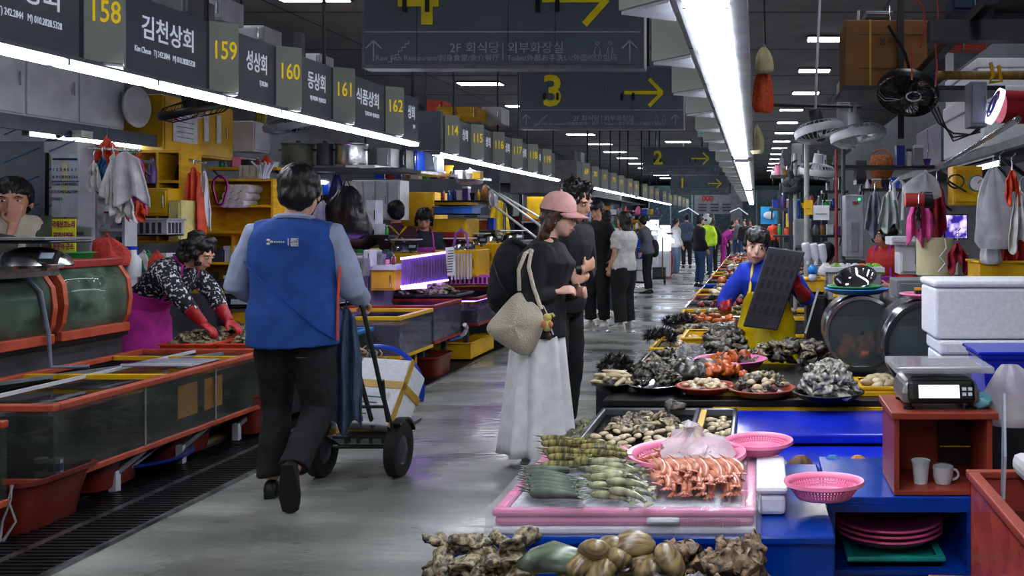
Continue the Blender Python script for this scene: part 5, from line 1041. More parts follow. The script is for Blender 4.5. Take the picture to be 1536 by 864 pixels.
# yellow apron seller
m_yap = mat('yellow_vinyl', (238,208,20), (222,190,12), rough=.3, scale=5, bump=.2); m_bls = cloth('blue_sweater', (20,60,200), (14,48,176), rough=.7)
yx = W(1150,335,6.1).x
Y1 = human('woman in a yellow apron over a blue sweater holding up a dark tray', (yx,6.1,0), D(176), 1.44, dict(elR=(.33,.04,1.1),wrR=(.29,.17,1.05),elL=(-.33,-.02,1.1),wrL=(-.24,.2,1.24)), lean=.13, skin='c', top=m_bls, bot=m_yap, shoe=rubber, hair='fringe', hy=.12, hp=.12, fem=1, vox=.008, hs=1.2, glove=m_glove, curl=.8, sleeve=.7, sw=.2, topf=1.1, hroll=-.16, hoff=(.07,.04,-.03), hdirs={'R': (.1,.7,.35), 'L': (.35,.3,.9)}, palms={'L': (.2,.9,0)}, wide=1.05)
apron(Y1, m_yap, .42, 1.22, k=1.36, bib=.13, waist=1.04, ang=108, flare=.28, wr_=.014, sm=m_yap); 
B().loft([[Y1['P']((w_*math.cos(a), d_*math.sin(a), z)) for a in [2*PI*i/30 for i in range(30)]] for z, w_, d_ in ((.42,.235,.2),(.7,.225,.18),(.95,.2,.155),(1.0,.185,.145))], cap=False).build('apron_skirt', m_yap, Y1['root'], solid=.004)
B().tube([Y1['S']((.2*math.cos(a),.15*math.sin(a),1.0)) for a in [2*PI*i/30 for i in range(31)]], .006, 6).build('apron_tie', m_yap, Y1['root'])
tr = thing('held_tray', 'dark grey egg-cell tray held up by the woman in the yellow apron', 'tray', W(1150,490,5.82)); Yt = 5.8
cs = [W(1153,370,Yt), W(1208,378,Yt-.02), W(1166,496,Yt-.02), W(1114,490,Yt)]; B().prism(cs, (0,.018,0)).build('sheet', mat('tray_dark', (44,46,56), (36,38,46), rough=.35), tr, bev=.008)
m_cell = mat('tray_cell', (22,23,30), rough=.4); e1 = cs[1]-cs[0]; e2 = cs[3]-cs[0]
for r_ in range(5):
    for c_ in range(5):
        q = cs[0]+e1*(.1+.17*c_)+e2*(.08+.155*r_)+V((0,-.004,0)); B().prism([q, q+e1*.1, q+e1*.1+e2*.11, q+e2*.11], (0,.003,0)).build('cell', m_cell, tr)
q = cs[0]+e1*.3+e2*.9+V((0,-.005,0)); text('0000', q, e1, -e2, .03, dgrey, 'lettering', tr)
# red jacket seller
r = human('seller in a red jacket and purple apron seated near the white foam boxes', (W(1348,335,7.9).x,7.9,-.02), D(130), 1.55, dict(elR=(.25,.1,1.1),wrR=(.15,.3,1.05),elL=(-.25,.1,1.1),wrL=(-.15,.3,1.05)), lean=.35, top=cloth('red_jacket', (170,36,34), (150,30,30)), hair='perm', hp=.4, vox=.012, legs=0, topf=1.25, hs=1.1)
apron(r, cloth('purple_apron', (150,50,160), (130,40,144)), .86, 1.2, k=1.42, bib=.13, waist=1.04)
# man with the hand at his face
m_ol = cloth('olive_sleeve', (78,86,74), (64,72,60)); m_cv = cloth('cream_vest', (206,202,184), (188,184,166))
Lx = W(18,335,6.42).x
Z = human('man with black hair covering his nose and mouth with one hand', (Lx,6.42,.0), D(212), 1.79, dict(elR=(.02,.24,1.15),wrR=(-.03,.215,1.37),elL=(-.3,.02,1.15),wrL=(-.1,.28,1.12)), top=m_ol, bot=m_black, hair='short', vox=.007, hs=1.3, sw=.21, hoff=(-.01,.05,-.055), curl=.3, hdirs={'R': (-.1,.05,1)}, palms={'R': (0,-1,.1)}, sleeve=.85, topf=1.2, hp=.05, wide=1.1)
b = B(); b.loft([[Z['S']((a_*1.34*math.cos(t), d_*1.36*math.sin(t), z)) for t in [2*PI*i/26 for i in range(26)]] for z, a_, d_ in ((.9,.17,.12),(1.05,.155,.115),(1.2,.16,.12),(1.3,.17,.125),(1.38,.155,.11),(1.43,.1,.085))]); fuse(b, 'vest', m_cv, Z['root'], .009, 5, wr=(.01,8,(1,1,.6)))
# woman in floral shirt bending over the oysters
m_flo = mat('floral_cloth', (206,208,214), (20,26,34), rough=.8, scale=44, lo=.56, hi=.6, det=2, bump=.1)
m_mag = cloth('magenta_apron', (186,44,150), (160,34,130)); 
Fw = human('woman in dark floral shirt and magenta apron bending over oysters with red gloves', (W(212,335,6.85).x,6.85,0), D(-95), 1.56, dict(elR=(.22,.48,1.02),wrR=(.12,.60,.80),elL=(-.2,.46,1.02),wrL=(-.1,.66,.80)), lean=.86, top=m_flo, bot=m_mag, hair='perm', vox=.009, fem=1, glove=m_glove, sleeve=.8, hp=.45, hs=1.12, topf=1.2, hdirs={'R': (0,.8,-.5), 'L': (0,.8,-.5)}, palms={'R': (0,-.3,-1), 'L': (0,-.3,-1)}, curl=.5, botf=1.25)
apron(Fw, m_mag, .35, 1.15, k=1.4, bib=.15, waist=1.05, ang=120, flare=.3)
B().loft([[Fw['P']((w_*math.cos(a)*(1+.04*math.sin(7*a)), d_*math.sin(a), z)) for a in [2*PI*i/40 for i in range(40)]] for z, w_, d_ in ((.35,.26,.22),(.6,.24,.2),(.85,.21,.17),(.98,.18,.14))], cap=False).build('apron_skirt', m_mag, Fw['root'], solid=.004)
# two stall keepers
m_mar = cloth('maroon', (70,32,40), (54,24,32)); Mk = human('stall keeper in a maroon shirt with yellow apron straps, reaching left', (W(594,335,10.5).x,10.5,0), D(35), 1.70, dict(elL=(-.28,.25,1.2),wrL=(-.38,.5,1.22),elR=(.25,.05,1.1),wrR=(.2,.25,1.0)), top=m_mar, bot=m_black, vox=.011, topf=1.15, hs=1.08)
for q in (-1,1): B().tube([Mk['S']((q*.1,-.12,1.05)), Mk['S']((q*.06,-.145,1.25)), Mk['S']((-q*.08,-.1,1.41)), Mk['S']((-q*.09,.04,1.42))], .012, 6).build('strap', yellow, Mk['root'])
Pk = human('stall keeper with long dark hair in a purple apron, looking down by the dome scales', (W(636,335,10.8).x,10.8,0), D(200), 1.62, dict(elR=(.24,.08,1.1),wrR=(.12,.28,1.0),elL=(-.24,.08,1.1),wrL=(-.14,.28,1.0)), lean=.12, top=cloth('slate_top', (52,56,72), (42,46,60)), bot=m_black, hair='bob', hp=.45, vox=.011, fem=1, topf=1.2, hs=1.1)
apron(Pk, cloth('orchid_apron', (196,84,190), (176,70,172)), .55, 1.26, k=1.38, bib=.12)
# people far down the aisle
jn = cloth('pale_jeans', (112,134,160), (92,114,142)); jd = cloth('jeans', (58,84,124)); gs = cloth('grey_shirt', (96,98,112)); 
def far(label, px, pyf, h, yaw, top, bot, hair='short', **k): 
    Y = F*H/(pyf-CY); return human(label, (W(px,335,Y).x,Y,0), D(yaw), h, k.pop('J', {}), top=top, bot=bot, hair=hair, vox=.02, face=0, topf=1.15, wrk=.004, **k)
fa = far('far man in a grey overshirt with a shoulder bag, bending by the dollies', 972, 440, 1.62, 80, gs, m_black, lean=.2)
tag(B().ell(fa['P']((.16,-.1,.98)), (.1,.16,.18)).ell(fa['P']((.17,-.1,.88)), (.09,.14,.1)).build('shoulder_bag', m_black), 'black bag at the hip of the far man in the grey overshirt', 'bag')
far('far person in a white blouse and pale jeans with short dark hair', 1014, 415, 1.6, -60, m_white, jn, shoe=m_shoe_w)
far('far man in a slate blue t-shirt, his back to the camera', 1030, 402, 1.76, 10, cloth('slate_tee', (74,84,112)), m_black, sleeve=.45)
far('far person in a black sweater and blue jeans standing in the aisle', 1049, 430, 1.63, -60, m_black, jd, hair='bob')
fh = far('far worker in a neon yellow vest and white helmet', 1060, 416, 1.66, 175, mat('neon', (200,240,40), rough=.6), jd, hair=None)
b = B().ell(fh['Hp']((0,0,.03)), (.14,.155,.15), n=16, k=12); o = b.build('helmet', white_p, fh['root']); B().ell(fh['Hp']((-.1,.06,.1)), (.045,.04,.045)).ell(fh['Hp']((.1,.06,.1)), (.045,.04,.045)).ell(fh['Hp']((.0,.14,.0)), (.05,.03,.03)).build('dark_patch', black, o)
far('far woman with long pale brown hair and a dark dress', 1068, 412, 1.62, 10, m_black, m_black, hair='long', hm=m_brown)
far('far stall keeper in a magenta jacket bending over the right stalls', 1084, 400, 1.5, -70, m_mag, m_mag, lean=.6)
far('far shopper with a violet hood among the right stalls', 1092, 396, 1.58, -90, cloth('violet_cloth', (100,50,150)), m_black, lean=.3)
far('far shopper with dark hair and grey top behind the violet hood', 1106, 392, 1.66, 150, gs, jd)
far('far shopper in a dark top right of the grey top', 1117, 394, 1.6, 160, m_black, jd)
far('far shopper in a brown top by the blue poster', 1126, 390, 1.6, 170, cloth('brown_cloth', (90,60,50)), jd)
far('far shopper in an orange jacket below the blue poster', 1160, 392, 1.62, 180, m_or, m_black)
sb = human('seated stall keeper in a slate shirt facing away behind the white squeeze bottles', (W(1240,335,9.6).x,9.6,-.35), D(-20), 1.6, {}, top=cloth('slate_top', (52,56,72)), hair='short', vox=.014, legs=0, face=0, topf=1.25, hs=1.1)
# ---------------------------------------------------------------- hand truck
ht = thing('hand_truck', 'black two wheeled hand truck carrying white foam boxes', 'hand truck', (W(560,335,5.4).x,5.4,0))
Yh = 5.25; mfr = mat('truck_frame', (40,46,46), (32,36,36), rough=.4, metal=.3)
def TP(px, py, Y=Yh): return W(px, py, Y)
B().tube([TP(591,655,5.3), TP(572,585,5.22), TP(560,530,5.15), TP(544,462,5.08), TP(539,453,5.07), TP(524,455,5.1), TP(505,458,5.1)], .013, 8).build('side_rail', mfr, ht)
B().tube([TP(560,640,5.3), TP(535,548,5.2), TP(515,470,5.12), TP(505,458,5.1)], .013, 8).build('side_rail', mfr, ht)
B().tube([TP(574,570,5.2), TP(578,612,5.25), TP(585,650,5.3)], .01, 8).build('brace', mfr, ht)
B().tube([TP(592,655,5.3), TP(500,655,5.3)], .012, 8).build('cross_bar', mfr, ht); B().tube([TP(575,670,5.3), TP(500,670,5.3)], .012, 8).build('axle', mfr, ht)
B().tube([TP(578,610,5.25), TP(500,610,5.25)], .01, 8).build('cross_bar', mfr, ht)
p0 = TP(505,650,5.32); p1 = TP(592,650,5.32); B().box((p0.x,5.3,p0.z-.02),(p1.x,5.75,p0.z)).build('toe_plate', mfr, ht)
for i in range(5): x = p0.x+.06+.07*i; B().box((x,5.28,p0.z-.05),(x+.02,5.32,p0.z-.01)).build('lug', mfr, ht)
for px in (598,483):
    c = TP(px,674,5.36); r_ = c.z; wh = B().lathe([(r_*.55,-.03),(r_*.8,-.035),(r_,-.03),(r_*1.0,.03),(r_*.8,.035),(r_*.55,.03)], c, 32, m=M.Rotation(PI/2,4,'Y')@M.Rotation(.0,4,'X')).build('wheel', rubber, ht)
    B().lathe([(0,-.04),(r_*.2,-.04),(r_*.5,-.02),(r_*.58,-.028),(r_*.58,.028),(r_*.5,.02),(r_*.2,.04),(0,.04)], c, 24, m=M.Rotation(PI/2,4,'Y')).build('hub', dgrey, wh)
    B().loft([[c+V((s__, (r_+.02+t_)*math.cos(a), (r_+.02+t_)*math.sin(a))) for s__, t_ in ((-.04,0),(.04,0),(.04,.012),(-.04,.012))] for a in [PI*.15+PI*.5*i/8 for i in range(9)]]).build('mudguard', black, ht)
m_tape = mat('packing_tape', (200,160,60), rough=.35)
def foam_box(label, a, b, m=None, rx=0, tape=1, group=None, lid=.28, lab_=0):
    t = thing('foam_box', label, 'foam box', base(a, b), group); x0,y0,z0 = a; x1,y1,z1 = b; zl = z1-(z1-z0)*lid; R = M.Translation(V(base(a,b))) @ M.Rotation(rx,4,'X') @ M.Translation(-V(base(a,b)))
    B().box((x0+.006,y0+.006,z0),(x1-.006,y1-.006,zl-.003), R).build('body', foam, t, bev=.012); B().box((x0,y0,zl),(x1,y1,z1), R).build('lid', foam, t, bev=.012)
    if tape:
        xm = (x0+x1)/2; e = .0025; h_ = .025; q = B(); ym = (y0+y1)/2
        q.box((x0-e,ym-h_,z0+.02),(x1+e,ym+h_,z1+e), R); q.build('tape_strip', m_tape, t)
    if lab_: B().box(((x0+x1)/2-.06,y0-.004,z0+.05),((x0+x1)/2+.07,y0,zl-.03), R).build('label_sheet', paper, t)
    return t
q = TP(590,552,5.45); fb = thing('foam_box', 'big white foam box with brown tape leaning on the hand truck', 'foam box', TP(585,640,5.5))
c = TP(577,600,5.5); R = M.Translation(c) @ M.Rotation(-.12,4,'Z') @ M.Rotation(-.62,4,'X') @ M.Rotation(.05,4,'Y')
B().box((-.15,-.1,-.2),(.15,.1,.2), R).build('body', foam, fb, bev=.012); B().box((-.156,-.13,-.206),(.156,-.1,.206), R).build('lid', foam, fb, bev=.01)
B().box((-.159,-.134,.02),(.159,.104,.065), R).build('tape_strip', m_tape, fb); B().box((.1555,-.135,-.21),(.159,-.09,.21), R).build('tape_strip', m_tape, fb)
B().box((-.1,-.1345,-.17),(.1,-.131,-.01), R).build('label_sheet', paper, fb)
for i in range(4): B().box((-.09+.02*(i%2),-.136,-.15+.035*i),(.0+.02*i,-.1335,-.142+.035*i), R).build('printed_line', mat('print_green', (60,120,110), rough=.7), fb)
fb2 = thing('foam_box', 'lower white foam box under the big leaning one on the hand truck', 'foam box', TP(545,650,5.5)); c = TP(543,625,5.56); R = M.Translation(c) @ M.Rotation(-.05,4,'Z') @ M.Rotation(-.55,4,'X')
B().box((-.17,-.1,-.16),(.14,.1,.16), R).build('body', foam, fb2, bev=.012); B().box((-.176,-.13,-.166),(.146,-.1,.166), R).build('lid', foam, fb2, bev=.01); B().box((-.178,-.134,.03),(.149,.1,.07), R).build('tape_strip', m_tape, fb2); B().box((-.178,-.134,-.16),(.149,-.1,-.12), R).build('tape_strip', m_tape, fb2)
tag(B().tube([TP(562+68*math.cos(a)*.98+5, 585-65*math.sin(a), 5.75) for a in [math.radians(-15+115*i/16) for i in range(17)]], .016, 8).build('blue_hose', mat('hoseblue', (20,60,190), rough=.35)), 'bright blue hose arching over the foam boxes on the hand truck', 'hose')
garment('apron_hung', 'grey blue rubber apron hanging from the hand truck handle', 'apron', TP(519,458,5.06), .16, .66, cloth('apron_blue', (70,84,110), (54,66,90), rough=.5), 4, ax=.4, taper=2.5)
garment('rag', 'dark striped cloth hanging beside the rubber apron', 'cloth', TP(530,540,5.12), .1, .3, cloth('darkcloth', (40,44,54)), 6)
# ================================================================ RIGHT SIDE
m_blt = mat('blue_board', (8,66,170), (4,48,140), rough=.18, scale=3, bump=.15, bs=6); m_navy = mat('royal_blue', (20,44,200), (14,34,170), rough=.2, scale=5, bump=.2)
m_cnt = mat('dark_counter', (38,40,44), (24,26,30), rough=.35, scale=6)
# blue table
t = thing('blue_table', 'glossy blue table carrying the pink prawn tray', 'table', (-.25,2.8,0)); B().box((-.7,2.46,.6),(.21,3.2,.625)).build('top', m_blt, t, bev=.006); B().box((-.69,2.47,.06),(.205,2.49,.6)).build('front_panel', m_blt, t); B().box((.185,2.49,.06),(.205,3.18,.6)).build('side_panel', m_blt, t); B().box((-.69,2.49,.06),(-.67,3.18,.6)).build('side_panel', m_blt, t)
for x in (-.66,.17):
    for y in (2.52,3.12): B().box((x-.02,y-.02,0),(x+.02,y+.02,.6)).build('leg', dgrey, t)
t = thing('blue_shelf', 'open fronted blue shelf unit holding stacked pink plates', 'shelf', (.44,3.05,0)); B().box((.22,2.83,.595),(.66,3.32,.62)).build('top', m_blt, t, bev=.004)
for a, b in (((.22,2.83,.05),(.24,3.3,.595)),((.64,2.83,.05),(.66,3.3,.595)),((.24,3.28,.05),(.64,3.3,.595)),((.24,2.84,.38),(.64,3.28,.395))): B().box(a, b).build('panel', m_blt, t)
B().box((.22,2.826,.575),(.66,2.842,.597)).build('front_rail', m_blt, t)
for i in range(3): dish('plate', ['lowest','middle','topmost'][i]+' pink plate of the stack inside the blue shelf', 'plate', (.43,3.045,.43+.017*i), .165, mat('deep_pink', (214,92,140), (196,80,126), rough=.3), .03)
crate('tray', 'teal tray under the pink plates in the blue shelf', 'tray', (.29,2.87,.396),(.57,3.2,.425), mat('teal', (20,150,140), rough=.35))
t = thing('low_blue_base', 'blue base under the front shellfish trays', 'base', (-.3,2.1,0)); B().box((-.8,1.7,.02),(.1,2.3,.52)).build('body', dgrey, t); B().box((-.82,1.68,.52),(.12,2.3,.56)).build('top', m_blt, t)
# foreground shellfish on a rack
dish('platter', 'steel platter of shellfish along the bottom edge of the picture', 'platter', (-.35,2.05,.563), .42, steel, .03, ry=.2)
BIG = [oy(i+70, (.1,.055,.035), .03, 13, None, 26, 16) for i in range(4)]
random.seed(21)
for i in range(30):
    px = 655+(i%10)*15; y_ = 2.1+.06*(i//10); put(BIG[i%4], 'oyster', ((px-CX)/F*y_+random.uniform(-.01,.01), y_, .60+.032*(i//10)+.02*math.sin(i*2)), (random.uniform(-.6,.6),random.uniform(-.6,.6),random.uniform(0,6)), random.uniform(.42,.62), 'rugged olive brown oyster in the left heap at the bottom edge', 'oyster', 'oysters in the left heap at the bottom edge')
CB = [clam(i+5, m_clam, (.062,.05,.032)) for i in range(2)]
CPOS = [(918,815,.115),(875,838,.1),(960,832,.115),(905,850,.08),(940,855,.09),(985,850,.08),(860,855,.07),(890,825,.1),(968,858,.085),(925,838,.1),(950,815,.1),(995,838,.08)]
for i, (px,py,z_) in enumerate(CPOS):
    q = W(px,py,2.12-.03*(i%2)); put(CB[i%2], 'clam', q-V((0,0,.03)), (random.uniform(-.5,.9),random.uniform(-.5,.5),random.uniform(0,6)), random.uniform(.6,.85), 'smooth tan striped clam in the middle heap at the bottom edge', 'clam', 'tan clams in the middle heap at the bottom edge')
b = B().tube([(-.09,0,.02),(-.06,0,.03),(-.02,.004,.04),(.03,0,.035),(.07,0,.028),(.1,0,.02)], [.01,.026,.033,.026,.014,.004], 16, side=(0,0,1), flat=1.2); me = mk('whelk', b, m_fish)
q = W(840,835,2.1); put(me, 'whelk', q-V((0,0,.045)), (0,.1,.1), 1.05, 'long green grey pointed shell between the oysters and the tan clams', 'shell')
CON = [oy(i+90, (.07,.06,.05), .05, 16, mat('encrusted', (150,122,92), (30,28,24), rough=.45, scale=26, bump=1, det=9), 26, 16, 'oyster') for i in range(3)]
for i in range(15):
    px = 1020+(i%5)*25; y_ = 2.1+.05*(i//5); put(CON[i%3], 'oyster', ((px-CX)/F*y_, y_, .585+.036*(i//5)+.025*math.sin(i)), (random.uniform(-1,1),random.uniform(-1,1),random.uniform(0,6)), random.uniform(.42,.68), 'dark encrusted oyster clump in the right heap at the bottom edge', 'oyster', 'encrusted oysters in the right heap at the bottom edge')
for i in range(14):
    px = 645+i*9.5; put(random.choice(SQ), 'sea_squirt', ((px-CX)/F*1.93, 1.93+.02*(i%2), .655), (0,random.uniform(0,6),random.uniform(0,6)), .8, 'orange sea squirt along the bottom edge of the picture', 'sea squirt', 'orange sea squirts at the bottom edge')
heap(OYD, 'oyster', 26, (-.2,1.98,.6), .2, .06, .05, .9, 'small dark oyster under the tan clams', 'oyster', 'small dark oysters under the tan clams', 31)
# prawn tray
m_pt = mat('tray_pink', (236,140,180), (220,120,166), rough=.35)
t = thing('prawn_tray', 'wide pink tray wrapped in clear film with four heaps of prawns', 'tray', (-.35,2.78,.626)); B().box((-.7,2.47,.627),(.0,3.13,.645)).build('foam_base', foam, t, bev=.005)
B().box((-.695,2.475,.646),(-.005,3.125,.672)).build('tray_body', m_pt, t, bev=.012); 
q = B().box((-.70,2.47,.672),(.0,2.50,.692)).box((-.70,3.10,.672),(.0,3.13,.692)).box((-.70,2.5,.672),(-.67,3.1,.692)).box((-.03,2.5,.672),(.0,3.1,.692)); q.build('tray_rim', m_pt, t, bev=.008)
B().box((-.66,2.51,.673),(-.04,3.09,.688)).build('crushed_ice', mat('ice', (226,230,236), (190,198,212), rough=.15, scale=30, bump=.8), t)
B().grid(lambda u, v: (-.712+.724*u+.004*noise.noise(V((u*9,v*9,0))), 2.458+.68*v, .696+.010*noise.noise(V((u*14,v*14,3)))-.0*(u)), 50, 50).build('film', film, t)
B().grid(lambda u, v: (-.712+.724*u, 2.456+.006*noise.noise(V((u*20,v*3,5))), .625+.073*v), 40, 4).build('film_skirt', film, t)
B().grid(lambda u, v: (-.714+.006*noise.noise(V((u*20,v*3,6))), 2.456+.68*u, .625+.073*v), 40, 4).build('film_skirt', film, t); B().grid(lambda u, v: (.014+.006*noise.noise(V((u*20,v*3,6))), 2.456+.68*u, .625+.073*v), 40, 4).build('film_skirt', film, t)
B().cb((-.245,2.462,.665),(.09,.02,.018)).build('white_clip', white_p, t, bev=.008)
s_ = B(); 
for i in range(40): s_.box((-.2+.004*i,2.464,.65),(-.198+.004*i,2.47,.668))
stuff(s_.build('slot', mat('slot_pink', (170,90,130), rough=.6), t))
PG, PYL, PW, PO = prawn(m_prg, .15, bend=.55, legs=0), prawn(m_pry, .17, bend=.5, legs=0), prawn(m_prw, .15, bend=.9), prawn(m_pro, .135, bend=.8)
random.seed(4)
for i in range(14):    # dark grey
    q = G(790+random.uniform(-6,6), 711+i*2.9, .71); put(PG, 'prawn', q+V((.0,0,.012*(i%2)-.004)), (random.uniform(-.3,.3),0,random.uniform(-.1,.12)), 1.0, 'dark grey blue prawn in the left front heap on the pink tray', 'prawn', 'dark prawns in the left front heap')
for i in range(20):
    q = G(822+(i%2)*42+random.uniform(-12,12), 674+i*1.5, .71); put(PYL, 'prawn', q+V((0,0,.018*(i%3)-.004)), (random.uniform(-.5,.5),0,random.uniform(-.15,.2)), .92, 'yellow banded tiger prawn in the back left heap on the pink tray', 'prawn', 'tiger prawns in the back left heap')
for i in range(20):
    q = G(884+(i%2)*22+random.uniform(-8,8), 707+i*2.1, .71); put(PW, 'prawn', q+V((0,0,.016*(i%3)-.004)), (random.uniform(-.4,.4),0,random.uniform(-.1,.5)), .85, 'pale green prawn in the middle heap on the pink tray', 'prawn', 'pale prawns in the middle heap')
for i in range(32):
    q = G(975+(i%16)*7.6, 711+9*(i//16), .71); put(PO, 'prawn', q+V((0,0,.02*(1-i//16)+.006*(i%2))), (random.uniform(-.3,.3),0,-.85+random.uniform(-.12,.12)), 1.1, 'orange pink prawn in the right heap on the pink tray', 'prawn', 'orange prawns in the right heap')
# round pink baskets
def colander(label, c, r, tilt=0, h=.05, m=pinkp):
    t = thing('basket', label, 'basket', c); R = M.Rotation(tilt,4,'X'); c = V(c)
    B().lathe([(0,.0),(r*.7,.0),(r*.74,.004),(r*.78,.012)], c, 40, m=R).build('bottom', m, t, solid=.003)
    B().lathe([(r*.9,h*.72),(r,h),(r*1.06,h+.002),(r*1.07,h-.006),(r*1.0,h-.010)], c, 40, m=R).build('rim', m, t, solid=.003)
    b = B(); n = 64
    for i in range(n):
        a = 2*PI*i/n; p0 = c+(R @ V((r*.77*math.cos(a),r*.77*math.sin(a),.01))); p1 = c+(R @ V((r*.91*math.cos(a),r*.91*math.sin(a),h*.74))); b.bar(p0, p1, .006, .003)
    for k in (.33,.66): rr = r*(.77+.14*k); zz = .01+(h*.74-.01)*k; b.lathe([(rr-.002,zz-.002),(rr+.002,zz-.002),(rr+.002,zz+.002),(rr-.002,zz+.002),(rr-.002,zz-.002)], c, 40, m=R)
    stuff(b.build('lattice', m, t)); return t
q = G(1030,700,.70); colander('pink round basket holding a knotted clear bag on the prawn tray', (q.x,q.y+.0,.695), .172)
m_bagc = clear('clear_bag', (236,232,236), .5, .15, (214,206,212), 14, .8)
cq = V((q.x+.03,q.y+.0,.715)); t = thing('clear_bag', 'knotted clear plastic bag of shrimp in the pink round basket', 'bag', cq); b = B().lathe([(0,0),(.09,0),(.11,.02),(.1,.05),(.07,.07),(.03,.085),(.02,.1),(.035,.115),(.02,.12),(0,.12)], cq, 40); jig(b, .03, 14, 3); jig(b, .014, 45, 4); b.build('bag', m_bagc, t)
heap([PO], 'prawn', 16, (q.x-.03,q.y-.02,.712), .1, .07, .03, .5, 'small shrimp inside the pink round basket', 'shrimp', 'small shrimp in the pink round basket', 8)
q = G(1138,672,.72); colander('pink round basket at the back right corner of the prawn tray', (q.x,q.y,.71), .105, 0, .035)
q = G(1218,726,.66); colander('pink lattice basket standing tilted at the edge of the blue table', (.195,2.68,.665), .108, -.06, .045)
q = G(880,668,.70); dish('plate', 'pink plate under the film behind the tiger prawns', 'plate', (-.52,3.0,.69), .1, pinkp, .02)
foam_box('low white foam tray with a lid right of the prawn tray', (-.0,2.62,.628),(.09,2.98,.71), tape=0)
# clutter behind the blue table, clams tank and blue covers
m_stl = mat('mesh_steel', (120,124,128), (90,94,98), rough=.3, metal=.6)
t = tank('shellfish_tank', 'shallow glass case of clams with a steel edge behind the prawn tray', (-.7,3.5,.42),(-.26,4.28,.6), m_stl, .015, .75, m_water)
heap(CLC, 'clam', 60, (-.48,3.88,.555), .19, .33, .02, .55, 'pale clam in the shallow glass case', 'clam', 'pale clams in the shallow glass case', 41, .3); heap(OYS, 'oyster', 16, (-.48,4.05,.565), .17, .2, .02, .7, 'oyster lying among the pale clams in the glass case', 'oyster', 'oysters among the pale clams', 42)
t = tank('shellfish_tank', 'narrow glass case with a yellow bar beside the clam case', (-.25,3.5,.42),(-.09,4.28,.6), m_stl, .015, .8, m_water); B().box((-.245,3.55,.59),(-.22,4.2,.612)).build('yellow_bar', yellow, t)
heap(CLC, 'clam', 24, (-.16,3.9,.57), .06, .3, .01, .5, 'small pale shell in the narrow glass case', 'clam', 'small shells in the narrow glass case', 43, .3)
put(OYD[0], 'sea_urchin', (-.37,4.2,.61), (0,0,0), 1.1, 'single round grey shell on the rear rim of the clam case', 'shell')
put(SQ[0], 'sponge', (-.30,3.62,.6), (0,0,0), 1.0, 'brown lump on the front rim of the clam case', 'sea squirt')
t = thing('blue_cover', 'bright blue stepped cover boards behind the prawn tray', 'cover', (.25,3.8,.5)); B().box((-.085,3.76,.56),(.62,4.24,.6)).build('rear_board', m_navy, t, bev=.008); B().box((-.08,3.42,.51),(.62,3.755,.555)).build('front_board', m_navy, t, bev=.008); B().box((-.08,3.42,.1),(.62,3.44,.51)).build('front_panel', m_cnt, t)
t = thing('counter', 'dark counter base under the clam cases and blue boards', 'counter', (0,3.9,0)); B().box((-.68,3.52,.03),(.6,4.26,.41)).build('body', m_cnt, t); B().box((-.69,3.51,.40),(.61,4.27,.415)).build('top', dsteel, t)
for i, (x, c_, l_) in enumerate(((-.02,(40,110,200),'blue'),(.06,(200,200,205),'white'),(.16,(120,90,60),'brown'),(.27,(60,130,190),'pale blue'),(.36,(210,150,60),'yellow'))): hanging_bag('wrapped_bundle', 'small %s crumpled bundle between the blue table and the blue boards' % l_, 'bundle', (x,3.3,.64), .1, .08, mat('bnd%d' % i, c_, rough=.4, bump=.7, scale=30), i, handles=0)
# greenish oysters hanging at the aisle edge
heap([oy(i+120,(.08,.04,.025),.03,16,mat('mossy_shell', (132,128,96),(40,44,34),rough=.4,scale=24,bump=1,det=8),nm='oyster') for i in range(3)], 'oyster', 26, (-.76,4.15,.42), .07, .42, .08, .8, 'mossy green oyster bunched along the aisle edge of the counter', 'oyster', 'mossy oysters at the aisle edge', 51, .8)
t = thing('ledge', 'low dark ledge along the aisle holding mossy oysters', 'ledge', (-.77,4.15,0)); B().box((-.86,3.7,.05),(-.70,4.65,.38)).build('body', m_cnt, t); B().box((-.87,3.69,.38),(-.70,4.66,.41)).build('top', dsteel, t)
# row of plates in front of the seller
t = thing('counter', 'black counter with a yellow edge bar holding the shellfish plates before the seller', 'counter', (0,4.8,0)); B().box((-.7,4.34,.05),(.82,5.45,.6)).build('body', m_cnt, t); B().box((-.71,4.33,.6),(.83,5.46,.63)).build('top', black, t, bev=.004); B().box((-.2,4.30,.56),(.7,4.325,.60)).build('edge_bar', yellow, t); B().box((-.2,4.42,.632),(.7,4.45,.65)).build('rear_bar', yellow, t)
terr = mat('terracotta_plate', (160,62,40), (140,52,34), rough=.35)
def plate_of(label, px, py, r, z, m, ms, nm, n, sc, l2, gp, seed, zh=.05, cat='clam', tilt=.5):
    c = G(px, py, z); dish('plate', label, 'plate', c, r, m, .03); heap(ms, nm, n, c+V((0,0,.018)), r*.78, r*.78, zh, sc, l2, cat, gp, seed, tilt)
plate_of('thin dark plate of long pale razor clams at the aisle corner', 921, 583, .1, .635, black, [oy(130,(.075,.016,.014),.006,14,m_cream,nm='razor_clam')], 'razor_clam', 14, .85, 'long pale razor clam on the corner plate', 'razor clams on the corner plate', 61, .05, 'clam', .25)
plate_of('steel plate heaped with small dark whelks', 985, 585, .13, .635, steel, OYD, 'whelk', 60, .6, 'small dark whelk on the steel plate', 'whelks on the steel plate', 62, .09, 'whelk')
plate_of('terracotta plate of peeled pale shellfish', 1058, 588, .13, .645, terr, CLC, 'clam', 30, .5, 'peeled pale shellfish on the terracotta plate', 'peeled shellfish on the terracotta plate', 63, .02)
plate_of('terracotta plate heaped with striped grey clams', 1143, 592, .15, .645, terr, CLM+CLC+OYD, 'clam', 60, .55, 'striped grey clam on the second terracotta plate', 'clams on the second terracotta plate', 64, .07)
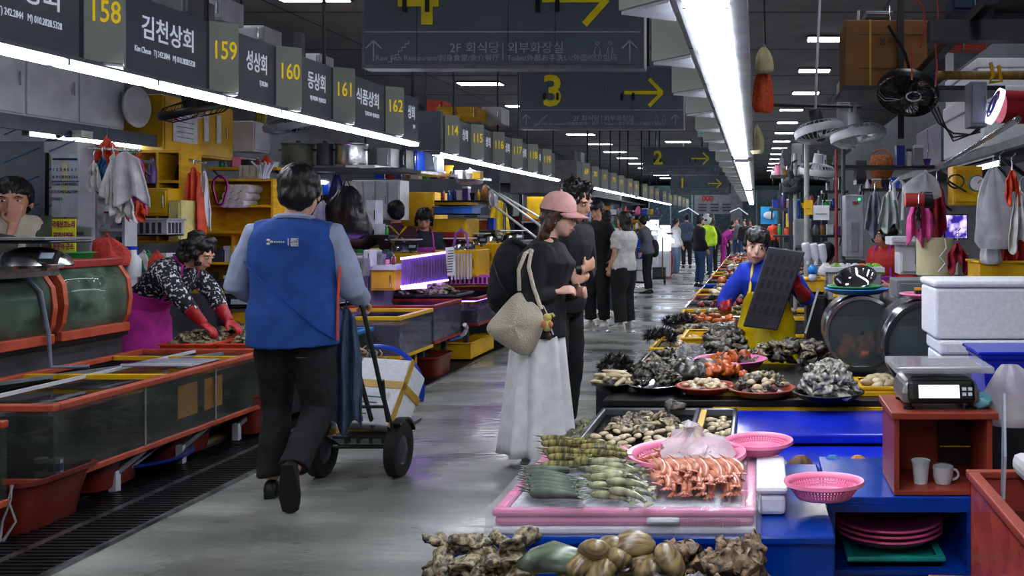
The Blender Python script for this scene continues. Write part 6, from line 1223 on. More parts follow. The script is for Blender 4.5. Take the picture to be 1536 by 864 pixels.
plate_of('round black plate with a dome of silver oysters', 1242, 598, .155, .645, black, [oy(i+140,(.05,.035,.015),.02,26,mat('silver_shell',(208,204,190),(60,62,58),rough=.3,scale=30,bump=.8,det=8)) for i in range(3)], 'oyster', 80, .78, 'silver grey oyster in the dome on the black plate', 'oysters in the dome on the black plate', 65, .13, 'oyster', .8)
t = crate('tray', 'yellow tray of pale round clams next to the oyster dome', 'tray', (.5,4.45,.632),(.74,4.72,.67), yellow); heap(CLC, 'clam', 16, (.62,4.58,.65), .1, .1, .02, .8, 'pale round clam in the yellow tray', 'clam', 'pale clams in the yellow tray', 66, .3)
q = G(1096,551,.66); dish('plate', 'big pink oval plate beside the seller', 'plate', (q.x,q.y,.66), .19, mat('lilac_plate', (224,130,180), (206,112,164), rough=.3), .045); heap(SQ+OYD, 'sea_squirt', 18, (q.x,q.y-.02,.68), .1, .06, .03, .8, 'orange and brown piece on the big pink plate', 'sea squirt', 'pieces on the big pink plate', 67)
heap(SQ, 'sea_squirt', 14, (-.16,4.75,.66), .09, .07, .04, .9, 'orange sea squirt between the plates before the seller', 'sea squirt', 'orange squirts between the plates', 68)
heap(SEA_E, 'sea_cucumber', 10, (-.3,4.8,.64), .14, .1, .04, 1.6, 'dark green sea cucumber between the plates', 'sea cucumber', 'sea cucumbers between the plates', 69)
heap(OYD+[OYS[0]], 'whelk', 40, (-.45,5.0,.64), .2, .12, .06, .8, 'spiky brown whelk behind the steel plate', 'whelk', 'whelks behind the steel plate', 70)
heap(OYD+OYS, 'oyster', 55, (.22,5.3,.64), .3, .12, .12, .85, 'grey oyster in the bank of shells beside the yellow apron', 'oyster', 'oysters beside the yellow apron', 71)
t = thing('red_packet', 'small red packet among the plates at the aisle', 'packet', (-.5,5.05,.63)); B().cb((-.52,5.15,.66),(.1,.05,.03)).build('packet', redp, t, bev=.01); B().cb((-.52,5.15,.676),(.07,.03,.004)).build('label_sheet', paper, t)
t = thing('clear_tub', 'clear plastic tub tipped beside the pink oval plate', 'tub', (-.37,5.35,.64)); B().lathe([(0,0),(.06,0),(.08,.07),(.086,.072)], (-.37,5.3,.66), 20, m=M.Rotation(.5,4,'X')).build('cup', film, t, solid=.002)
heap([URC], 'sea_urchin', 6, (-.75,5.05,.635), .08, .08, .05, .72, 'black spiny sea urchin in the front group at the aisle edge', 'sea urchin', 'front black urchins', 72)
t = thing('urchin_shelf', 'ledge carrying the front black urchins', 'ledge', (-.74,5.05,.5)); B().box((-.84,4.9,.05),(-.715,5.3,.6)).build('body', m_cnt, t); B().box((-.86,4.88,.6),(-.712,5.32,.632)).build('top', steel, t)
# trays further along the aisle
Y0 = 5.5; rims = [steel, yellow, m_stl, steel, yellow, steel, mat('rust_rim',(140,60,44),rough=.4), yellow, bluep, steel, redp, yellow, steel, orange, steel, yellow, m_stl, redp, steel]
nn = ['steel','yellow','dull steel','bright steel','mustard','slim steel','rust red','long yellow','blue','worn steel','red','pale yellow','grey steel','orange','thin steel','deep yellow','grey','dark red','far steel']
place_ = ['right past the front urchins','with a wet bottom, left of the yellow tub','beside the second urchins','left of the seller elbow','behind the seller arm','level with the red glove','before the far shoppers','under the far stall lights','near the magenta seller','next in the far row','in the far row of trays','by the far poster','under the far signs','at the far trays','past the magenta seller','far along the aisle','near the hall end','almost at the hall end','at the end of the trays']
for i, r_ in enumerate(rims):
    d = .62*(1+.07*i); x1_ = -.11 if i < 4 else (.55 if i > 2 and Y0 > 6.9 else -.1)
    t = tank('tray_tank', '%s rimmed display tray %s' % (nn[i], place_[i]), (-.70,Y0,.44),(x1_,Y0+d-.03,.62+.01*(i%2)), r_, .02, .8, m_water)
    B().box((-.69,Y0+.02,.03),(x1_-.01,Y0+d-.05,.43)).build('plinth', m_cnt, t)
    ms = [OYD, CLC, OYS, SQ, CLM, SQR][i%6]; n_ = [26,34,20,14,20,18][i%6] if i < 8 else 14
    if i > 2: heap_stuff(ms, 'shellfish_heap', n_, ((-.70+x1_)/2,Y0+d/2,.6), (x1_+.7)*.4, d*.34, .04, .9+.05*i, 'shellfish spread on the %s rimmed display tray' % nn[i], 'shellfish', 80+i)
    else: heap(ms, ['oyster','clam','oyster','sea_squirt','clam','sea_squirt'][i%6], n_, ((-.70+x1_)/2,Y0+d/2,.6), (x1_+.7)*.4, d*.34, .04, .9+.05*i, 'shellfish on the %s rimmed display tray %s' % (nn[i], place_[i]), 'shellfish', 'shellfish on the %s rimmed tray' % nn[i], 80+i)
    Y0 += d
q = W(1053,500,5.9); crate('tub', 'bright yellow tub on the display trays left of the seller', 'tub', (-.47,5.95,.64),(-.2,6.4,.72), yellow)
heap([URC], 'sea_urchin', 6, (-.64,6.3,.64), .09, .12, .05, .75, 'black spiny sea urchin in the group behind the front ones', 'sea urchin', 'second group of black urchins', 73)
heap([URC], 'sea_urchin', 5, (-.6,7.3,.64), .1, .12, .04, .8, 'black spiny sea urchin in the third group along the aisle', 'sea urchin', 'third group of black urchins', 74)
heap_stuff(OYD+OYS, 'oyster_heap', 40, (-.2,6.05,.66), .13, .5, .1, 1.0, 'bank of grey oysters left of the yellow apron', 'oyster', 75)
# drum tanks
def drum(label, c, r, dep, m_rim, fill=0):
    t = thing('drum_tank', label, 'tank', (c[0],c[1],c[2]-r*.92)); c = V(c); N_ = 40
    def ring(rr, y): return [V((c.x+rr*math.cos(a), y, max(c.z+rr*math.sin(a), c.z-r*.9))) for a in [2*PI*i/N_ for i in range(N_)]]
    B().loft([ring(r,c.y),ring(r*1.0,c.y+dep)], cap=False).build('shell', mat('drum_steel', (150,152,158), (110,112,118), rough=.2, metal=.9), t, solid=.006)
    B().loft([ring(r*.93,c.y-.004),ring(r*1.02,c.y-.004),ring(r*1.02,c.y+.012),ring(r*.93,c.y+.012),ring(r*.93,c.y-.004)], cap=False).build('rim', m_rim, t)
    B().loft([ring(.01,c.y+.002),ring(r*.95,c.y+.002)], cap=False).build('glass_pane', clear('drum_glass', (110,124,124), .30, .06), t); B().loft([ring(.01,c.y+dep),ring(r*.99,c.y+dep)], cap=False).build('rear_plate', dsteel, t)
    stuff(B().loft([[V((p.x, y, min(p.z, c.z+r*.45))) for p in ring(r*.92,c.y)] for y in (c.y+.02,c.y+dep-.01)]).build('water', mat('drum_water', (84,96,94), (58,70,70), rough=.05, alpha=.45, scale=4), t)); return t
drum('round fronted glass drum tank with orange shellfish inside', (.565,4.95,.865), .195, .34, steel)
heap(SQ, 'sea_squirt', 16, (.565,5.08,.72), .12, .09, .06, 1.1, 'orange brown shellfish inside the round drum tank', 'shellfish', 'shellfish in the drum tank', 77)
drum('second glass drum tank with a dark grey face, left of the foam boxes', (.83,4.45,.86), .215, .4, dsteel)
dish('plate', 'light blue plate on top of the first drum tank', 'plate', (.55,5.1,1.066), .165, mat('sky_plastic', (40,130,210), rough=.3), .025); dish('plate', 'green plate inside the light blue plate on the drum tank', 'plate', (.54,5.1,1.085), .14, mat('green_plastic', (30,150,80), rough=.35), .02)
q = V((.55,5.1,1.075)); t = thing('steel_bowl', 'tilted shiny steel bowl on the stacked plates of the drum tank', 'bowl', q); B().lathe([(0,0),(.06,0),(.09,.02),(.11,.06),(.118,.062),(.108,.055),(.085,.022),(.055,.006),(0,.006)], q+V((0,0,.03)), 36, m=M.Rotation(.5,4,'X')@M.Rotation(-.2,4,'Y')).build('shell', chrome, t)
dish('plate', 'pink plate on top of the second drum tank', 'plate', (.84,4.6,1.08), .12, pinkp, .02)
for i in range(3): t = thing('sponge', ['left','middle','right'][i]+' yellow and black sponge on the pink plate of the drum tank', 'sponge', (.79+.035*i,4.56,1.1)); B().cb((.79+.035*i,4.56,1.115),(.03,.05,.02)).build('pad', black, t, bev=.004); B().cb((.79+.035*i,4.56,1.13),(.028,.045,.01)).build('foam_pad', yellow, t)
# red box with scale, cups
wood_r = mat('red_box', (152,62,44), (130,50,36), rough=.4, scale=4)
t = thing('red_box', 'orange red open box standing on the blue shelf with two cups inside', 'box', (.575,2.98,.62))
for a, b in (((.42,2.84,.622),(.72,3.1,.637)),((.42,2.84,.637),(.437,3.1,.855)),((.703,2.84,.637),(.72,3.1,.855)),((.437,3.085,.637),(.703,3.1,.855))): B().box(a, b).build('panel', wood_r, t, bev=.002)
B().box((.41,2.825,.855),(.735,3.12,.876)).build('top', wood_r, t, bev=.003); B().box((.6,3.05,.66),(.7,3.08,.80)).build('dark_packet', black, t); B().box((.6,3.045,.72),(.7,3.05,.724)).build('yellow_line', yellow, t)
digital_scale('bright screened digital scale on the orange red box', (.57,2.97,.877), .24, .2, mat('scale_body', (150,152,150), rough=.3, metal=.7), screen_e=1)
t = thing('scale_cover', 'clear plastic cover over the pan of the bright digital scale', 'cover', (.57,2.97,1.0)); B().box((.425,2.85,.99),(.73,3.09,1.012)).build('cover', clear('cover_clear', (225,228,232), .35, .1), t, bev=.006); 
t = thing('paper_cup', 'white paper cup inside the orange red box', 'cup', (.515,2.92,.638)); B().lathe([(0,0),(.021,0),(.028,.068),(.030,.068),(.030,.072),(.027,.070),(.020,.004),(0,.004)], (.515,2.92,.638), 28).build('shell', white_p, t)
t = thing('mug', 'white mug beside the paper cup in the orange red box', 'mug', (.585,2.92,.638)); B().lathe([(0,0),(.024,0),(.031,.02),(.032,.052),(.030,.052),(.028,.02),(0,.005)], (.585,2.92,.638), 28).build('shell', white_p, t); B().tube([(.585+.03+.018*math.sin(a)*1.0,2.92,.638+.027+.016*math.cos(a)) for a in [PI*i/8 for i in range(9)]], .004, 6).build('handle', white_p, t); B().lathe([(0,0),(.03,0),(.03,.004),(.012,.01),(0,.01)], (.585,2.92,.69), 20).build('lid', film, t)
t = thing('cloth_bundle', 'pale turquoise crumpled wrap on the orange red box', 'bundle', (.69,2.9,.877)); b = B().ell((.695,2.9,.9), (.034,.03,.026), n=18, k=12); jig(b, .015, 30, 3); b.build('wrap', mat('turq', (110,180,200), rough=.5), t); B().ell((.69,2.885,.915),(.012,.01,.008)).build('knot', mat('turq', (110,180,200)), t)
hanging_bag('clear_bag', 'large cloudy plastic bag of wrap right of the bright scale', 'bag', (.8,2.95,1.03), .2, .22, m_bagc, 5, handles=0)
# red tank, acrylic sheet, blue box, foam boxes
m_sal = mat('salmon_acrylic', (176,74,64), (150,58,50), rough=.2, alpha=.92)
t = thing('red_tank', 'salmon red acrylic tank at the right edge', 'tank', (.8,2.75,.25)); 
for a, b in (((.56,1.8,.2),(.568,2.44,.79)),((.56,1.8,.2),(1.05,1.808,.79)),((.56,2.432,.2),(1.05,2.44,.79)),((.568,1.808,.2),(1.05,2.432,.21))): B().box(a, b).build('panel', m_sal, t)
B().box((.55,2.425,.785),(1.05,2.45,.805)).box((.55,1.8,.785),(.58,2.425,.805)).build('rim', wood_r, t, bev=.004)
stuff(B().box((.57,1.82,.215),(1.04,2.43,.7)).build('water', mat('red_water', (90,40,36), (50,24,24), rough=.1, alpha=.9), t))
t = thing('red_board', 'red board standing at the lower right corner of the picture', 'board', (.5,2.3,.4)); B().cb((.49,2.3,.5),(.13,.02,.16),rz=-.08).build('board', wood_r, t, bev=.004); B().cb((.545,2.2,.48),(.015,.2,.18)).build('side_board', wood_r, t, bev=.004)
t = thing('acrylic_sheet', 'clear acrylic splash sheet standing nearly edge on at the right edge', 'sheet', (.625,2.4,.3)); B().prism([(.53,2.08,.3),(.615,2.36,.3),(.625,2.36,1.02),(.585,2.2,.9)], (.006,0,0)).build('pane', clear('acrylic', (215,222,240), .38, .05), t); B().bar((.615,2.36,.3),(.625,2.36,1.02),.004).build('edge', mat('acrylic_edge', (130,140,160), rough=.2), t)
t = thing('printed_cloth', 'folded cloth with orange and green stripes at the right edge', 'cloth', (.74,2.7,.8)); B().box((.66,2.2,.806),(.85,2.42,.86)).build('fold', paper, t, bev=.02); 
for i in range(3): B().box((.675+.05*i,2.195,.81),(.695+.05*i,2.2,.855)).build('stripe', [m_or,mat('grn',(60,120,70)),yellow][i], t)
t = thing('counter', 'dark side counter carrying the white foam boxes', 'counter', (1.1,3.8,0)); B().box((.76,3.3,.05),(1.6,4.3,.8)).build('body', m_cnt, t); B().box((.75,3.29,.8),(1.61,4.31,.83)).build('top', dgrey, t)
foam_box('large white foam box with a thick lid at the right edge, topmost of the pile', (.745,3.9,.965),(1.25,4.25,1.21), tape=0, lid=.12)
foam_box('white foam box under the large one at the right edge', (.765,3.88,.832),(1.2,4.2,.96), tape=0, lid=.45)
t = thing('blue_box', 'royal blue plastic box in front of the white foam boxes', 'box', (.95,3.4,.83)); B().loft([[V((.95+sx*.14*k,3.45+sy*.12*k,z)) for sx,sy in ((-1,-1),(1,-1),(1,1),(-1,1))] for k, z in ((.9,.832),(1,.96),(1.05,.965),(1.05,.985))]).build('shell', m_navy, t, bev=.006, smooth=False); B().box((.79,3.32,.98),(1.11,3.58,.992)).build('rim', m_navy, t, bev=.004)
# snack stand with yellow sign
t = thing('snack_stand', 'small glass stand with a yellow sign reading in red letters beside the drum tank', 'stand', (.7,6.2,.6)); a, b = frect(1243,408,1322,450,6.2,.4); B().box(a, b).build('body', mat('stand_grey', (150,154,158), rough=.3), t, bev=.006); B().box((a[0]-.02,a[1]-.02,b[2]),(b[0]+.02,b[1],b[2]+.03)).build('top', white_p, t)
B().box((a[0]+.03,a[1]-.006,a[2]+.02),(b[0]-.12,a[1],b[2]-.02)).build('sign_card', mat('sign_card', (250,215,20), rough=.5), t); text('생', (a[0]+.04,a[1]-.01,a[2]+.05), (1,0,0), (0,0,1), .13, redp, 'lettering', t, bold=.004, sx=.8); text('수', (a[0]+.15,a[1]-.01,a[2]+.05), (1,0,0), (0,0,1), .13, redp, 'lettering', t, bold=.004, sx=.6)
B().box((a[0],a[1]+.02,.05),(b[0],b[1]-.02,a[2]-.002)).build('plinth', m_cnt, t)
random.seed(6)
for i, (px, c_, n_) in enumerate(((1262,(200,200,205),'white'),(1272,(190,195,200),'pale grey'),(1283,(215,215,220),'milky'),(1293,(220,110,60),'carrot orange'),(1303,(80,170,60),'leaf green'),(1313,(150,210,60),'lime green'),(1254,(120,160,80),'mossy'),(1240,(210,210,210),'off white'))):
    hanging_bag('produce_bag', '%s bag of vegetables lying on top of the snack stand' % n_, 'bag', W(px,392,6.25+.1*(i%2)), .1, .1, mat('prod%d' % i, c_, rough=.4, bump=.8, scale=40), i, handles=0)
for i in range(3):
    q = W(1212+12*i,392+i,6.4); t = thing('squeeze_bottle', ['left','middle','right'][i]+' white squeeze bottle standing upside down beside the snack stand', 'bottle', q); B().lathe([(0,0),(.012,0),(.028,.035),(.03,.12),(.02,.13),(0,.13)], q, 18, m=M.Rotation(-.15,4,'Y')).build('body', white_p, t); B().cyl(q-V((0,0,.02)), q+V((0,0,.005)),.014,n=10).build('cap', white_p, t)
q = W(1219,405,6.3); t = thing('blue_toy', 'round blue and white knob ornament beside the squeeze bottles', 'ornament', q); B().ell(q, (.035,.035,.035)).build('ball', mat('sky_plastic', (40,130,210)), t); B().ell(q-V((0,.0,.05)), (.03,.03,.03)).build('white_foot', white_p, t)
crate('tub', 'yellow tub below the squeeze bottles', 'tub', *frect(1210,418,1236,440,6.3,.2), yellow); cabinet('side_stand', 'dark stand below the squeeze bottles and yellow tub', 'stand', (.34,6.3,.05),(.47,6.6,.97), m_cnt, 1)
tag(B().bar(W(1208,500,5.9), W(1228,432,5.9), .012).build('stick', white_p), 'thin white stick leaning beside the yellow apron', 'stick')
# white boxes and rolls right of the red jacket seller
cabinet('white_box', 'upright white box with a blue sticker in front of the red jacket seller', 'box', *frect(1350,358,1376,412,6.3,.25), white_p, 1); cabinet('white_ledge', 'white ledge on top of the upright white box', 'box', *frect(1337,355,1378,368,6.25,.3), white_p, 1)
q = W(1402,412,5.9); t = thing('paper_drum', 'cream coloured roll standing behind the foam boxes', 'roll', q); B().lathe([(0,0),(.115,0),(.115,.235),(0,.235)], q, 32).build('roll', mat('cream_roll', (204,196,156), (184,176,138), rough=.7), t); B().lathe([(.0,.236),(.03,.236),(.03,.245),(0,.245)], q, 16).build('core', dgrey, t)
cabinet('grey_case', 'grey low case behind the large foam box', 'case', *frect(1345,420,1412,448,5.4,.3), grey_p, 1); cabinet('stand', 'dark stand carrying the grey case, cream roll and white box', 'stand', (.82,5.5,.05),(1.5,6.6,.98), m_cnt, 2)
tag(B().tube([W(1418,358,5.7), W(1420,372,5.7), W(1410,385,5.7), W(1418,395,5.7), W(1408,408,5.7)], .006, 6).build('cord', white_p), 'white twisted cord hanging over the cream roll', 'cord')
# right partition, shelf beam and upper clutter
struct(B().box((2.3,3,0),(2.38,30,3.2)).build('wall_3', mat('right_partition', (70,74,82), (54,58,66), rough=.7, scale=2)))
t = thing('shelf_beam', 'long grey steel shelf beam running along the right stalls', 'shelf', (1.85,8,2.0)); B().box((1.72,4.4,1.96),(1.78,12,2.02)).build('edge', grey_p, t); B().box((1.78,4.4,1.98),(2.3,12,2.0)).build('board', dgrey, t)
for y in (5,7,9,11): B().bar((2.3,y,1.6),(1.8,y,1.97),.03).build('bracket', dsteel, t)
foam_box('large white foam box on the right shelf beam', (1.72,7.1,2.03),(2.2,8.6,2.5), tape=0); foam_box('white foam box stacked on the large one on the right shelf beam', (1.8,7.6,2.51),(2.2,8.9,2.8), tape=0)
cabinet('locker', 'grey lilac locker on the right shelf beam', 'locker', (1.8,9.0,2.005),(2.2,10.4,2.45), mat('lilac_grey', (120,118,140), (104,102,124), rough=.5), 2, 'x-')
a, b = frect(1268,30,1392,130,6.2,.45); t = thing('carton', 'big brown cardboard box with a yellow strap high up on the right', 'box', base(a,b)); m_card = mat('cardboard', (150,104,56), (132,90,46), rough=.8, scale=4); B().box(a, b).build('body', m_card, t, bev=.006); B().box((a[0]+.16,a[1]-.004,a[2]),(a[0]+.172,a[1],b[2]+.004)).build('strap', yellow, t); B().box((a[0]+.09,a[1]-.003,a[2]+.12),(b[0]-.04,a[1],a[2]+.125)).box((a[0]+.09,a[1]-.003,b[2]-.1),(b[0]-.04,a[1],b[2]-.095)).build('printed_frame', mat('brown_ink', (80,52,30)), t); text('농축산', (a[0]+.22,a[1]-.004,a[2]+.28), (1,0,0), (0,0,1), .06, mat('brown_ink', (80,52,30)), 'lettering', t)
cabinet('carton', 'grey flat carton on top of the big brown cardboard box', 'box', *frect(1298,16,1340,27,6.3,.3), grey_p, 1)
t = thing('carton_shelf', 'steel platform under the big brown cardboard box', 'shelf', (a[0]+.3,6.4,a[2]-.04)); B().box((a[0]-.02,6.15,a[2]-.03),(b[0]+.5,6.75,a[2])).build('board', dsteel, t)
tag(B().box((.92,6.05,2.0),(.96,6.09,4.62)).build('post', black), 'dark upright steel post crossing the big cardboard box', 'post')
tag(B().bar(W(1490,-6,4.6), W(1350,142,6.6), .05).build('diagonal_beam', dsteel), 'diagonal dark steel beam at the upper right', 'beam')
tag(B().box(W(1395,60,4.9), W(1600,35,5.0)).build('cross_beam', dgrey), 'wide dark cross beam at the upper right corner', 'beam')
tag(B().cyl(W(1404,113,5.4), W(1560,113,5.4), .026, n=12).build('taped_bar', mat('tape_yellow', (150,120,40), (110,90,36), rough=.6, stretch=(4,1,1))), 'horizontal bar wrapped in yellow tape at the upper right', 'bar')
tag(B().tube([W(1486,94,5.36),W(1490,113,5.35),W(1484,124,5.36),W(1502,122,5.36),W(1498,98,5.36)], .012, 6).build('tape_knot', yellow), 'yellow plastic knot tied on the taped bar', 'knot')
for i, pts in enumerate((((1370,-4),(1384,10),(1388,40),(1380,72)),((1405,-4),(1408,20),(1402,60),(1406,100),(1403,130)),((1366,66),(1368,95),(1368,120)))):
    tag(B().tube([W(x,y,5.35) for x, y in pts], .012, 6, side=(0,1,0), flat=.4).build('ribbon', mat('ribbon_red', (226,70,76), rough=.4)), ['red ribbon hanging over the big cardboard box','long red ribbon hanging from the ceiling to the taped bar','short dim red ribbon by the black fan'][i], 'ribbon')
q = W(1360,145,5.8); wire_fan('big black wall fan hanging under the cardboard box at the right', q, .19, black, (-.55,.3), arm=(q.x-.1,5.9,2.7), hubm=black); B().tube([q+V((.03,-.06,-.01))+V((.045*math.cos(a),-.02,.028*math.sin(a))) for a in [2*PI*i/20 for i in range(21)]], .005, 6).build('hub_ring', white_p, [o for o in bpy.data.objects if o.get('label') == 'big black wall fan hanging under the cardboard box at the right'][0])
q = W(1230,203,7.2); wire_fan('white rimmed ceiling fan at the right, nearer the hanging orange bag', q, .19, white_p, (-.12,-.2), arm=(q.x,7.2,3.2), hubm=dgrey)
q = W(1288,210,6.8); wire_fan('white rimmed ceiling fan at the right, below the cardboard box', q, .2, white_p, (-.1,-.15), arm=(q.x,6.8,3.0), hubm=white_p)
t = thing('round_sign', 'round white lit sign with a red side at the right edge', 'sign', W(1510,160,5.6)); q = W(1494,160,5.6); B().cyl(q+V((.02,0,0)), q+V((.5,.1,0)), .1, n=28).build('drum', mat('sign_red', (170,36,50), rough=.4), t)
B().lathe([(0,0),(.1,0),(.1,.02),(.112,.02),(.112,-.01)], q, 32, m=M.Rotation(-PI/2+.35,4,'Y')@M.Rotation(0,4,'Z')).build('face', mat('lit_face', (220,225,255), rough=.4, emit=1.6), t)
R3 = M.Rotation(-PI/2+.35,4,'Y')
b = B()
for rr in (.045,.07): b.tube([q+(R3 @ V((rr*math.cos(a),rr*math.sin(a),.024))) for a in [2*PI*i/24 for i in range(25)]], .005, 5)
b.build('printed_ring', mat('sign_navy', (40,40,110)), t)
cabinet('electric_box', 'tall grey electric box left of the round lit sign', 'box', *frect(1455,122,1481,190,5.7,.15), mat('steel_grey', (130,132,142), rough=.4), 1)
for i in range(3): tag(B().tube([W(1394+i*6,160,5.7),W(1408+i*4,185,5.7),W(1430,200+i*6,5.7),W(1455,202,5.7),W(1470,190+i*4,5.65)], .006, 5).build('cable', black), ['upper','middle','lower'][i]+' black cable drooping below the grey electric box', 'cable')
cabinet('blue_carton', 'dark blue box at the top edge above the taped bar', 'box', *frect(1428,-10,1466,18,5.3,.2), mat('darkblue_box', (24,48,90), rough=.5), 1); cabinet('orange_board', 'orange strip shelf above the taped bar', 'shelf', *frect(1415,56,1482,71,5.9,.2), m_or, 2)
# hanging things on the right
tag(B().cyl((1.18,4.2,1.92),(1.5,7.4,1.92),.015,n=8).build('hanging_rail', steel), 'steel rail holding hanging bags over the right counter', 'rail')
hanging_bag('net_bag', 'hanging net of orange stuff with a cream top beside the ceiling strip light', 'bag', W(1145,95,7.0), .17, .37, mat('orange_net', (226,90,40), (190,66,28), rough=.5, bump=.8, scale=40), 2)
hanging_bag('cream_bag', 'cream bag tied above the hanging orange net', 'bag', W(1146,66,6.95), .14, .22, mat('cream_bag', (200,196,150), (176,170,124), rough=.6, bump=.5), 3)
tag(B().tube([W(1148,66,6.95), W(1146,-10,6.95), (W(1146,-10,6.95).x,6.95,4.62)], .005, 5).build('string', black), 'string holding the hanging orange net', 'string')
hanging_bag('cream_bag', 'small cream bag hanging below and behind the orange net', 'bag', W(1135,184,9.5), .14, .32, mat('cream_bag', (200,196,150)), 4)
hanging_bag('plastic_bag', 'clear bag bunched above the red spool', 'bag', W(1388,255,5.75), .2, .18, m_bag, 6)
garment('apron_hung', 'bright pink apron hanging right of the red jacket seller', 'apron', W(1380,290,5.8), .16, .3, m_pk, 21, taper=2.5); garment('apron_hung', 'crimson apron hanging beside the bright pink apron', 'apron', W(1405,270,5.9), .16, .36, cloth('crimson', (150,24,50)), 22)
q = W(1375,300,5.6); t = thing('spool', 'red plastic spool with black ends hanging on the bright pink apron', 'spool', q); B().cyl(q+V((-.07,0,0)), q+V((.04,0,.0)), .042, n=20).build('winding', mat('spool_red', (190,50,50), rough=.4, stretch=(20,1,1)), t); B().cyl(q+V((.04,0,0)), q+V((.09,0,0)), .05, n=20).build('end', black, t)
garment('strap_hung', 'black belt hanging over the pink apron', 'belt', W(1378,305,5.55), .035, .13, m_black, 23, taper=9)
cabinet('switch_box', 'yellow switch box hanging on the right partition', 'box', *frect(1429,249,1474,308,5.7,.15), yellow, 1)
tag(B().tube([W(1434+6*math.cos(a)*2,272+10*math.sin(a),5.62) for a in [i*.5 for i in range(20)]]+[W(1450,288,5.62)], .006, 5).build('cable', black), 'coiled black cable on the yellow switch box', 'cable')
t = thing('dial_scale', 'small round dial scale hanging beside the yellow switch box', 'scale', W(1466,276,5.5)); q = W(1466,275,5.45); B().cyl(q, q+V((0,.04,0)), .048, n=24).build('case', mat('teal_dark', (40,80,80)), t); B().cyl(q-V((0,.004,0)), q, .042, n=24).build('face', paper, t); B().bar(q-V((0,.008,0)), q+V((.02,-.008,.022)), .004).build('needle', redp, t)
hanging_bag('plastic_bag', 'large clear bag of goods hanging at the right edge', 'bag', W(1490,236,5.1), .22, .5, m_bag, 8, flat=.6); hanging_bag('plastic_bag', 'white crumpled bag hanging below the large clear bag', 'bag', W(1487,348,5.2), .12, .18, m_bagw, 9)
garment('rubber_glove', 'orange rubber glove hanging in front of the large clear bag', 'glove', W(1518,250,4.9), .07, .17, m_or, 24, taper=5); garment('cloth', 'white cloth at the right edge below the orange glove', 'cloth', W(1530,285,4.9), .12, .3, m_white, 25)
garment('apron_hung', 'red apron hanging at the right edge behind the white cloth', 'apron', W(1516,295,5.3), .16, .36, cloth('redcloth', (150,30,30)), 26); garment('apron_hung', 'black apron hanging at the top of the large clear bag', 'apron', W(1500,245,5.35), .1, .2, m_black, 27)
garment('towel', 'orange cloth hanging below the red apron at the right edge', 'cloth', W(1508,350,5.3), .18, .18, m_or, 28); crate('crate', 'yellow crate at the right edge under the hanging bags', 'crate', *frect(1470,392,1550,425,5.2,.3), yellow); cabinet('crate_stand', 'dark stand under the yellow crate at the right edge', 'stand', (1.22,5.15,.05),(1.62,5.48,1.1), m_cnt, 1)
t = thing('monitor', 'small monitor glowing violet and white on the right partition', 'monitor', W(1435,358,5.9)); a, b = frect(1416,321,1452,359,5.9,.04); B().box(a, b).build('case', black, t); m_tv = mat('tv_picture', (220,200,255), (40,30,120), rough=.4, scale=12, lo=.45, hi=.6); 
for n_ in m_tv.node_tree.nodes:
    if n_.type == 'VALTORGB': m_tv.node_tree.links.new(n_.outputs[0], m_tv.node_tree.nodes['Principled BSDF'].inputs['Emission Color'])
m_tv.node_tree.nodes['Principled BSDF'].inputs['Emission Strength'].default_value = 1.6
B().box((a[0]+.008,a[1]-.004,a[2]+.008),(b[0]-.008,a[1],b[2]-.008)).build('picture', m_tv, t)
garment('red_glove_pair', 'pair of dark red gloves hanging below the monitor', 'glove', W(1436,360,5.6), .12, .17, cloth('crimson', (150,24,50)), 31, taper=4)
garment('apron_hung', 'grey jacket hanging left of the bright pink apron', 'jacket', W(1312,285,7.2), .16, .34, cloth('ashgrey', (110,114,130)), 29); garment('apron_hung', 'pale green white apron hanging beside the grey jacket', 'apron', W(1335,284,7.1), .18, .3, mat('pale_apron', (180,190,184), rough=.5), 30)
t = thing('water_dispenser', 'tall steel machine with a green light behind the snack stand', 'machine', W(1282,385,8)); a, b = frect(1268,292,1296,386,8,.3); B().box(a, b).build('body', mat('machine_grey', (140,146,156), rough=.35), t, bev=.01); B().ell(W(1289,299,7.98),(.012,.006,.01)).build('green_light', mat('led_green', (40,230,120), emit=3), t); B().box(*frect(1279,302,1287,306,7.99,.01)).build('red_display', redp, t); B().box((a[0]+.05,a[1]-.01,a[2]+.05),(b[0]-.05,a[1],a[2]+.3)).build('door', grey_p, t)
cabinet('machine_stand', 'dark base of the tall steel machine', 'base', (.74,8.0,.05),(.95,8.3,1.13), m_cnt, 1)
t = thing('wicker_basket', 'orange brown wicker basket on the right shelf beam', 'basket', W(1322,270,10)); q = W(1322,268,9.6); B().lathe([(0,0),(.09,0),(.13,.08),(.12,.2),(.1,.24),(.0,.24)], q, 24).build('body', mat('wicker', (190,110,50), (120,66,30), rough=.7, scale=40, bump=.8), t); B().tube([q+V((.1*math.cos(a),0,.22+.08*math.sin(a))) for a in [PI*i/8 for i in range(9)]], .008, 6).build('handle', mat('wicker', (190,110,50)), t)
t = thing('basket_shelf', 'black shelf under the wicker basket', 'shelf', W(1322,272,9.6)); a, b = frect(1285,269,1350,276,9.5,.3); B().box(a, b).build('board', black, t); B().bar((a[0]+.05,9.7,a[2]-.15),(a[0]+.05,9.5,a[2]),.02).build('bracket', dsteel, t)
tag(B().tube([W(1342,300,7.0), W(1340,275,7.0), W(1348,268,7.0), W(1356,276,7.0), W(1354,330,7.0)], .014, 7).build('curved_pipe', white_p), 'white curved pipe hooked above the red jacket seller', 'pipe')
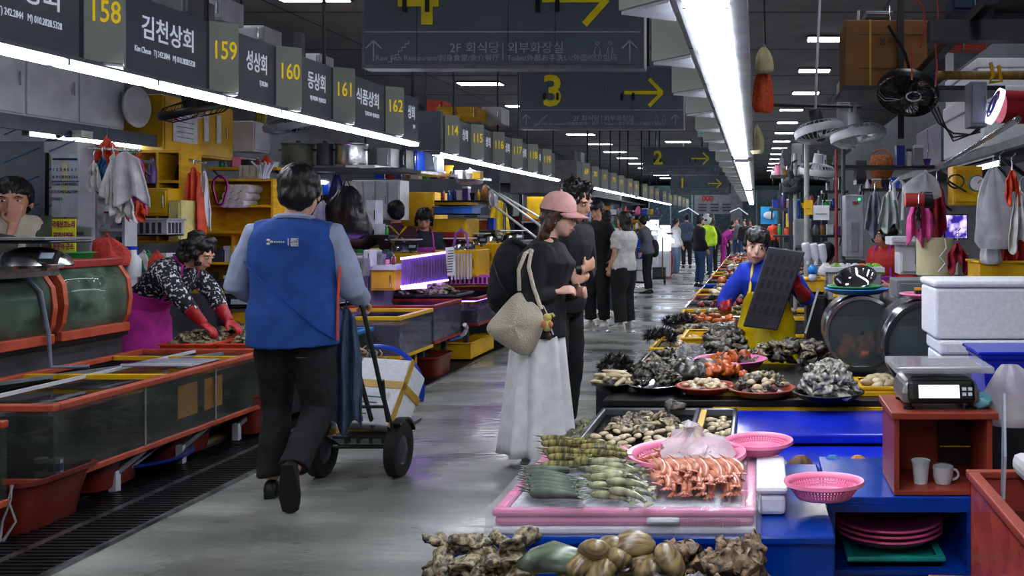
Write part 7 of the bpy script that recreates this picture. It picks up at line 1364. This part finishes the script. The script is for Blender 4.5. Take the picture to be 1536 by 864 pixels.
# clutter far along the right stalls
crds = [('pipe post','pale steel post left of the machine',1190,230,1196,390,9,'p'),('pipe post','pale steel post by the paper sign',1206,215,1214,400,8.6,'p'),('pipe post','reddish post behind the paper sign',1252,225,1257,380,8.8,'r'),('pipe post','thin post at the far right stalls',1172,240,1176,380,13,'p'),('pipe post','dark post behind the machine',1262,200,1268,420,8.4,'d'),
 ('carton','grey carton on the far right shelf',1172,222,1186,245,12,'g'),('carton','white carton beside the far grey carton',1188,215,1204,262,11,'w'),('carton','beige carton on the far right shelf',1222,232,1240,262,10,'w'),('carton','white carton above the machine',1258,160,1276,200,9.6,'w'),('carton','grey white box above the white rimmed fan',1258,122,1275,158,9.5,'w'),('carton','dark carton above the machine',1284,240,1300,270,9.8,'d'),('carton','pink grey carton left of the wicker basket',1252,232,1266,268,9.9,'g'),
 ('blue_bin','blue bin on the far right stalls',1183,300,1200,332,9.5,'b'),('yellow_sign_card','yellow card hanging at the far right stalls',1206,300,1219,322,8.2,'y'),('paper_sheet','white paper sheet hanging beside the yellow card',1220,308,1244,330,8.1,'s'),('yellow_box','narrow yellow box on the far right stalls',1180,320,1190,348,10,'y'),('steel_box','grey steel case behind the squeeze bottles',1192,328,1218,372,8.8,'g')]
cm = {'p': mat('pale_steel', (150,154,150), rough=.4), 'r': mat('red_post', (150,50,50), rough=.4), 'd': dgrey, 'g': grey_p, 'w': white_p, 'b': bluep, 'y': yellow, 's': paper}
for n_, l_, x0, y0, x1, y1, Y, c_ in crds:
    n_ = n_.replace(' ', '_')
    if 'post' in n_: a, b = frect(x0,y0,x1,y1,Y,.05); t = thing(n_, l_, 'post', base(a,b)); B().cyl(((a[0]+b[0])/2,Y,.02),((a[0]+b[0])/2,Y,b[2]),(b[0]-a[0])/2,n=10).build('tube', cm[c_], t); B().cyl(((a[0]+b[0])/2,Y,0),((a[0]+b[0])/2,Y,.02),(b[0]-a[0]),n=10).build('flange', dgrey, t)
    elif n_ in ('paper_sheet','yellow_sign_card'): a, b = frect(x0,y0,x1,y1,Y,.006); t = thing(n_, l_, 'sign', base(a,b)); B().box(a,b).build('sheet', cm[c_], t); B().tube([(a[0],Y,b[2]),((a[0]+b[0])/2,Y,b[2]+.08),(b[0],Y,b[2])], .003, 4).build('string', black, t); B().box((a[0]+.02,Y-.003,a[2]+.05),(b[0]-.02,Y,a[2]+.055)).build('written_line', ink, t)
    else: cabinet(n_, l_, 'box', *frect(x0,y0,x1,y1,Y,.25), cm[c_], 1)
wire_fan('small dark fan at the far right stalls by the blue bin', W(1190,282,9), .1, dgrey, (.5,-.2), arm=W(1195,240,9)); wire_fan('small pale lamp like fan at the far right stalls', W(1172,262,11.5), .12, white_p, (.2,0), arm=W(1174,225,11.5)); wire_fan('long pale fan edge above the steel machine', W(1225,262,9), .18, white_p, (.15,.1), arm=W(1226,235,9))
k = thing('far_shelf', 'dark far shelf line over the right stalls', 'shelf', W(1230,268,11)); 
B().box((.3,9,1.98),(1.72,9.3,2.01)).build('board', dsteel, k); B().box((.3,12.5,2.2),(1.72,12.8,2.23)).build('board', dsteel, k)
for y in (9.15,12.65): B().box((.32,y-.02,.5),(.36,y+.02,2.0)).build('post', dsteel, k)
q = W(1150,158,8); tag(B().cyl(W(1128,157,8.5), W(1292,160,8.5), .014, n=8).build('hanging_rod', black), 'black horizontal rod in front of the ceiling lights at the right', 'rod')
t = thing('fish_poster', 'turquoise balloon like poster hanging far down the right stalls', 'poster', W(1153,335,20)); a, b = frect(1141,310,1166,336,20,.03); B().box(a, b).build('sheet', mat('poster_turq', (30,170,220), (20,110,180), rough=.5, scale=3), t); B().ell(((a[0]+b[0])/2,19.97,(a[2]+b[2])/2),(.12,.01,.08)).build('fish_shape', white_p, t)
for i, (px, c_, nme) in enumerate(((1152,'(200,60,40)','red'),(1166,'','dark'),(1178,'','pale'),(1196,'','grey'),(1186,'','yellow'))):
    hanging_bag('produce_bag', '%s bundle among the far right trays' % nme, 'bundle', W(px,372+i,10+i*.3), .22, .2, [redp,black,m_bagw,grey_p,yellow][i], i+3, handles=0)
for i, (px,py) in enumerate(((1165,378),(1180,384),(1192,380),(1172,392),(1200,392))): plate_of(['white','blue','red','steel','green'][i]+' plate of shellfish on the far right counter behind the seller', px, py+26, .16, .64, [white_p,bluep,redp,steel,mat('green_plastic',(30,150,80))][i], OYS+CLC, 'clam', 10, 1, 'shellfish on the far %s plate behind the seller' % ['white','blue','red','steel','green'][i], 'shellfish on the far %s plate' % ['white','blue','red','steel','green'][i], 200+i)
# ================================================================ FAR LEFT STALLS AND HALL END
def far_tank(label, x0, x1, y0, y1, m): return tank('fish_tank', label, (x0,y0,.3),(x1,y1,.66), m, .04, .8, m_water)
for i, (y0, y1, m_, l_) in enumerate(((12,13.4,yellow,'yellow rimmed tank past the pink baskets'),(13.5,15,redp,'red rimmed tank behind the man with tousled hair'),(15.2,17,grey_p,'grey rimmed tank behind the couple'),(18.5,20.5,yellow,'far yellow rimmed tank beside the dollies'),(20.7,23,grey_p,'far grey rimmed tank beside the red tub'),(23.2,26,yellow,'farther yellow rimmed tank at the left'),(26.4,30,redp,'farthest red rimmed tank at the left'),(30.5,36,grey_p,'last grey rimmed tank at the left'))):
    t = far_tank(l_, -4.6, -3.25, y0, y1, m_); B().box((-4.5,y0+.1,.0),(-3.4,y1-.1,.29)).build('plinth', dgrey, t)
    heap_stuff([OYS+SQR,SQ,OYD][i%3], 'shellfish_heap', 26, (-3.9,(y0+y1)/2,.64), .5, (y1-y0)*.4, .08, 1.8, 'shellfish heap on the %s' % l_, 'shellfish', 300+i)
for i, (y, c_, l_) in enumerate(((12.6,yellow,'yellow counter box'),(14.2,white_p,'white counter box'),(16,bluep,'blue counter box'),(19,white_p,'white counter box'),(21.5,yellow,'yellow counter box'),(24,grey_p,'grey counter box'),(27,white_p,'white counter box'))):
    cabinet('counter_box', '%s %s the far left tanks' % (l_, ['first behind','second behind','third behind','fourth behind','fifth behind','sixth behind','last behind'][i]), 'box', (-5.4,y,.1),(-4.7,y+1.2,1.1), c_, 2, 'x+')
struct(B().box((-7.2,17.8,0),(-4.9,17.9,2.6)).build('wall_4', mat('left_partition', (128,134,144))))
struct(B().box((-7.0,10.8,0),(-6.95,17.8,2.8)).build('wall_5', mat('left_partition2', (96,100,108))))
struct(B().box((-6.2,18,0),(-6.1,40,3.0)).build('wall_6', mat('left_partition', (128,134,144))))
random.seed(12)
cls = [white_p, grey_p, dgrey, white_p, redp, yellow, white_p, bluep, grey_p]; nm_ = ['white','grey','dark','pale','red','yellow','off white','blue','light grey']
for i in range(26):
    y = 18.6+.75*i; z = [2.25,1.5,1.1][i%3]+.1*(i%2); x = -5.9+.35*(i%4); w_ = .5; h_ = .25+.2*((i*7)%3)/3
    cabinet('carton', '%s carton on the %s level of the far left stalls, stack %s' % (nm_[i%9], ['upper','middle','lower'][i%3], 'one two three four five six seven eight nine ten eleven twelve thirteen fourteen fifteen sixteen seventeen eighteen nineteen twenty twentyone twentytwo twentythree twentyfour twentyfive twentysix'.split()[i]), 'box', (x,y,z),(x+w_,y+w_,z+h_), cls[i%9], 1, 'x+')
t = thing('far_shelf', 'long far shelf along the left stalls under the cartons', 'shelf', (-5.6,28,1.4))
for z in (1.09,1.49,2.24): B().box((-6.1,18.3,z-.03),(-4.6,39,z)).build('board', dsteel, t)
for y in (18.4,25,32,38.9): B().box((-4.66,y-.03,0),(-4.6,y+.03,2.24)).build('post', dsteel, t)
m_lb = mat('lit_case', (225,235,255), rough=.4, emit=3.0)
for i, (x0,y0,x1,y1,Y) in enumerate(((975,330,985,352,24),(990,338,1003,352,26),(984,352,1004,376,24.5))):
    a, b = frect(x0,y0,x1,y1,Y,.5); t = thing('lit_case', ['narrow white lit display case above the dollies','small white lit case beside the far shoppers','wide white lit case above the red tub'][i], 'case', base(a,b)); B().box(a, b).build('glass', m_lb, t); B().box((a[0]-.05,a[1],b[2]),(b[0]+.05,b[1],b[2]+.05)).build('top', dgrey, t); B().box((a[0],a[1]+.05,.05),(b[0],b[1],a[2])).build('base', white_p, t)
tag(B().bar(W(972,335,20), W(1008,362,24), .12, .08).build('tube_light', m_lb), 'slanting white tube light over the far left stall', 'strip light')
# dollies
def dolly(label, px, pyf, cm1, cm2, n):
    Y = F*H/(pyf-CY); s_ = F/Y; x = (px-CX)/s_; t = thing('hand_truck', label, 'hand truck', (x,Y,0))
    for q in (-.14,.14): B().tube([(x+q,Y,.1),(x+q,Y+.02,1.25),(x+q*.8,Y-.05,1.32)], .018, 8).build('side_rail', mat('rust_frame', (110,96,50), rough=.6), t); B().cyl((x+q*1.4-.02,Y,.11),(x+q*1.4+.02,Y,.11),.11,n=16).build('wheel', rubber, t)
    B().tube([(x-.11,Y-.05,1.32),(x+.11,Y-.05,1.32)], .018, 8).build('cross_bar', mat('rust_frame', (110,96,50)), t); B().box((x-.2,Y-.02,.1),(x+.2,Y+.35,.13)).build('toe_plate', dsteel, t)
    for i in range(n): c_ = cm1 if i >= n/2 else cm2; z = .135+.26*i; crate('crate', '%s crate number %s from the floor on the %s' % ('blue' if c_ is bluep else 'white', ['one','two','three','four'][i], label[:28]), 'crate', (x-.19,Y+.06,z),(x+.19,Y+.36,z+.24), c_)
dolly('far hand truck stacked with white and blue crates', 963, 432, bluep, foam, 4)
dolly('rusty hand truck standing behind the crate stack', 985, 425, bluep, dgrey, 1)
tub('bright red round tub far down the aisle at the left', (W(999,335,26).x,26,0), .7, .7, .85, mat('bright_red', (200,30,30), rough=.4))
tub('dark red tub next to the bright red round tub', (W(985,335,27).x,27,0), .6, .6, .7, redp)
tub('red tub at the aisle edge behind the man with tousled hair', (-3.1,12.8,0), .5, .6, .28, redp)
# hall end: glazed front with rails
t = thing('far_partition', 'glazed greenish partition closing the far end of the hall', 'partition', (-2,52,0))
for i in range(9): x = -6+1.2*i; B().box((x,52,.0),(x+.08,52.1,3.4)).build('mullion', mat('mull', (120,150,150), rough=.5), t); B().box((x+.08,52.03,.4),(x+1.2,52.06,3.3)).build('pane', mat('far_pane', (64,84,92), (48,64,74), rough=.15), t)
B().box((-6,52,3.3),(4.8,52.1,3.55)).build('header', mat('far_wall', (60,92,92)), t); B().box((-6,52,.0),(4.8,52.1,.4)).build('kick', grey_p, t)
for i, (x0,x1) in enumerate(((1018,1048),(1095,1122))): tag(B().tube([W(x0,318,42), W((x0+x1)/2,312,42), W(x1,322,42)], .025, 6).build('curved_lamp', mat('dim_lamp', (200,215,220), rough=.4, emit=.7)), ['left','right'][i]+' curved pale lamp at the far end of the hall', 'lamp')
for i, (x,y) in enumerate(((3.2,14),(-1.0,48),(3.4,30))): tag(B().box((x-.3,y-.3,0),(x+.3,y+.3,4.62)).build('concrete_pillar', grey_p), ['pale pillar in the right stalls','far pale pillar at the end of the aisle','farther pale pillar in the right stalls'][i], 'pillar')
# boxes above the stall signs
for (x0,y0,x1,y1,Y,m_,l_) in ((288,-6,334,30,8.4,white_p,'white carton above the stall sign number 158'),(345,38,396,62,9.2,white_p,'white carton above stall sign number 159'),(225,-8,285,22,7.6,grey_p,'grey duct box above stall sign number 158'),(458,80,480,100,10.5,white_p,'small white carton above stall sign number 160'),(640,150,664,176,12.4,m_or,'orange carton behind the end panel of the second sign run'),(862,228,872,262,18.5,white_p,'white box above the third sign run'),(846,225,862,250,18.2,grey_p,'grey box at the start of the third sign run')):
    cabinet('carton', l_, 'box', *frect(x0,y0,x1,y1,Y,.35), m_, 1)
t = thing('carton_rack', 'dark steel frame carrying the cartons above the stall signs', 'frame', (-5,9,2.9))
for x0,y,x1 in ((-5.5,7.5,-4.4),(-5.6,8.3,-4.6),(-5.2,9.1,-4.4)): B().box((x0,y,2.72),(x1,y+.5,2.76)).build('board', dsteel, t); B().box((x0+.02,y+.2,2.76),(x0+.06,y+.24,4.6)).build('hanger', black, t)
# clutter in the yellow shelves
random.seed(33)
for i in range(12):
    px = 300+(i%6)*19; py = (394 if i < 6 else 436); q = W(px,py,8.35); h_ = random.uniform(.07,.16); mm = [dgrey,white_p,grey_p,redp,white_p,dgrey][(i*5)%6]
    t = thing('box', ['flat','tall','squat','narrow','short','thick'][i%6]+' box on the '+('upper' if i < 6 else 'lower')+' board of the wide yellow shelf', 'box', q); B().box((q.x-.05,8.42,q.z+.0),(q.x+.05,8.55,q.z+h_)).build('body', mm, t, bev=.006); B().box((q.x-.052,8.41,q.z+h_*.8),(q.x+.052,8.56,q.z+h_+.004)).build('lid', mm, t)
tag(B().tube([W(366,440,7.6),W(366,408,7.6),W(368,404,7.6),W(374,408,7.6),W(374,420,7.6)], .02, 8).build('tap', chrome), 'chrome tap standing left of the vest man', 'tap')
for i, (x0,y0,x1,y1,Y,m_,l_) in enumerate(((412,405,424,440,7.8,yellow,'narrow yellow box left of the vest man arm'),(545,375,556,400,8.8,white_p,'white box right of the vest man sleeve'),(530,388,545,415,8.6,grey_p,'grey box right of the vest man sleeve'),(548,300,566,345,9.4,paper,'white papers hung left of the maroon keeper'))):
    cabinet('carton', l_, 'box', *frect(x0,y0,x1,y1,Y,.15), m_, 1)
for i, px in enumerate((540,552,566,580)): hanging_bag('plastic_bag', ['green','blue','white','dark green'][i]+' bag lying on the counter before the maroon keeper', 'bag', W(px,372,9.3), .16, .1, [mat('green_plastic',(30,150,80)),bluep,m_bagw,mat('dk_green',(20,90,60))][i], i, handles=0)

# ---------------------------------------------------------------- crowded little shelves of stall goods
CN = [('white',white_p),('black',black),('red',redp),('blue',bluep),('green',mat('green_plastic',(30,150,80))),('grey',grey_p),('yellow',yellow),('brown',mat('cardboard',(150,104,56))),('pink',pinkp),('cream',mat('ivory',(200,200,188))),('clear',m_bagw),('orange',m_or),('navy',mat('navy_plastic',(20,40,130))),('violet',mat('violet',(90,60,140)))]
def goods(place, px0, px1, py, Y, n, hpx, seed, board=1, depth=.2, mb=None):
    random.seed(seed); s_ = F/Y; a = W(px0,py,Y); b = W(px1,py,Y)
    if board:
        t = thing('shelf', 'narrow shelf board '+place, 'shelf', ((a.x+b.x)/2,Y,a.z)); B().box((a.x-.03,Y-.02,a.z-.03),(b.x+.03,Y+depth,a.z-.004)).build('board', mb or dsteel, t)
        for x in (a.x,b.x): B().bar((x,Y+depth,a.z-.12),(x,Y+.02,a.z-.03),.015).build('bracket', dsteel, t)
    cs = CN[:]; random.shuffle(cs); ks = ['bottle','box','bag','bowl','jar','carton']; random.shuffle(ks)
    for i in range(n):
        x = a.x+(b.x-a.x)*(i+.5)/n; w_ = (b.x-a.x)/n*.46; h_ = hpx/s_*random.uniform(.55,1); c_, m_ = cs[i%len(cs)]; k = ks[(i+i//6)%6]; y = Y+depth*.45; w_ = min(w_, h_*.6); z = a.z
        l_ = '%s %s %s %s' % (c_, k, 'standing' if k not in ('bag',) else 'slumped', place)
        if k == 'bag': hanging_bag('goods_bag', l_, 'bag', (x,y,z+h_*1.1), w_*2.3, h_*1.1, m_, seed+i, handles=0); continue
        t = thing('goods_'+k, l_, k, (x,y,z))
        if k == 'bottle': B().lathe([(w_*.5,0),(w_*.55,.01),(w_*.55,h_*.6),(w_*.25,h_*.8),(w_*.22,h_*.92)], (x,y,z), 14, cap=True).build('body', m_, t); B().cyl((x,y,z+h_*.9),(x,y,z+h_),w_*.28,n=10).build('cap', white_p if c_ != 'white' else bluep, t)
        elif k == 'jar': B().lathe([(w_*.7,0),(w_*.75,.01),(w_*.75,h_*.55),(w_*.6,h_*.62)], (x,y,z), 16, cap=True).build('body', m_, t); B().cyl((x,y,z+h_*.6),(x,y,z+h_*.72),w_*.65,n=14).build('lid', dgrey if c_ != 'grey' else redp, t)
        elif k == 'bowl': B().lathe([(0,0),(w_*.6,0),(w_*1.0,h_*.45),(w_*1.06,h_*.47),(w_*.95,h_*.42),(w_*.55,.008),(0,.008)], (x,y,z), 20).build('shell', m_, t)
        else: B().box((x-w_,y-.06,z),(x+w_,y+.06,z+h_*.8)).build('body', m_, t, bev=.004); B().box((x-w_*1.02,y-.063,z+h_*.7),(x+w_*1.02,y+.063,z+h_*.82)).build('lid', m_ if k == 'carton' else white_p, t, bev=.002)
goods('on the upper board behind the vest man', 412, 430, 330, 9.3, 2, 24, 1); goods('on the wall board right of the vest man head', 470, 526, 292, 9.4, 5, 26, 2); goods('on the middle board right of the vest man', 506, 580, 352, 9.35, 7, 22, 3); goods('on the low board right of the vest man sleeve', 530, 590, 395, 9.2, 6, 24, 4)
goods('on the long board behind the dome scales', 656, 728, 300, 11.5, 8, 26, 5); goods('on the second board behind the dome scales', 700, 740, 345, 11.6, 4, 26, 6); goods('on the sloping shelf behind sign 162', 560, 720, 268, 10.6, 12, 24, 7, 0)
goods('on the board above the white shelf unit', 118, 200, 238, 7.05, 6, 22, 8); goods('on the board above the floral woman', 170, 272, 400, 7.3, 8, 26, 9); goods('on the board under the yellow hoses', 318, 412, 250, 8.6, 7, 22, 10, mb=wood_y); goods('on the rear board left of the vest man', 330, 384, 438, 8.4, 4, 30, 11)
goods('under the first sign run at the far left corner', 44, 120, 205, 6.9, 4, 20, 12, 0)
goods('on the top board of the far right stalls', 1160, 1262, 262, 10.5, 8, 26, 13); goods('on the middle board of the far right stalls', 1158, 1256, 312, 10.2, 9, 24, 14); goods('on the lower board of the far right stalls', 1164, 1262, 352, 9.9, 9, 24, 15); goods('on the counter behind the squeeze bottles', 1160, 1234, 386, 9.0, 7, 18, 16, 0)
goods('on the board above the red jacket seller', 1296, 1350, 282, 8.6, 4, 22, 17); goods('on the board left of the tall steel machine', 1238, 1268, 285, 9.2, 3, 26, 18); goods('on the right shelf beam past the foam boxes', 1345, 1400, 248, 8.8, 4, 40, 19, 0)
goods('behind the foam boxes under the monitor', 1438, 1462, 414, 6.0, 2, 40, 20); goods('on the ledge between the drum tank and foam boxes', 1326, 1350, 448, 5.9, 2, 22, 21, 0)
goods('on the first far left ledge', 846, 872, 300, 18.0, 4, 16, 22); goods('on the far left rack behind the couple', 905, 990, 322, 20, 9, 16, 23); goods('on the second far left rack behind the couple', 915, 985, 345, 21, 8, 14, 24)
goods('on the counter in front of the maroon keeper', 532, 590, 398, 8.95, 6, 22, 25, 0)
